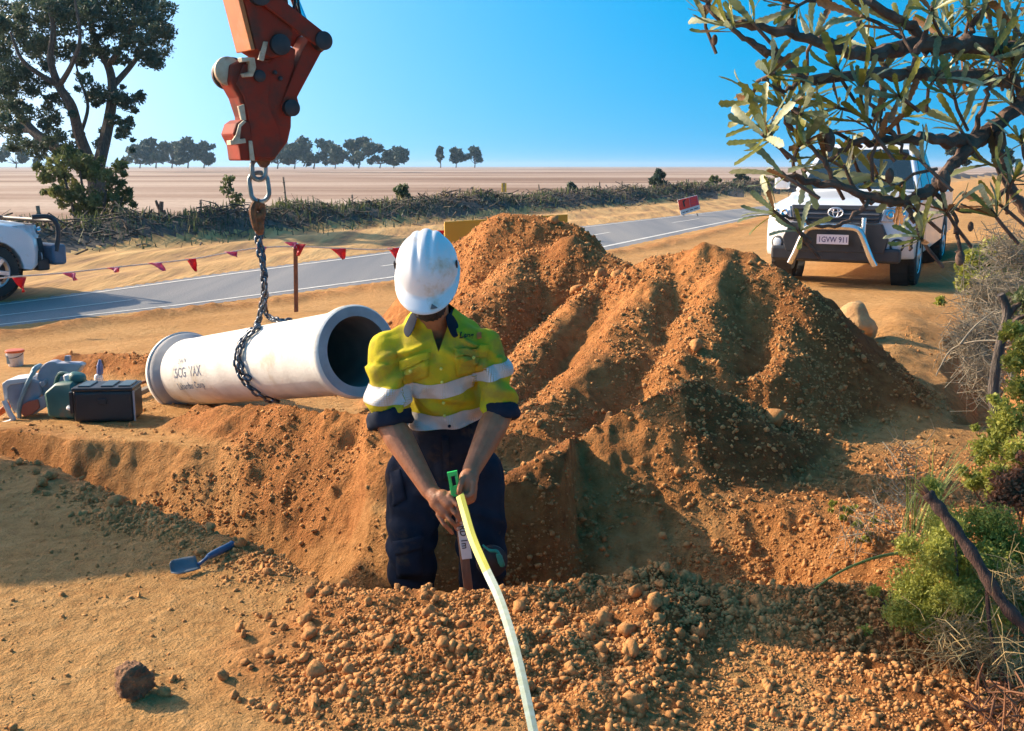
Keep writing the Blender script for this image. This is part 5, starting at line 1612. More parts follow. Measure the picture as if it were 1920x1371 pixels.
# trowel
tw0 = gz_pt(345, 1078)
tz = hz(tw0.x, tw0.y) + .016
M_TRB = mat('trowel_steel', (0.13, 0.165, 0.19), (0.09, 0.115, 0.135), scale=12, rough=0.5, dirt=(0.24, 0.15, 0.08), dirt_scale=10, dirt_amt=.4)
M_TRH = mat('trowel_handle', (0.045, 0.10, 0.20), (0.03, 0.07, 0.15), scale=10, rough=0.45)
trow = thing('hand_trowel', 'small blue hand trowel lying on the shaded ground', 'trowel', (tw0.x, tw0.y, tz))
def tp(u, v, dz=0.0):
    p = G(u, v, tz); return Vector((p.x, p.y, tz + dz))
mb = MB(); V = []; F = []
a, b = tp(320, 1074), tp(372, 1062); ax = (b - a).normalized(); sx_ = Vector((-ax.y, ax.x, 0)); Lb = (b - a).length
for i in range(9):
    f = i / 8; w = .034 * min(1, math.sqrt(min(1, f * 5 + .05))) * (1 - .25 * max(0, f - .7) / .3)
    for j in range(7):
        g_ = j / 6 * 2 - 1
        V.append(a + ax * Lb * f + sx_ * w * g_ + Vector((0, 0, .010 * g_ * g_ + .006 + .016 * g_)))
for i in range(8):
    for j in range(6): F.append((i * 7 + j, i * 7 + j + 1, i * 7 + j + 8, i * 7 + j + 7))
o = mb.raw(V, F).build('blade', M_TRB, trow, True, fix=False)
sm = o.modifiers.new('thick', 'SOLIDIFY'); sm.thickness = .003
MB().tube(bez([b + Vector((0, 0, .006)), tp(384, 1060, .02), tp(392, 1054, .022)], 4), [.010, .008, .007, .007, .007, .007, .008, .009, .010], 8).build('neck', M_TRH, trow, True)
MB().tube(bez([tp(390, 1055, .022), tp(412, 1045, .024), tp(432, 1035, .024), tp(438, 1032, .024)], 4), [.010, .012, .0135, .014, .0145, .0145, .014, .0145, .015, .0155, .0155, .014, .009], 10).build('handle', M_TRH, trow, True)

# ================================================================== THE WORKER
M_SKIN = mat('skin', (0.40, 0.155, 0.07), (0.31, 0.115, 0.05), scale=25, rough=0.55, bump=0.0015, bscale=160, dirt=(0.36, 0.20, 0.10), dirt_scale=18, dirt_amt=.25)
M_BEARD = mat('dark_beard', (0.030, 0.022, 0.018), (0.018, 0.014, 0.012), scale=60, rough=0.8, bump=0.006, bscale=180)
M_HIVIS = mat('hivis_yellow', (0.58, 0.48, 0.022), (0.47, 0.38, 0.02), scale=7, rough=0.8, bump=0.0012, bscale=220, dirt=(0.30, 0.21, 0.05), dirt_scale=6, dirt_amt=.55, spec=0.12)
M_TAPE = mat('reflective_tape', (0.66, 0.60, 0.55), (0.55, 0.49, 0.45), scale=14, rough=0.4, bump=0.0008, bscale=200)
M_NAVY = mat('navy_drill', (0.022, 0.028, 0.045), (0.013, 0.017, 0.028), scale=8, rough=0.85, bump=0.001, bscale=260, dirt=(0.10, 0.065, 0.04), dirt_scale=6, dirt_amt=.15, spec=0.12)
M_HELMET = mat('white_helmet', (0.80, 0.80, 0.80), (0.74, 0.74, 0.75), scale=6, rough=0.33, dirt=(0.55, 0.44, 0.30), dirt_scale=9, dirt_amt=.18)
M_BTN = mat('button_yellow', (0.70, 0.66, 0.12), (0.6, 0.56, 0.1), rough=.4)
M_EYE = mat('eye', (0.6, 0.58, 0.55), (0.5, 0.48, 0.46), rough=.2)
FLOOR = -0.44
person = thing('person', 'worker in white helmet and yellow hi-vis shirt standing in the pit holding a tape', 'person', (-.24, 3.78, FLOOR))
def cap(mb, a, b, ra, rb, n=14):
    """closed tapered capsule"""
    a = Vector(a); b = Vector(b); d = b - a; L = d.length; d.normalize()
    prof = []
    for k in range(5): 
        t = math.pi / 2 * k / 4; prof.append((max(ra * math.sin(t), 1e-7), -ra * math.cos(t)))
    for k in range(5):
        t = math.pi / 2 * k / 4; prof.append((max(rb * math.cos(t), 1e-7), L + rb * math.sin(t)))
    mb.lathe(prof, a, d, n)
def remeshed(mb, voxel, smooth_it, factor=.5):
    me = bpy.data.meshes.new('tmp'); me.from_pydata([tuple(v) for v in mb.v], [], mb.f)
    b = bmesh.new(); b.from_mesh(me); bmesh.ops.remove_doubles(b, verts=b.verts, dist=1e-6); bmesh.ops.recalc_face_normals(b, faces=b.faces); b.to_mesh(me); b.free()
    o = bpy.data.objects.new('tmp', me); COL.objects.link(o)
    r = o.modifiers.new('r', 'REMESH'); r.mode = 'VOXEL'; r.voxel_size = voxel
    s = o.modifiers.new('s', 'SMOOTH'); s.iterations = smooth_it; s.factor = factor
    dg = bpy.context.evaluated_depsgraph_get()
    out = bpy.data.meshes.new_from_object(o.evaluated_get(dg))
    bpy.data.objects.remove(o); bpy.data.meshes.remove(me)
    return out
def coords(me):
    a = np.empty(len(me.vertices) * 3, np.float32); me.vertices.foreach_get('co', a); return a.reshape(-1, 3).astype(float)
def normals(me):
    a = np.empty(len(me.vertices) * 3, np.float32); me.vertices.foreach_get('normal', a); return a.reshape(-1, 3).astype(float)
def setco(me, V): me.vertices.foreach_set('co', np.asarray(V, np.float32).ravel()); me.update()
def to_local(me, par):
    V = coords(me) - np.array(OFF[par]); setco(me, V)
def rot_from(z, x):
    z = Vector(z).normalized(); x = Vector(x); x = (x - z * x.dot(z)).normalized(); y = z.cross(x)
    return Matrix((x, y, z)).transposed()
# joints (world)
J = dict(pelvis=P(838, 880, 3.86), waist=P(838, 812, 3.80), belly=P(834, 755, 3.74), chest=P(826, 672, 3.66), neck=P(812, 598, 3.62),
         shL=P(732, 655, 3.64), shR=P(905, 645, 3.64), elL=P(722, 778, 3.60), elR=P(939, 768, 3.60), wrL=P(806, 920, 3.42), wrR=P(884, 882, 3.42),
         hipL=P(785, 890, 3.86), hipR=P(888, 890, 3.86))
kneeL = Vector((J['hipL'].x - .015, 3.80, .02)); kneeR = Vector((J['hipR'].x + .02, 3.80, .02))
ankL = Vector((kneeL.x, 3.88, FLOOR + .09)); ankR = Vector((kneeR.x + .01, 3.86, FLOOR + .09))
HU = Vector((-.03, -.60, .80)).normalized()           # up of the bowed head
HX = Vector((1, -.02, .0)); HX = (HX - HU * HX.dot(HU)).normalized()
HF = -(HU.cross(HX)).normalized()
if HF.y > 0: HF = -HF
HC = P(802, 518, 3.50)                                  # head centre
HR = Matrix((HX, HF, HU)).transposed()
def hd(x, f, u): return HC + HX * x + HF * f + HU * u
# --- body: one continuous figure
mb = MB()
cap(mb, J['pelvis'] + Vector((0, .02, 0)), J['waist'] + Vector((0, .02, 0)), .100, .092); cap(mb, J['waist'] + Vector((0, .02, 0)), J['belly'] + Vector((0, .015, 0)), .092, .092); cap(mb, J['belly'] + Vector((0, .015, 0)), J['chest'] + Vector((0, .01, 0)), .092, .10)
mb.ball(J['chest'] + Vector((0, .015, .02)), (.125, .085, .11)); cap(mb, J['chest'] + Vector((0, .02, .06)), J['neck'], .070, .054)
cap(mb, J['neck'], hd(0, -.02, -.05), .056, .055)
mb.ball(HC, (.074, .092, .112), 16, 12, HR)
mb.ball(hd(0, .045, -.075), (.052, .048, .050), 14, 10, HR)      # jaw
cap(mb, hd(0, .088, .012), hd(0, .112, -.022), .010, .015)           # nose
mb.ball(hd(.012, .103, -.026), .010); mb.ball(hd(-.012, .103, -.026), .010)
cap(mb, hd(-.035, .080, .030), hd(.035, .080, .030), .011, .011)     # brow
cap(mb, hd(-.020, .092, -.055), hd(.020, .092, -.055), .008, .008)   # lips
for s_ in (-1, 1): mb.ball(hd(s_ * .077, -.01, -.01), (.010, .020, .032), 10, 8, HR)
for s_ in 'LR':
    cap(mb, J['chest'] + Vector((0, .02, .02)), J['sh' + s_] + Vector((0, .01, -.015)), .055, .040)
    cap(mb, J['sh' + s_] + Vector((0, .01, -.015)), J['el' + s_], .044, .043)
    d_ = J['wr' + s_] - J['el' + s_]
    cap(mb, J['el' + s_], J['el' + s_] + d_ * .32, .048, .051); cap(mb, J['el' + s_] + d_ * .32, J['el' + s_] + d_ * .75, .051, .038); cap(mb, J['el' + s_] + d_ * .75, J['wr' + s_], .038, .031)
for h_, k_, a_ in ((J['hipL'], kneeL, ankL), (J['hipR'], kneeR, ankR)):
    cap(mb, h_, k_, .085, .060); cap(mb, k_, a_, .058, .042); cap(mb, a_ + Vector((0, .03, -.05)), a_ + Vector((0, -.16, -.06)), .038, .032)
# hands: palm, four fingers in two bends, thumb from the side of the palm
def finger(pts, r):
    for i in range(len(pts) - 1): cap(mb, pts[i], pts[i + 1], r * (1 - .07 * i), r * (1 - .07 * (i + 1)), 10)
HY = 3.36
def hp(u, v, dy=0.0): return P(u, v, HY + dy)
# hand at image left: back of the hand up, fingers running down to the right onto the peg
palm = [hp(818, 932, .04), hp(836, 950, .01)]
cap(mb, J['wrL'], hp(822, 936, .03), .028, .032); cap(mb, hp(820, 940, .03), hp(836, 958, .01), .030, .026); cap(mb, hp(830, 932, .02), hp(842, 944, .0), .026, .022)
finger([hp(842, 931, .0), hp(858, 947, -.022), hp(866, 958, -.016), hp(866, 968, .0)], .0095)
finger([hp(839, 945, .0), hp(854, 963, -.024), hp(862, 974, -.016), hp(863, 982, .0)], .0095)
finger([hp(831, 957, .0), hp(845, 976, -.02), hp(854, 986, -.010), hp(857, 993, .004)], .0090)
finger([hp(821, 965, .01), hp(833, 984, -.008), hp(843, 994, .0), hp(848, 1000, .008)], .0080)
finger([hp(834, 930, .02), hp(846, 925, .012), hp(858, 924, .004), hp(866, 926, -.004)], .0110)      # thumb along the top
# hand at image right: fist turned down, thumb and index pinching the tape end
cap(mb, J['wrR'], hp(880, 898, .03), .029, .031); cap(mb, hp(878, 896, .03), hp(880, 916, .02), .031, .028)
finger([hp(870, 892, .015), hp(864, 908, -.012), hp(861, 920, -.016), hp(864, 928, -.006)], .0110)    # thumb
finger([hp(888, 906, .0), hp(886, 926, -.018), hp(876, 932, -.022), hp(867, 930, -.012)], .0108)      # index
finger([hp(890, 912, .01), hp(888, 934, -.004), hp(878, 940, -.006), hp(872, 936, .006)], .0105)
finger([hp(888, 916, .025), hp(886, 938, .016), hp(876, 943, .014), hp(871, 938, .024)], .0100)
finger([hp(884, 918, .04), hp(881, 936, .034), hp(874, 941, .034), hp(870, 937, .042)], .0090)
bme = remeshed(mb, .0040, 2, .4)
to_local(bme, person)
body = link_mesh('body', bme, M_SKIN, person, True); bme.name = 'body'
for s_ in (-1, 1):
    MB().ball(hd(s_ * .030, .083, .012), .0115, 12, 8).build('eye', M_EYE, body, True)
# fingernails on the left-hand fingers
for u, v, dy in ((867, 966, -.012), (864, 980, -.012), (858, 991, -.006)):
    MB().ball(hp(u, v, dy - .004), (.005, .003, .006), 8, 6).build('fingernail', mat('nail', (0.55, 0.36, 0.28), (0.5, .33, .25), rough=.35), body, True)
# beard and hair
mb = MB(); mb.ball(hd(0, .050, -.092), (.056, .050, .048), 14, 10, HR)
for s_ in (-1, 1): mb.ball(hd(s_ * .055, .020, -.050), (.022, .042, .045), 12, 8, HR)
cap(mb, hd(-.025, .097, -.044), hd(.025, .097, -.044), .008, .008)
me = remeshed(mb, .006, 2); V = coords(me); N = normals(me)
setco(me, V + N * (0.004 * vnoise(V[:, 0] * 160, V[:, 1] * 160, V[:, 2] * 160, 5))[:, None]); to_local(me, person)
link_mesh('beard', me, M_BEARD, person, True)
mb = MB(); mb.ball(hd(0, -.025, .0), (.080, .088, .10), 16, 12, HR)
me = remeshed(mb, .008, 1); to_local(me, person); link_mesh('hair', me, M_BEARD, person, True)
# --- shirt
SLV = {'L': (J['shL'] + Vector((-.012, 0, 0)), J['elL'] + Vector((.016, 0, .015)), .066, .072), 'R': (J['shR'] + Vector((.006, 0, 0)), J['elR'] + Vector((-.004, 0, .015)), .060, .058)}
mb = MB()
hem = P(836, 815, 3.765)
cap(mb, hem, J['belly'], .135, .130); cap(mb, J['belly'], J['chest'], .124, .132)
for s_ in (-1, 1):
    mb.ball(J['chest'] + Vector((s_ * .055, .0, .02)), (.115, .118, .125))
    mb.ball(J['belly'] + Vector((s_ * .035, 0, 0)), (.115, .112, .12)); mb.ball(hem + Vector((s_ * .038, -.012, .02)), (.118, .135, .12))
cap(mb, J['chest'] + Vector((-.05, .03, .06)), J['neck'] + Vector((-.012, .02, -.005)), .10, .070); cap(mb, J['chest'] + Vector((.05, .03, .06)), J['neck'] + Vector((.012, .02, -.005)), .10, .070)
for k, (a, b, ra, rb) in SLV.items():
    cap(mb, J['neck'] + Vector((0, .03, -.055)), a, .062, ra - .008); cap(mb, a, a.lerp(b, .5), ra, (ra + rb) / 2 + .004); cap(mb, a.lerp(b, .5), b, (ra + rb) / 2 + .004, rb)
sme = remeshed(mb, .0075, 8, .5)
V = coords(sme); N = normals(sme)
def seg_t(V, a, b):
    a = np.array(a); b = np.array(b); d = b - a; t = (V - a) @ d / (d @ d); tc = np.clip(t, 0, 1)
    return t, np.linalg.norm(V - a - tc[:, None] * d, axis=1)
tL, dL = seg_t(V, SLV['L'][0], SLV['L'][1]); tR, dR = seg_t(V, SLV['R'][0], SLV['R'][1])
cls = np.zeros(len(V), int)
cls[(dL < .088) & (V[:, 0] < J['shL'].x + .045) & (tL > .25)] = 1
cls[(dR < .078) & (V[:, 0] > J['shR'].x - .030) & (tR > .25)] = 2
# cloth folds: slack pulled from the shoulders to the elbows and across the waist
def folds(V, cls):
    x, y, z = V[:, 0], V[:, 1], V[:, 2]
    w = vnoise(x * 9, y * 9, z * 9, 3)
    f1 = np.sin((x * 34 + z * 58 + w * 3.0)) * sstep(J['belly'].z + .20, J['belly'].z - .05, z) * .009
    f2 = np.sin((z * 62 - (x - J['shL'].x) * 46 + w * 4)) * (cls == 1) * .011
    f3 = np.sin((z * 60 + (x - J['shR'].x) * 50 + w * 4)) * (cls == 2) * .010
    f4 = np.maximum(np.sin(x * 44 - z * 70 + w * 3.5), 0) ** 2 * np.exp(-((x - J['shL'].x - .06) / .07) ** 2) * np.exp(-((z - J['chest'].z - .02) / .10) ** 2) * .022
    f5 = np.maximum(np.sin(x * 40 + z * 66 + w * 3.5), 0) ** 2 * np.exp(-((x - J['shR'].x + .05) / .07) ** 2) * np.exp(-((z - J['chest'].z - .02) / .10) ** 2) * .020
    f6 = .0045 * vnoise(x * 26, y * 26, z * 26, 8) + .008 * vnoise(x * 12, y * 12, z * 12, 9)
    return (cls == 0) * f1 + f2 + f3 + f4 + f5 + f6
V2 = V + N * folds(V, cls)[:, None]
setco(sme, V2)
# cut bands for the reflective tape, the open neck, the hem
def bands_from(me, bands):
    """bands: list of (class, point, normal, half width); returns faces split out as lists of coordinates"""
    b = bmesh.new(); b.from_mesh(me)
    lay = b.faces.layers.int.new('band')
    for ci, p, n_, hw in bands:
        for s_ in (-1, 1):
            geom = [f for f in b.faces] + list(b.edges) + list(b.verts)
            near = [g_ for g_ in geom]
            bmesh.ops.bisect_plane(b, geom=near, plane_co=Vector(p) + Vector(n_).normalized() * hw * s_, plane_no=Vector(n_).normalized())
    return b, lay
def up_tilt(du, dv): 
    v = Vector((dv, 0, du)); return v.normalized()
TB1 = P(833, 719, 3.62); TB2 = P(832, 788, 3.64)
BANDS = [(0, TB1, Vector((-.15, -.20, .97)), .029), (0, TB2, Vector((-.06, -.14, .98)), .028),
         (1, P(718, 736, 3.6), Vector((.02, -.05, 1)), .028), (2, P(940, 692, 3.6), Vector((-.20, -.05, .97)), .025)]
bm2, lay = bands_from(sme, BANDS)
NVX = P(822, 600, 3.55).x; NVZ = P(826, 664, 3.5).z; NVK = .36
for s_ in (-1, 1):
    bmesh.ops.bisect_plane(bm2, geom=list(bm2.faces) + list(bm2.edges) + list(bm2.verts), plane_co=Vector((NVX, 0, NVZ)), plane_no=Vector((s_, 0, -NVK)).normalized())
bm2.faces.ensure_lookup_table(); bm2.normal_update()
cen_ = np.array([f.calc_center_median()[:] for f in bm2.faces])
tLf, dLf = seg_t(cen_, SLV['L'][0], SLV['L'][1]); tRf, dRf = seg_t(cen_, SLV['R'][0], SLV['R'][1])
fcls = np.zeros(len(cen_), int)
fcls[(dLf < .090) & (cen_[:, 0] < J['shL'].x + .050) & (tLf > .25)] = 1
fcls[(dRf < .080) & (cen_[:, 0] > J['shR'].x - .034) & (tRf > .25)] = 2
hem_z = P(836, 815, 3.66).z
kill = []
tape_faces = [[] for _ in BANDS]
vx = P(822, 640, 3.5)
for i, f in enumerate(bm2.faces):
    c = Vector(cen_[i])
    for k, (ci, p, n_, hw) in enumerate(BANDS):
        nn = Vector(n_).normalized()
        if fcls[i] == ci and abs((c - Vector(p)).dot(nn)) < hw:
            tape_faces[k].append([tuple(v.co + f.normal * .0028) for v in f.verts])
    # open neck: a V at the front
    if fcls[i] == 0 and f.normal.y < .15 and c.z > NVZ and abs(c.x - NVX) < NVK * (c.z - NVZ):
        kill.append(f)
    elif fcls[i] == 0 and (c - TB2).dot(Vector(BANDS[1][2]).normalized()) < -.0285: kill.append(f)
    elif fcls[i] == 1 and tLf[i] > 1.10: kill.append(f)
    elif fcls[i] == 2 and tRf[i] > 1.08: kill.append(f)
bmesh.ops.delete(bm2, geom=kill, context='FACES')
bm2.to_mesh(sme); bm2.free()
shirt_bvh_me = sme.copy()
to_local(sme, person)
shirt = link_mesh('shirt', sme, M_HIVIS, person, True); sme.name = 'shirt'
for k, fl in enumerate(tape_faces):
    mb = MB()
    for q in fl: mb.raw(q, [tuple(range(len(q)))])
    mb.build('reflective_tape', M_TAPE, shirt, True)
# decals that follow the cloth: pockets, placket, buttons, badge
def bvh_of(me):
    b = bmesh.new(); b.from_mesh(me); t = BVHTree.FromBMesh(b); b.free(); return t
SB = bvh_of(shirt_bvh_me)
CAMV = Vector((0, 0, CAM_H))
def on_cloth(u, v, out, tree_=SB):
    d = (P(u, v, 3.0) - CAMV).normalized()
    hit, nn, ix, dist = tree_.ray_cast(CAMV, d)
    if hit is None: return None
    if nn.dot(d) > 0: nn = -nn
    return hit + nn * out
def decal(name, corners, out, m, par, nu=8, nv=6, tree_=SB, thick=.002):
    """a patch of cloth sewn on: corners in order, drawn as a bilinear grid on the garment"""
    (a, b, c, d) = corners
    V = []; ok = True
    for j in range(nv + 1):
        for i in range(nu + 1):
            s_, t_ = i / nu, j / nv
            u = (a[0] * (1 - s_) + b[0] * s_) * (1 - t_) + (d[0] * (1 - s_) + c[0] * s_) * t_
            v = (a[1] * (1 - s_) + b[1] * s_) * (1 - t_) + (d[1] * (1 - s_) + c[1] * s_) * t_
            p = on_cloth(u, v, out, tree_)
            if p is None: return None
            V.append(p)
    F = [(j * (nu + 1) + i, j * (nu + 1) + i + 1, (j + 1) * (nu + 1) + i + 1, (j + 1) * (nu + 1) + i) for j in range(nv) for i in range(nu)]
    o = MB().raw(V, F).build(name, m, par, True, fix=False)
    sm = o.modifiers.new('thick', 'SOLIDIFY'); sm.thickness = thick; sm.offset = 0
    return o
decal('placket', ((816, 662), (834, 662), (838, 806), (824, 806)), .004, M_HIVIS, shirt, 3, 14)
for u, v in ((827, 690), (829, 715), (832, 752), (833, 778)):
    p = on_cloth(u, v, .008)
    if p: MB().ball(p, (.0055, .004, .0055), 10, 6).build('button', M_BTN, shirt, True)
p = on_cloth(843, 797, .006)
if p: MB().ball(p, (.006, .004, .006), 10, 6).build('stud', M_NAVY, shirt, True)
pk = decal('chest_pocket', ((750, 690), (805, 668), (803, 706), (756, 722)), .0035, M_HIVIS, shirt)
decal('pocket_flap', ((749, 676), (808, 660), (806, 674), (752, 700)), .0105, M_HIVIS, shirt)
decal('chest_pocket', ((852, 668), (914, 660), (912, 694), (856, 706)), .0035, M_HIVIS, shirt)
decal('pocket_flap', ((850, 655), (917, 648), (914, 668), (853, 670)), .0105, M_HIVIS, shirt)
for u, v in ((772, 697), (886, 674)):
    p = on_cloth(u, v, .009)
    if p: MB().ball(p, (.006, .004, .006), 10, 6).build('button', M_BTN, shirt, True)
# shirt badge: dark script word with an orange block
V, F = text_geo('Leng', .030, .02)
pts = [on_cloth(862 + v.x * 430, 634 - v.y * 480, .006) for v in V]
if all(p is not None for p in pts): MB().raw(pts, F).build('badge_lettering', mat('badge_ink', (0.03, 0.025, 0.02), (0.02, .02, .015), rough=.8), shirt, fix=False)
decal('badge_block', ((893, 626), (903, 625), (904, 635), (894, 637)), .007, mat('badge_orange', (0.70, 0.18, 0.03), (0.62, .15, .03), rough=.7), shirt, 3, 3, thick=.001)
# collar and rolled cuffs
def ribbon(name, pts_a, pts_b, m, par, thick=.004):
    n = len(pts_a); V = [Vector(p) for p in pts_a] + [Vector(p) for p in pts_b]
    F = [(i, i + 1, n + i + 1, n + i) for i in range(n - 1)]
    o = MB().raw(V, F).build(name, m, par, True, fix=False)
    sm = o.modifiers.new('thick', 'SOLIDIFY'); sm.thickness = thick
    sb2 = o.modifiers.new('sub', 'SUBSURF'); sb2.levels = 2; sb2.render_levels = 2
    return o
NK = J['neck']
for s_, a0, tipx in ((-1, 0, 757), (1, 0, 872)):
    up = []; lo_ = []
    for k in range(7):
        a = R(100 - k * 27)                                   # from the nape round to the front
        c_ = Vector((s_ * math.cos(R(90) - (R(100) - a) * 1.0) if False else s_ * math.sin(R(k * 24)), math.cos(R(k * 24)), 0))
        f = k / 6
        r1 = .066; r2 = .088
        up.append(NK + Vector((c_.x * r1, c_.y * r1 + .005, .060 - .040 * f)))
        lo_.append(NK + Vector((c_.x * r2 + s_ * .020 * f, c_.y * r2 + .005 - .032 * f, .016 - .080 * f)))
    ribbon('collar', up, lo_, M_NAVY, shirt)
for k, (a, b, ra, rb) in SLV.items():
    d_ = (b - a).normalized()
    fore = (J['wr' + k] - J['el' + k]).normalized()
    ax_ = (d_ * .7 + fore * .3).normalized()
    c_ = b + d_ * (.028 if k == 'L' else .022)
    mb = MB(); mb.lathe([(rb * .70, -.022), (rb * 1.00, -.028), (rb * 1.10, -.015), (rb * 1.13, .0), (rb * 1.10, .018), (rb * 1.0, .030), (rb * .72, .028)], c_, ax_, 36)
    me = remeshed(mb, .006, 2); V = coords(me); N = normals(me)
    setco(me, V + N * (.005 * vnoise(V[:, 0] * 30, V[:, 1] * 30, V[:, 2] * 46, 12))[:, None]); to_local(me, person)
    link_mesh('rolled_cuff', me, M_NAVY, shirt, True)
# --- trousers
mb = MB()
for s_ in (-1, 1):
    mb.ball(J['waist'] + Vector((s_ * .045, -.005, 0)), (.105, .128, .13)); mb.ball(J['pelvis'] + Vector((s_ * .065, -.005, 0)), (.118, .140, .14))
cap(mb, J['waist'] + Vector((0, -.01, .03)), J['pelvis'] + Vector((0, -.01, -.04)), .13, .14)
for h_, k_, a_, s_ in ((J['hipL'], kneeL, ankL, -1), (J['hipR'], kneeR, ankR, 1)):
    cap(mb, h_ + Vector((s_ * .012, 0, 0)), k_ + Vector((s_ * .012, 0, 0)), .112, .092); cap(mb, k_ + Vector((s_ * .012, 0, 0)), a_ + Vector((s_ * .008, 0, .02)), .092, .080)
tme = remeshed(mb, .0095, 6, .5)
V = coords(tme); N = normals(tme)
w = vnoise(V[:, 0] * 8, V[:, 1] * 8, V[:, 2] * 8, 21)
fo = .006 * np.sin(V[:, 2] * 52 + V[:, 0] * 30 + w * 4) * sstep(.45, .1, V[:, 2]) + .005 * vnoise(V[:, 0] * 14, V[:, 1] * 14, V[:, 2] * 14, 22) + .006 * np.sin(V[:, 0] * 60 + w * 5) * np.exp(-((V[:, 2] - J['pelvis'].z) / .10) ** 2)
setco(tme, V + N * fo[:, None])
TBV = bvh_of(tme)
to_local(tme, person)
trs = link_mesh('trousers', tme, M_NAVY, person, True)
decal('cargo_pocket', ((742, 1020), (790, 1008), (792, 1080), (746, 1085)), .004, M_NAVY, trs, 6, 6, TBV, .006)
decal('pocket_flap', ((740, 1014), (792, 1002), (790, 1028), (744, 1042)), .010, M_NAVY, trs, 6, 4, TBV, .005)
decal('front_pocket', ((732, 885), (752, 880), (762, 935), (738, 950)), .004, M_NAVY, trs, 4, 6, TBV, .004)
decal('fly', ((828, 818), (842, 818), (842, 900), (832, 900)), .004, M_NAVY, trs, 2, 8, TBV, .003)
for a_ in (ankL, ankR):
    mb = MB(); mb.box(a_ + Vector((0, -.06, -.075)), (.10, .29, .03)); 
    so_ = mb.build('boot', M_DARK, person, bevel=.012, seg=3)
    mb = MB(); cap(mb, a_ + Vector((0, .03, -.02)), a_ + Vector((0, -.15, -.045)), .052, .042); cap(mb, a_ + Vector((0, .03, .05)), a_ + Vector((0, .03, -.04)), .055, .052)
    me = remeshed(mb, .01, 3); to_local(me, person); link_mesh('boot_upper', me, mat('boot_leather', (0.20, 0.11, 0.06), (0.14, 0.075, 0.04), rough=.8), so_, True)
# --- helmet
mb = MB(); V = []; F = []
NA, NB = 72, 26
for j in range(NB + 1):
    f = j / NB                                        # 0 at the crown, 1 at the rim
    th = f * R(96)
    for i in range(NA):
        ph = 2 * math.pi * i / NA
        x = math.sin(th) * math.cos(ph); y_ = math.sin(th) * math.sin(ph); z = math.cos(th)
        rx, ry_, rz_ = .100, .126, .122
        p = Vector((x * rx, y_ * ry_, z * rz_))
        r = 1.0
        lx = p.x; ly = p.y
        # three raised ribs run front to back over the crown, with a step above the peak
        top_ = max(0, min(1, (z - .12) / .25)) * max(0, min(1, (.112 - ly) / .05))
        for c0, wd, am in ((0, .014, .045), (-.036, .011, .040), (.036, .011, .040)):
            r += am * math.exp(-((lx - c0) / wd) ** 4) * top_
        sidep = math.exp(-((abs(lx) - .085) / .03) ** 2) * max(0, min(1, (z + .05) / .15)) * max(0, min(1, (.085 - ly) / .03))
        r += .030 * sidep
        p = p * r
        V.append(p)
# flared rim and peak
for j in range(1, 5):
    f = j / 4
    for i in range(NA):
        ph = 2 * math.pi * i / NA
        fr = max(0.0, math.sin(ph))
        ext = .008 + .045 * fr ** 2.2
        x = math.cos(ph); y_ = math.sin(ph)
        base = V[NB * NA + i]
        d2 = Vector((x * .8, y_, 0)).normalized()
        V.append(Vector((base.x, base.y, base.z)) + d2 * ext * f + Vector((0, 0, -.020 * f * fr - .004 * f)))
for j in range(NB + 4):
    for i in range(NA):
        i2 = (i + 1) % NA
        F.append((j * NA + i, (j + 1) * NA + i, (j + 1) * NA + i2, j * NA + i2))
HEL = hd(0, -.008, .028)
def hel(p): return HEL + HX * p.x + HF * p.y + HU * p.z
o = mb.raw([hel(p) for p in V], F).build('hard_hat', M_HELMET, person, True)
try: o.data.set_sharp_from_angle(angle=R(80))
except Exception: pass
sm = o.modifiers.new('thick', 'SOLIDIFY'); sm.thickness = .004; sm.offset = -1
hat = o
for s_ in (-1, 1):
    mb = MB(); mb.box(hel(Vector((s_ * .1005, .020, .035))), (.006, .012, .026), HR); mb.build('slot', M_PIN, hat, bevel=.002)
pt = hel(Vector((.030, .158, -.024)))
mb = MB(); mb.prism([(-.010, .009), (.012, .004), (-.006, -.012)], lambda a, b, d: pt + HX * a + HF * b * .8 + HU * (d - b * .3), .0, .003); mb.build('maker_mark', mat('mark_grey', (0.12, 0.12, 0.12), (0.08, .08, .08), rough=.6), hat)

# ================================================================== PEG, TAPE, REEL
M_PEG = mat('peg_timber', (0.20, 0.10, 0.06), (0.13, 0.065, 0.04), scale=20, rough=0.8, stretch=(4, 4, .6))
M_LBL = mat('label_white', (0.66, 0.66, 0.66), (0.55, 0.55, 0.55), scale=12, rough=0.6, dirt=(0.4, 0.28, 0.18), dirt_scale=16, dirt_amt=.3)
M_TAPEY = mat('tape_yellow', (0.66, 0.66, 0.10), (0.60, 0.58, 0.10), scale=10, rough=0.5, trans=0.3)
M_GRN = mat('bright_green', (0.03, 0.58, 0.13), (0.025, 0.50, 0.11), scale=10, rough=0.45)
pg0 = P(884, 1150, 3.44); pg1 = P(858, 938, 3.37)
pg = thing('survey_peg', 'upright timber survey peg with a white handwritten label in front of the worker', 'peg', tuple(pg0))
pf = (P(884, 1150, 3.44) - pg1).normalized()
bot = pg1 + pf * ((pg1.z - FLOOR) / -pf.z)
MB().bar(bot, pg1, .030, .012, up=(0, -1, 0)).build('shaft', M_PEG, pg, bevel=.002)
la = P(861, 945, 3.37) + Vector((0, -.008, 0)); lb = P(876, 1046, 3.40) + Vector((0, -.009, 0))
lbl = MB().bar(la, lb, .0335, .0045, up=(0, -1, 0)).build('paper_label', M_LBL, pg, bevel=.001)
V, F = text_geo('RD 1m', .030, .012)
ax_ = (lb - la).normalized(); sd_ = Vector((1, 0, 0)); sd_ = (sd_ - ax_ * sd_.dot(ax_)).normalized()
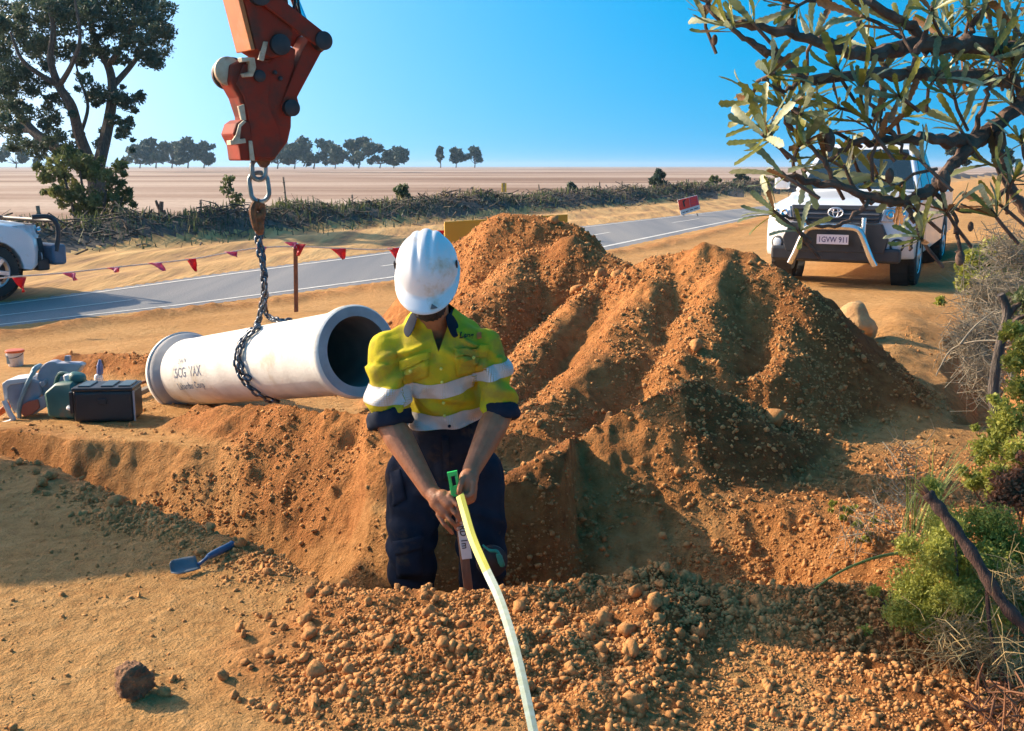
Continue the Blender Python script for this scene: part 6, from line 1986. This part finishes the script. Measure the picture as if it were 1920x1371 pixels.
MB().raw([la + ax_ * (.075 + v.x) + sd_ * (v.y - .010) + Vector((0, -.0055, 0)) for v in V], F).build('handwriting', M_SIGNK, lbl, fix=False)
# flat tape running from the hands over the mound towards us
tape = thing('measuring_tape', 'flat yellow-white measuring tape running from the hands over the front mound', 'tape', tuple(P(960, 1130, 3.2)))
tq = bez([P(862, 928, 3.335), P(871, 960, 3.27), P(886, 1010, 3.15), P(912, 1070, 2.98), P(933, 1115, 2.85), P(952, 1170, 2.68), P(969, 1230, 2.50), P(985, 1300, 2.30), P(1000, 1371, 2.12), P(1014, 1440, 1.95), P(1025, 1500, 1.8)], 8)
V = []; n = len(tq)
for i, p in enumerate(tq):
    f = i / (n - 1)
    d_ = (tq[min(i + 1, n - 1)] - tq[max(i - 1, 0)]).normalized()
    view = (p - CAMV).normalized()
    s0 = d_.cross(Vector((0, -1, 0.3))).normalized()
    tw = .35 - .9 * f
    s1 = (s0 * math.cos(tw) + d_.cross(s0) * math.sin(tw))
    wd = .0150 - .005 * f
    V += [p - s1 * wd, p - view * .006, p + s1 * wd]
F = []
for i in range(n - 1):
    for k in (0, 1): F.append((i * 3 + k, i * 3 + k + 1, i * 3 + k + 4, i * 3 + k + 3))
ns = int(n * .30)
def tape_part(name, i0, i1, m):
    vv = V[i0 * 3:(i1 + 1) * 3]
    ff = [(i * 3 + k, i * 3 + k + 1, i * 3 + k + 4, i * 3 + k + 3) for i in range(i1 - i0) for k in (0, 1)]
    o = MB().raw(vv, ff).build(name, m, tape, False, fix=False)
    s_ = o.modifiers.new('thick', 'SOLIDIFY'); s_.thickness = .0012
M_TAPEW = mat('tape_white', (0.50, 0.58, 0.50), (0.44, 0.50, 0.36), scale=40, rough=0.5, trans=0.25)
tape_part('yellow_length', 0, ns, M_TAPEY); tape_part('white_length', ns, n - 1, M_TAPEW)
clip_ = P(851, 884, 3.372); ce_ = P(862, 930, 3.345)
q = [(838, 886), (857, 882), (864, 926), (850, 931)]
def fr(q_, d0, d1, Y=3.362): 
    mb = MB(); mb.prism(q_, lambda a, b, d: P(a, b, Y) + Vector((0, d, 0)), d0, d1); return mb
fr([(838, 886), (857, 882), (858, 890), (840, 894)], -.006, .006).build('tape_end_clip', M_GRN, tape, bevel=.001)
fr([(840, 894), (845, 893), (852, 930), (847, 931)], -.006, .006).build('tape_end_clip', M_GRN, tape, bevel=.001)
fr([(853, 892), (858, 890), (865, 926), (859, 928)], -.006, .006).build('tape_end_clip', M_GRN, tape, bevel=.001)
fr([(843, 913), (862, 909), (864, 928), (847, 932)], -.005, .005).build('tape_end_clip', M_GRN, tape, bevel=.001)
# green reel hanging at the leg
ry0 = P(925, 1035, 3.62)
reel = thing('tape_reel', 'dark tape reel with a teal green strap hanging beside the right leg', 'reel', tuple(ry0))
MB().lathe([(.048, -.016), (.056, -.012), (.056, .012), (.048, .016)], P(922, 1052, 3.60), (.25, -1, .1), 28).build('drum', M_PIN, reel, True)
M_TEALS = mat('teal_strap', (0.02, 0.26, 0.18), (0.015, 0.2, 0.14), rough=.5)
MB().tube(bez([P(905, 1022, 3.57), P(918, 1032, 3.56), P(932, 1034, 3.56), P(938, 1048, 3.56), P(942, 1060, 3.57)], 6), [.004] * 6 + [.006] * 10 + [.010] * 9, 8).build('strap', M_TEALS, reel, True)
fr([(930, 1040), (938, 1038), (944, 1054), (940, 1062), (934, 1056)], -.006, .006, 3.555).build('grip', M_TEALS, reel, bevel=.002)
bpy.data.meshes.remove(shirt_bvh_me)

# ================================================================== BANKSIA AND RIGHT-HAND GROWTH
M_BBARK = mat('banksia_bark', (0.17, 0.105, 0.075), (0.075, 0.045, 0.033), scale=22, rough=0.95, bump=0.006, bscale=70)
M_LEAF = [mat('olive_leaf', (0.26, 0.245, 0.045), (0.16, 0.165, 0.03), scale=18, rough=0.42, trans=0.25),
          mat('grey_green_leaf', (0.22, 0.25, 0.12), (0.14, 0.17, 0.08), scale=18, rough=0.45, trans=0.25),
          mat('pale_leaf', (0.42, 0.44, 0.26), (0.30, 0.32, 0.17), scale=18, rough=0.5, trans=0.25),
          mat('brown_leaf', (0.26, 0.13, 0.05), (0.17, 0.08, 0.03), scale=18, rough=0.6, trans=0.2)]
def leaf_mesh(seed, m):
    """strap-shaped saw-toothed leaf, base at the origin, along +Y, face up"""
    rg = np.random.default_rng(seed)
    n = 14; V = []; F = []
    bend = rg.uniform(-.35, .55); twist = rg.uniform(-.5, .5); curl = rg.uniform(.1, .45)
    y = 0.0; z = 0.0; ang = 0.0
    for i in range(n + 1):
        f = i / n
        w = .068 * (.25 + .95 * f ** .7) * (1 - max(0, (f - .88) / .12) ** 2 * .85)
        if i % 2 and 0 < i < n: w *= 1.32
        ang = bend * f * f * 1.6
        t = twist * f
        for s, k in ((-1, 1), (0, 0), (1, 1)):
            x = s * w
            V.append((x * math.cos(t), y, z + k * w * curl + x * math.sin(t)))
        y += math.cos(ang) / n; z += math.sin(ang) / n
    for i in range(n):
        for k in (0, 1): F.append((i * 3 + k, i * 3 + k + 1, i * 3 + k + 4, i * 3 + k + 3))
    me = bpy.data.meshes.new('leaf'); me.from_pydata(V, [], F); me.materials.append(m)
    me.polygons.foreach_set('use_smooth', [True] * len(F))
    return me
LEAVES = [leaf_mesh(3000 + i, M_LEAF[[0, 0, 0, 1, 1, 2, 2, 3, 0, 1][i]]) for i in range(10)]
tbx, tby = 1.95, 3.35
bank_ = thing('banksia_tree', 'gnarled banksia tree with saw-toothed leaves hanging into the top right corner', 'tree', (tbx, tby, hz(tbx, tby)))
def BP(u, v, Y): return P(u, v, Y)
trunk_q = bez([Vector((tbx, tby, hz(tbx, tby) - .1)), Vector((tbx - .05, tby, .7)), BP(2060, 330, 3.3), BP(2020, 180, 3.25), BP(2010, 20, 3.2), BP(2040, -160, 3.2)], 6)
nq = len(trunk_q)
MB().tube(trunk_q, [.075 - .04 * i / nq for i in range(nq)], 10).build('trunk', M_BBARK, bank_, True)
branches = [
 ([(2010, 60, 3.2), (1920, 95, 3.15), (1810, 88, 3.1), (1716, 82, 3.05), (1632, 103, 3.0), (1565, 90, 2.95), (1488, 66, 2.95), (1400, 45, 2.95), (1347, 32, 2.95), (1318, -5, 2.95)], .030, .006),
 ([(1490, 66, 2.95), (1478, 30, 2.97), (1468, -10, 3.0)], .014, .010),
 ([(1905, 150, 3.2), (1780, 143, 3.1), (1700, 142, 3.0), (1620, 140, 2.95), (1510, 147, 2.9), (1468, 112, 2.88), (1410, 80, 2.87), (1365, 48, 2.86)], .022, .006),
 ([(1590, -8, 3.0), (1660, 22, 3.02), (1716, 58, 3.05), (1735, 100, 3.08)], .012, .016),
 ([(2030, 150, 3.25), (1917, 195, 3.2), (1867, 236, 3.15), (1823, 264, 3.1), (1750, 258, 3.0), (1683, 262, 2.95), (1610, 268, 2.9), (1545, 300, 2.9)], .028, .006),
 ([(1867, 236, 3.15), (1803, 290, 3.05), (1776, 320, 3.0), (1750, 356, 2.95), (1690, 376, 2.9), (1640, 372, 2.88), (1572, 349, 2.86), (1500, 340, 2.85), (1448, 324, 2.85)], .020, .008),
 ([(1867, 240, 3.15), (1880, 290, 3.1), (1893, 350, 3.08), (1925, 400, 3.05), (1960, 440, 3.05)], .018, .012),
 ([(1620, 142, 2.95), (1640, 215, 2.9), (1678, 258, 2.87), (1696, 300, 2.85)], .008, .004),
 ([(1640, 373, 2.88), (1612, 396, 2.85), (1565, 425, 2.83), (1500, 410, 2.83), (1450, 396, 2.83)], .007, .003),
 ([(1750, 358, 2.95), (1785, 400, 2.95), (1796, 440, 2.93), (1800, 478, 2.92)], .006, .005),
 ([(1690, 378, 2.9), (1720, 420, 2.88), (1705, 470, 2.86)], .007, .004),
 ([(1823, 264, 3.1), (1850, 180, 3.1), (1868, 145, 3.1)], .008, .007),
 ([(1700, 142, 3.0), (1715, 110, 2.98), (1735, 60, 2.98), (1750, 10, 3.0)], .010, .006),
 ([(1572, 349, 2.86), (1545, 300, 2.84), (1480, 235, 2.84), (1478, 200, 2.84)], .007, .004),
 ([(1893, 350, 3.08), (1840, 395, 3.0), (1780, 385, 2.97)], .008, .005),
 ([(1810, 88, 3.1), (1825, 50, 3.1), (1850, 10, 3.1)], .010, .007),
 ([(1565, 92, 2.95), (1605, 60, 2.92), (1610, 20, 2.9)], .007, .004),
 ([(1510, 147, 2.9), (1470, 170, 2.88), (1430, 150, 2.87)], .006, .004),
 ([(1683, 262, 2.95), (1650, 225, 2.92), (1660, 180, 2.9)], .007, .004),
 ([(1917, 195, 3.2), (1900, 130, 3.18), (1885, 60, 3.15)], .012, .008),
]
tipdirs = []
rg = np.random.default_rng(55)
for pts, r0, r1 in branches:
    q = bez([BP(*p) for p in pts], 6); m_ = len(q)
    q = [p + Vector(rg.normal(0, .004, 3)) for p in q]
    MB().tube(q, [(r0 + (r1 - r0) * i / (m_ - 1)) * (1 + .10 * rg.normal()) for i in range(m_)], 8).build('branch', M_BBARK, bank_, True)
    tipdirs.append((q[-1], (q[-1] - q[-4]).normalized()))
whorls = [(1330, 10, 2.95), (1365, 46, 2.86), (1445, 140, 2.87), (1470, 152, 2.9), (1425, 188, 2.86), (1480, 198, 2.84), (1490, 215, 2.85), (1410, 258, 2.86), (1425, 232, 2.86), (1450, 325, 2.85), (1446, 394, 2.83), (1490, 430, 2.83), (1640, 262, 2.9), (1545, 295, 2.88),
 (1700, 438, 2.86), (1775, 180, 3.0), (1835, 110, 3.05), (1700, 45, 2.98), (1600, 40, 2.9), (1545, 60, 2.95), (1895, 40, 3.1), (1880, 100, 3.1), (1810, 30, 3.05), (1750, 140, 3.0), (1655, 185, 2.9), (1705, 215, 2.92), (1722, 390, 2.88), (1840, 395, 2.98), (1890, 330, 3.0), (1900, 185, 3.1), (1765, 395, 2.95), (1850, 15, 3.05), (1740, 20, 3.0), (1780, 60, 3.02), (1560, 130, 2.92), (1580, 200, 2.88), (1620, 230, 2.9), (1550, 240, 2.86), (1500, 270, 2.86), (1520, 320, 2.86), (1590, 315, 2.87), (1660, 330, 2.88), (1715, 300, 2.9), (1480, 20, 2.96), (1400, 30, 2.94), (1680, 120, 3.0), (1640, 75, 3.0), (1800, 230, 3.05), (1860, 300, 3.05), (1905, 260, 3.1), (1870, 380, 3.0), (1700, 350, 2.88), (1630, 290, 2.88), (1910, 120, 3.1), (1600, 160, 2.93), (1530, 180, 2.9)]
cand = []
for u, v, Y in whorls:
    c = BP(u, v, Y) + Vector((0, rg.normal(0, .06), 0))
    axis = Vector((-.35, -.25, .55)) + Vector(rg.normal(0, .45, 3)); axis.normalize()
    nl = int(rg.integers(7, 12))
    a0 = rg.uniform(0, 6.28)
    for k in range(nl):
        a = a0 + 2.4 * k
        s_ = axis.cross(Vector((0, 0, 1))); s_ = s_.normalized() if s_.length > .05 else Vector((1, 0, 0)); t_ = axis.cross(s_)
        sp = rg.uniform(.45, 1.25)
        d = (axis * math.cos(sp) + (s_ * math.cos(a) + t_ * math.sin(a)) * math.sin(sp)).normalized()
        cand.append((c - axis * rg.uniform(0, .03), d, axis, rg.uniform(.070, .140), rg.integers(0, 10)))
    # a short woody shoot carrying the whorl
    MB().tube([c + axis * .01, c - axis * .05, c - axis * .10 + Vector((.03, .02, -.02))], [.004, .005, .005], 6).build('twig', M_BBARK, bank_, True)
# leaves scattered further back and to the right, filling the dark corner
for _ in range(150):
    u = rg.uniform(1700, 1990); v = rg.uniform(-60, 170); Y = rg.uniform(3.0, 3.6)
    d = Vector(rg.normal(0, 1, 3)).normalized()
    cand.append((BP(u, v, Y), d, Vector((0, 0, 1)), rg.uniform(.06, .11), rg.integers(0, 10)))
def leaf_matrix(p, d, axis, L):
    y = d; x = y.cross(axis)
    x = x.normalized() if x.length > .05 else y.orthogonal().normalized()
    z = x.cross(y)
    m = Matrix((x, y, z)).transposed().to_4x4()
    return Matrix.Translation(p) @ m @ Matrix.Diagonal((L, L, L, 1))
RV = []; RF = {0: [], 1: [], 2: [], 3: []}; RV = {0: [], 1: [], 2: [], 3: []}
kindof = [0, 0, 0, 1, 1, 2, 2, 3, 0, 1]
for i, (p, d, axis, L, k) in enumerate(cand):
    M = leaf_matrix(p - OFF[bank_], d, axis, L)
    if i < 290:
        o = bpy.data.objects.new('leaf', LEAVES[k]); COL.objects.link(o); o.parent = bank_; OFF[o] = OFF[bank_]
        o.matrix_local = M
    else:
        kk = kindof[k]; me = LEAVES[k]; n0 = len(RV[kk])
        RV[kk] += [M @ v.co for v in me.vertices]; RF[kk] += [tuple(a + n0 for a in f.vertices) for f in me.polygons]
for kk in RV:
    if RV[kk]:
        me = bpy.data.meshes.new('foliage'); me.from_pydata([tuple(v) for v in RV[kk]], [], RF[kk])
        o = link_mesh('foliage', me, M_LEAF[kk], bank_, True); tag(o, kind='stuff')
# seed cones and buds
for u, v, Y, r in ((1340, 75, 2.9, .010), (1800, 484, 2.92, .016), (1820, 425, 2.95, .010), (1770, 340, 2.93, .022), (1668, 330, 2.86, .015), (1555, 265, 2.85, .020)):
    c = BP(u, v, Y)
    MB().ball(c, (r * .8, r * .8, r * 1.4), 10, 8).build('seed_cone', M_BBARK, bank_, True)

# ---- shrubs on the right bank
M_FINE = mat('bright_shrub_leaf', (0.44, 0.43, 0.075), (0.25, 0.27, 0.045), scale=9, rough=0.6, trans=0.35)
M_GREYB = mat('grey_dry_twig', (0.34, 0.28, 0.19), (0.20, 0.16, 0.11), scale=12, rough=0.9)
M_REDB = mat('reddish_dry_leaf', (0.34, 0.15, 0.07), (0.22, 0.10, 0.05), scale=12, rough=0.8, trans=0.2)
M_REED = mat('sedge_green', (0.40, 0.42, 0.09), (0.27, 0.30, 0.06), scale=9, rough=0.5, trans=0.2)
M_STUMP = mat('charred_stick', (0.13, 0.065, 0.045), (0.05, 0.03, 0.024), scale=26, rough=0.95, bump=0.006, stretch=(3, 3, .7))
M_STRAW2 = mat('litter_straw', (0.50, 0.37, 0.16), (0.30, 0.20, 0.085), scale=6, rough=0.9)
def bush(name, label, blobs, m, count, size, seed, base, aspect=2.2, flat=.9, stems=6, sm_=M_BBARK):
    rg = np.random.default_rng(seed)
    o = thing(name, label, 'shrub', base, 0, 'plants on the right bank')
    cen = []; rad = []
    for u, v, Y, rp in blobs:
        r = rp / FPX * Y
        c = P(u, v, Y); cen.append(tuple(c)); rad.append(r)
        for _ in range(3):
            cen.append(tuple(c + Vector(rg.normal(0, r * .7, 3)))); rad.append(r * rg.uniform(.3, .6))
    tot = sum(r * r for r in rad)
    V, F = leaf_cloud(cen, rad, [max(8, int(count * r * r / tot)) for r in rad], size, seed + 1, flat, aspect, .2)
    foliage('foliage', V, F, m, o, OFF[o])
    if stems:
        mb = MB(); b = Vector(base)
        for k in range(stems):
            e = Vector(cen[int(rg.integers(0, len(cen)))])
            mb.tube(bez([b + Vector((rg.normal(0, .02), rg.normal(0, .02), -.03)), b.lerp(e, .5) + Vector(rg.normal(0, .03, 3)), e], 4), [.007, .0065, .006, .0055, .005, .0045, .004, .003, .002], 5)
        mb.build('stems', sm_, o, True)
    return o
def gp(u, v):
    p = gz_pt(u, v); return (p.x, p.y, p.z)
bush('fine_leaved_shrub', 'bright green fine-leaved shrub in the lower right under the dark stick', [(1720, 1105, 3.1, 70), (1770, 1050, 3.1, 75), (1695, 1150, 3.05, 50), (1800, 1115, 3.0, 70), (1850, 1070, 3.1, 75), (1780, 990, 3.2, 60), (1860, 990, 3.2, 65), (1900, 1140, 3.05, 65), (1840, 1175, 2.95, 55), (1750, 1165, 3.0, 50), (1910, 1040, 3.15, 60)], M_FINE, 80000, .0115, 2001, gp(1800, 1215), 2.6)
bush('fine_leaved_shrub', 'olive green shrub beyond the ditch on the right edge', [(1830, 500, 7.3, 40), (1870, 480, 7.4, 45), (1850, 530, 7.2, 40), (1905, 500, 7.4, 45), (1815, 530, 7.2, 26), (1900, 545, 7.2, 30)], M_FINE, 14000, .045, 2003, gp(1860, 600), 2.2)
bush('fine_leaved_shrub', 'yellow-green leafy shrub at the right edge beside the slender trunk', [(1905, 680, 4.4, 30), (1915, 730, 4.4, 35), (1900, 620, 4.5, 25), (1930, 660, 4.4, 40)], M_FINE, 7000, .022, 2005, gp(1925, 830), 2.2)
bush('dry_shrub', 'reddish brown dead shrub at the right edge above the green shrub', [(1885, 905, 3.4, 35), (1910, 930, 3.4, 40), (1870, 935, 3.4, 25), (1915, 890, 3.45, 30)], M_REDB, 2600, .017, 2007, gp(1905, 1010), 1.8)
bush('leafy_weed', 'sparse bright green weed growing on the shaded soil slope', [(1595, 955, 4.05, 10), (1610, 985, 4.05, 12), (1625, 1010, 4.0, 12), (1580, 970, 4.05, 8), (1640, 975, 4.0, 10), (1560, 945, 4.05, 8)], M_FINE, 700, .020, 2009, gp(1618, 1050), 1.6, .8, 0, M_GREYB)
bush('fine_leaved_shrub', 'loose yellow-green shrub behind the dead reddish shrub right of the sedge', [(1890, 790, 3.6, 45), (1850, 840, 3.6, 38), (1910, 850, 3.5, 45), (1870, 890, 3.5, 36), (1830, 900, 3.6, 30)], M_FINE, 9000, .016, 2011, gp(1890, 1000), 2.4)
# grey dead brush: fine pale twigs
def twig_mass(name, label, blobs, n, seed, m, L0, L1, r0, updir, base):
    rg = np.random.default_rng(seed)
    o = thing(name, label, 'brush', base, 0, 'plants on the right bank')
    V = []; F = []
    for k in range(n):
        u, v, Y, rp = blobs[int(rg.integers(0, len(blobs)))]
        c = P(u + rg.normal() * rp * .5, v + rg.normal() * rp * .5, Y + rg.normal() * .12)
        d = (Vector(updir) + Vector(rg.normal(0, .55, 3))).normalized(); L = rg.uniform(L0, L1)
        s_ = d.orthogonal().normalized(); t_ = d.cross(s_); bend = (s_ * rg.normal() + t_ * rg.normal()) * L * .12
        n0 = len(V); r = r0 * rg.uniform(.6, 1.3)
        for f, w in ((-.5, 1), (0, .8), (.5, .35)):
            q = c + d * L * f + (bend if f == 0 else Vector((0, 0, 0)))
            for a in (0, 2.09, 4.19): V.append(q + (s_ * math.cos(a) + t_ * math.sin(a)) * r * w)
        for q in (0, 3):
            for j in range(3):
                j2 = (j + 1) % 3; F.append((n0 + q + j, n0 + q + j2, n0 + q + 3 + j2, n0 + q + 3 + j))
    tag(foliage('twigs', np.array([tuple(v) for v in V]), np.array(F), m, o, OFF[o]), kind='stuff')
    return o
twig_mass('dead_brush', 'pale grey dead brush spilling over the right bank above the ditch', [(1840, 560, 6.2, 50), (1870, 620, 5.9, 50), (1820, 640, 5.8, 40), (1850, 700, 5.6, 40), (1890, 470, 6.6, 50), (1900, 560, 6.2, 40)], 2600, 2101, M_GREYB, .08, .26, .0022, (-.5, -.3, .25), gp(1870, 770))
twig_mass('dry_litter', 'tangle of pale straw and dead stalks at the lower right corner', [(1800, 1190, 2.95, 60), (1850, 1210, 2.9, 60), (1890, 1240, 2.85, 50), (1780, 1215, 2.95, 40), (1900, 1100, 3.0, 50)], 900, 2103, M_STRAW2, .04, .15, .0016, (-.5, -.2, .15), gp(1850, 1260))
twig_mass('dry_litter', 'reddish dead stalks and bark pieces in the bottom right corner', [(1870, 1310, 2.75, 50), (1900, 1340, 2.7, 40), (1850, 1340, 2.7, 40)], 160, 2105, M_REDB, .05, .16, .004, (-.3, -.2, .3), gp(1880, 1365))
twig_mass('dead_brush', 'thin dry twigs poking from the shaded bank left of the sedge tuft', [(1640, 970, 4.0, 40), (1690, 930, 4.0, 40), (1600, 1000, 4.0, 30), (1700, 850, 4.3, 40)], 130, 2107, M_GREYB, .08, .22, .002, (-.4, -.1, .5), gp(1660, 1045))
# sedge tuft
sd0 = gp(1745, 1010)
sed = thing('sedge_tuft', 'tuft of tall upright green sedge blades right of the pit', 'grass', sd0, 0, 'plants on the right bank')
rg = np.random.default_rng(2201)
for k in range(34):
    u0 = 1690 + rg.uniform(0, 60); v0 = 1000 + rg.uniform(-20, 20); Y = 3.45 + rg.normal() * .06
    du = rg.uniform(0, 1) ** 1.3 * 110 - 6; hv = rg.uniform(90, 175)
    q = bez([P(u0, v0, Y), P(u0 + du * .35, v0 - hv * .55, Y), P(u0 + du, v0 - hv, Y)], 5)
    MB().tube(q, [.0046 * (1 - .75 * i / (len(q) - 1)) for i in range(len(q))], 5, flat=.5).build('blade', M_REED, sed, True)
# bent reed reaching over the pit's edge
q = bez([P(1695, 1036, 3.5), P(1640, 1046, 3.45), P(1570, 1075, 3.42), P(1505, 1122, 3.4)], 8)
o = thing('bent_reed', 'single bent green reed arching left from the sedge tuft', 'reed', gp(1700, 1060))
MB().tube(q + [], [.006 * (1 - .5 * i / (len(q) - 1)) for i in range(len(q))], 6).build('stalk', M_REED, o, True)
# dark broken stick
o = thing('broken_stick', 'thick dark broken stick with a splintered reddish end leaning at lower right', 'stick', gp(1930, 1230))
q = bez([P(1940, 1195, 2.72), P(1880, 1130, 2.76), P(1820, 1035, 2.82), P(1770, 965, 2.87), P(1738, 925, 2.90)], 6)
MB().tube(q, [.017 + .003 * math.sin(i * 1.7) for i in range(len(q))], 9).build('shaft', M_STUMP, o, True)
for k in range(7):
    e = P(1738 + rg.normal() * 8 - 12, 925 + rg.normal() * 6 - 12, 2.90 + rg.normal() * .01)
    MB().tube([P(1752, 942, 2.895), e], [.007, .001], 5).build('splinter', M_REDB, o)
q = bez([P(1900, 1310, 2.75), P(1870, 1240, 2.76), P(1855, 1170, 2.78), P(1850, 1090, 2.8)], 5)
o2 = thing('thin_stick', 'thin dark upright stem crossing the green shrub at lower right', 'stick', gp(1900, 1320))
MB().tube(q, .006, 6).build('shaft', M_STUMP, o2, True)
# slender bank-side trunk
o = thing('slender_tree', 'slender pale-barked trunk standing in the brush on the right bank', 'tree', gp(1872, 800))
q = bez([P(1874, 800, 4.8), P(1862, 740, 4.8), P(1872, 660, 4.82), P(1888, 590, 4.85), P(1876, 552, 4.85)], 6)
MB().tube(q, [.026 - .008 * i / len(q) for i in range(len(q))], 9).build('trunk', M_BARK, o, True)
for pts in ([(1886, 600, 4.85), (1905, 575, 4.85), (1930, 560, 4.85)], [(1880, 640, 4.83), (1905, 600, 4.8), (1935, 590, 4.8)]):
    MB().tube(bez([P(*p) for p in pts], 5), [.016, .015, .014, .013, .012, .012, .011, .010, .009, .008, .007], 7).build('limb', M_BBARK, o, True)
V, F = leaf_cloud([tuple(P(1935, 560, 4.85)), tuple(P(1960, 590, 4.8))], [.12, .14], [260, 260], .035, 2301)
foliage('crown', V, F, M_EUC_Y, o, OFF[o])
# curved bare twig over the ditch and dry curled stems in the foreground
def stem_thing(name, label, lists, m, r, cat='twig'):
    b = P(*lists[0][0]); o = thing(name, label, cat, (b.x, b.y, b.z))
    for L in lists:
        q = bez([P(*p) for p in L], 7)
        MB().tube(q, [r * (1 - .6 * i / (len(q) - 1)) for i in range(len(q))], 6).build('stem', m, o, True)
    return o
stem_thing('curved_twig', 'bare pale twig curving down over the dark ditch', [[(1895, 640, 5.2), (1830, 640, 5.3), (1785, 655, 5.4), (1762, 690, 5.4), (1755, 705, 5.4)], [(1800, 646, 5.35), (1830, 610, 5.4), (1870, 580, 5.4)]], M_GREYB, .006)
stem_thing('dry_plant', 'pale curled dry stems at the bottom edge right of the tape', [[(1475, 1371, 2.68), (1440, 1352, 2.66), (1405, 1356, 2.64), (1388, 1375, 2.62)], [(1478, 1368, 2.68), (1520, 1345, 2.66), (1580, 1340, 2.64), (1640, 1362, 2.62), (1680, 1392, 2.6)], [(1470, 1371, 2.68), (1462, 1340, 2.68), (1460, 1315, 2.68)], [(1470, 1366, 2.68), (1420, 1345, 2.7), (1385, 1318, 2.72)], [(1475, 1362, 2.68), (1500, 1356, 2.66), (1540, 1375, 2.62)]], M_STRAW, .0045)
stem_thing('pale_root', 'white bleached root at the right edge below the slender trunk', [[(1896, 690, 4.5), (1902, 720, 4.5), (1915, 745, 4.5), (1935, 770, 4.5)]], M_STRAW, .010, 'root')

# ================================================================== AIR
hzm = bpy.data.materials.new('air_haze'); hzm.use_nodes = True
nt = hzm.node_tree
for nd in list(nt.nodes):
    if nd.type != 'OUTPUT_MATERIAL': nt.nodes.remove(nd)
pv = nt.nodes.new('ShaderNodeVolumePrincipled')
pv.inputs['Color'].default_value = (0.50, 0.76, 1.0, 1)
pv.inputs['Density'].default_value = 0.00025
pv.inputs['Anisotropy'].default_value = 0.2
nt.links.new(pv.outputs[0], nt.nodes['Material Output'].inputs['Volume'])
haze = MB().box((0, 3400, 10.0), (24000, 7600, 24.0)).build('haze', hzm)
tag(haze, 'thin blue haze over the far paddock', 'haze', kind='stuff')
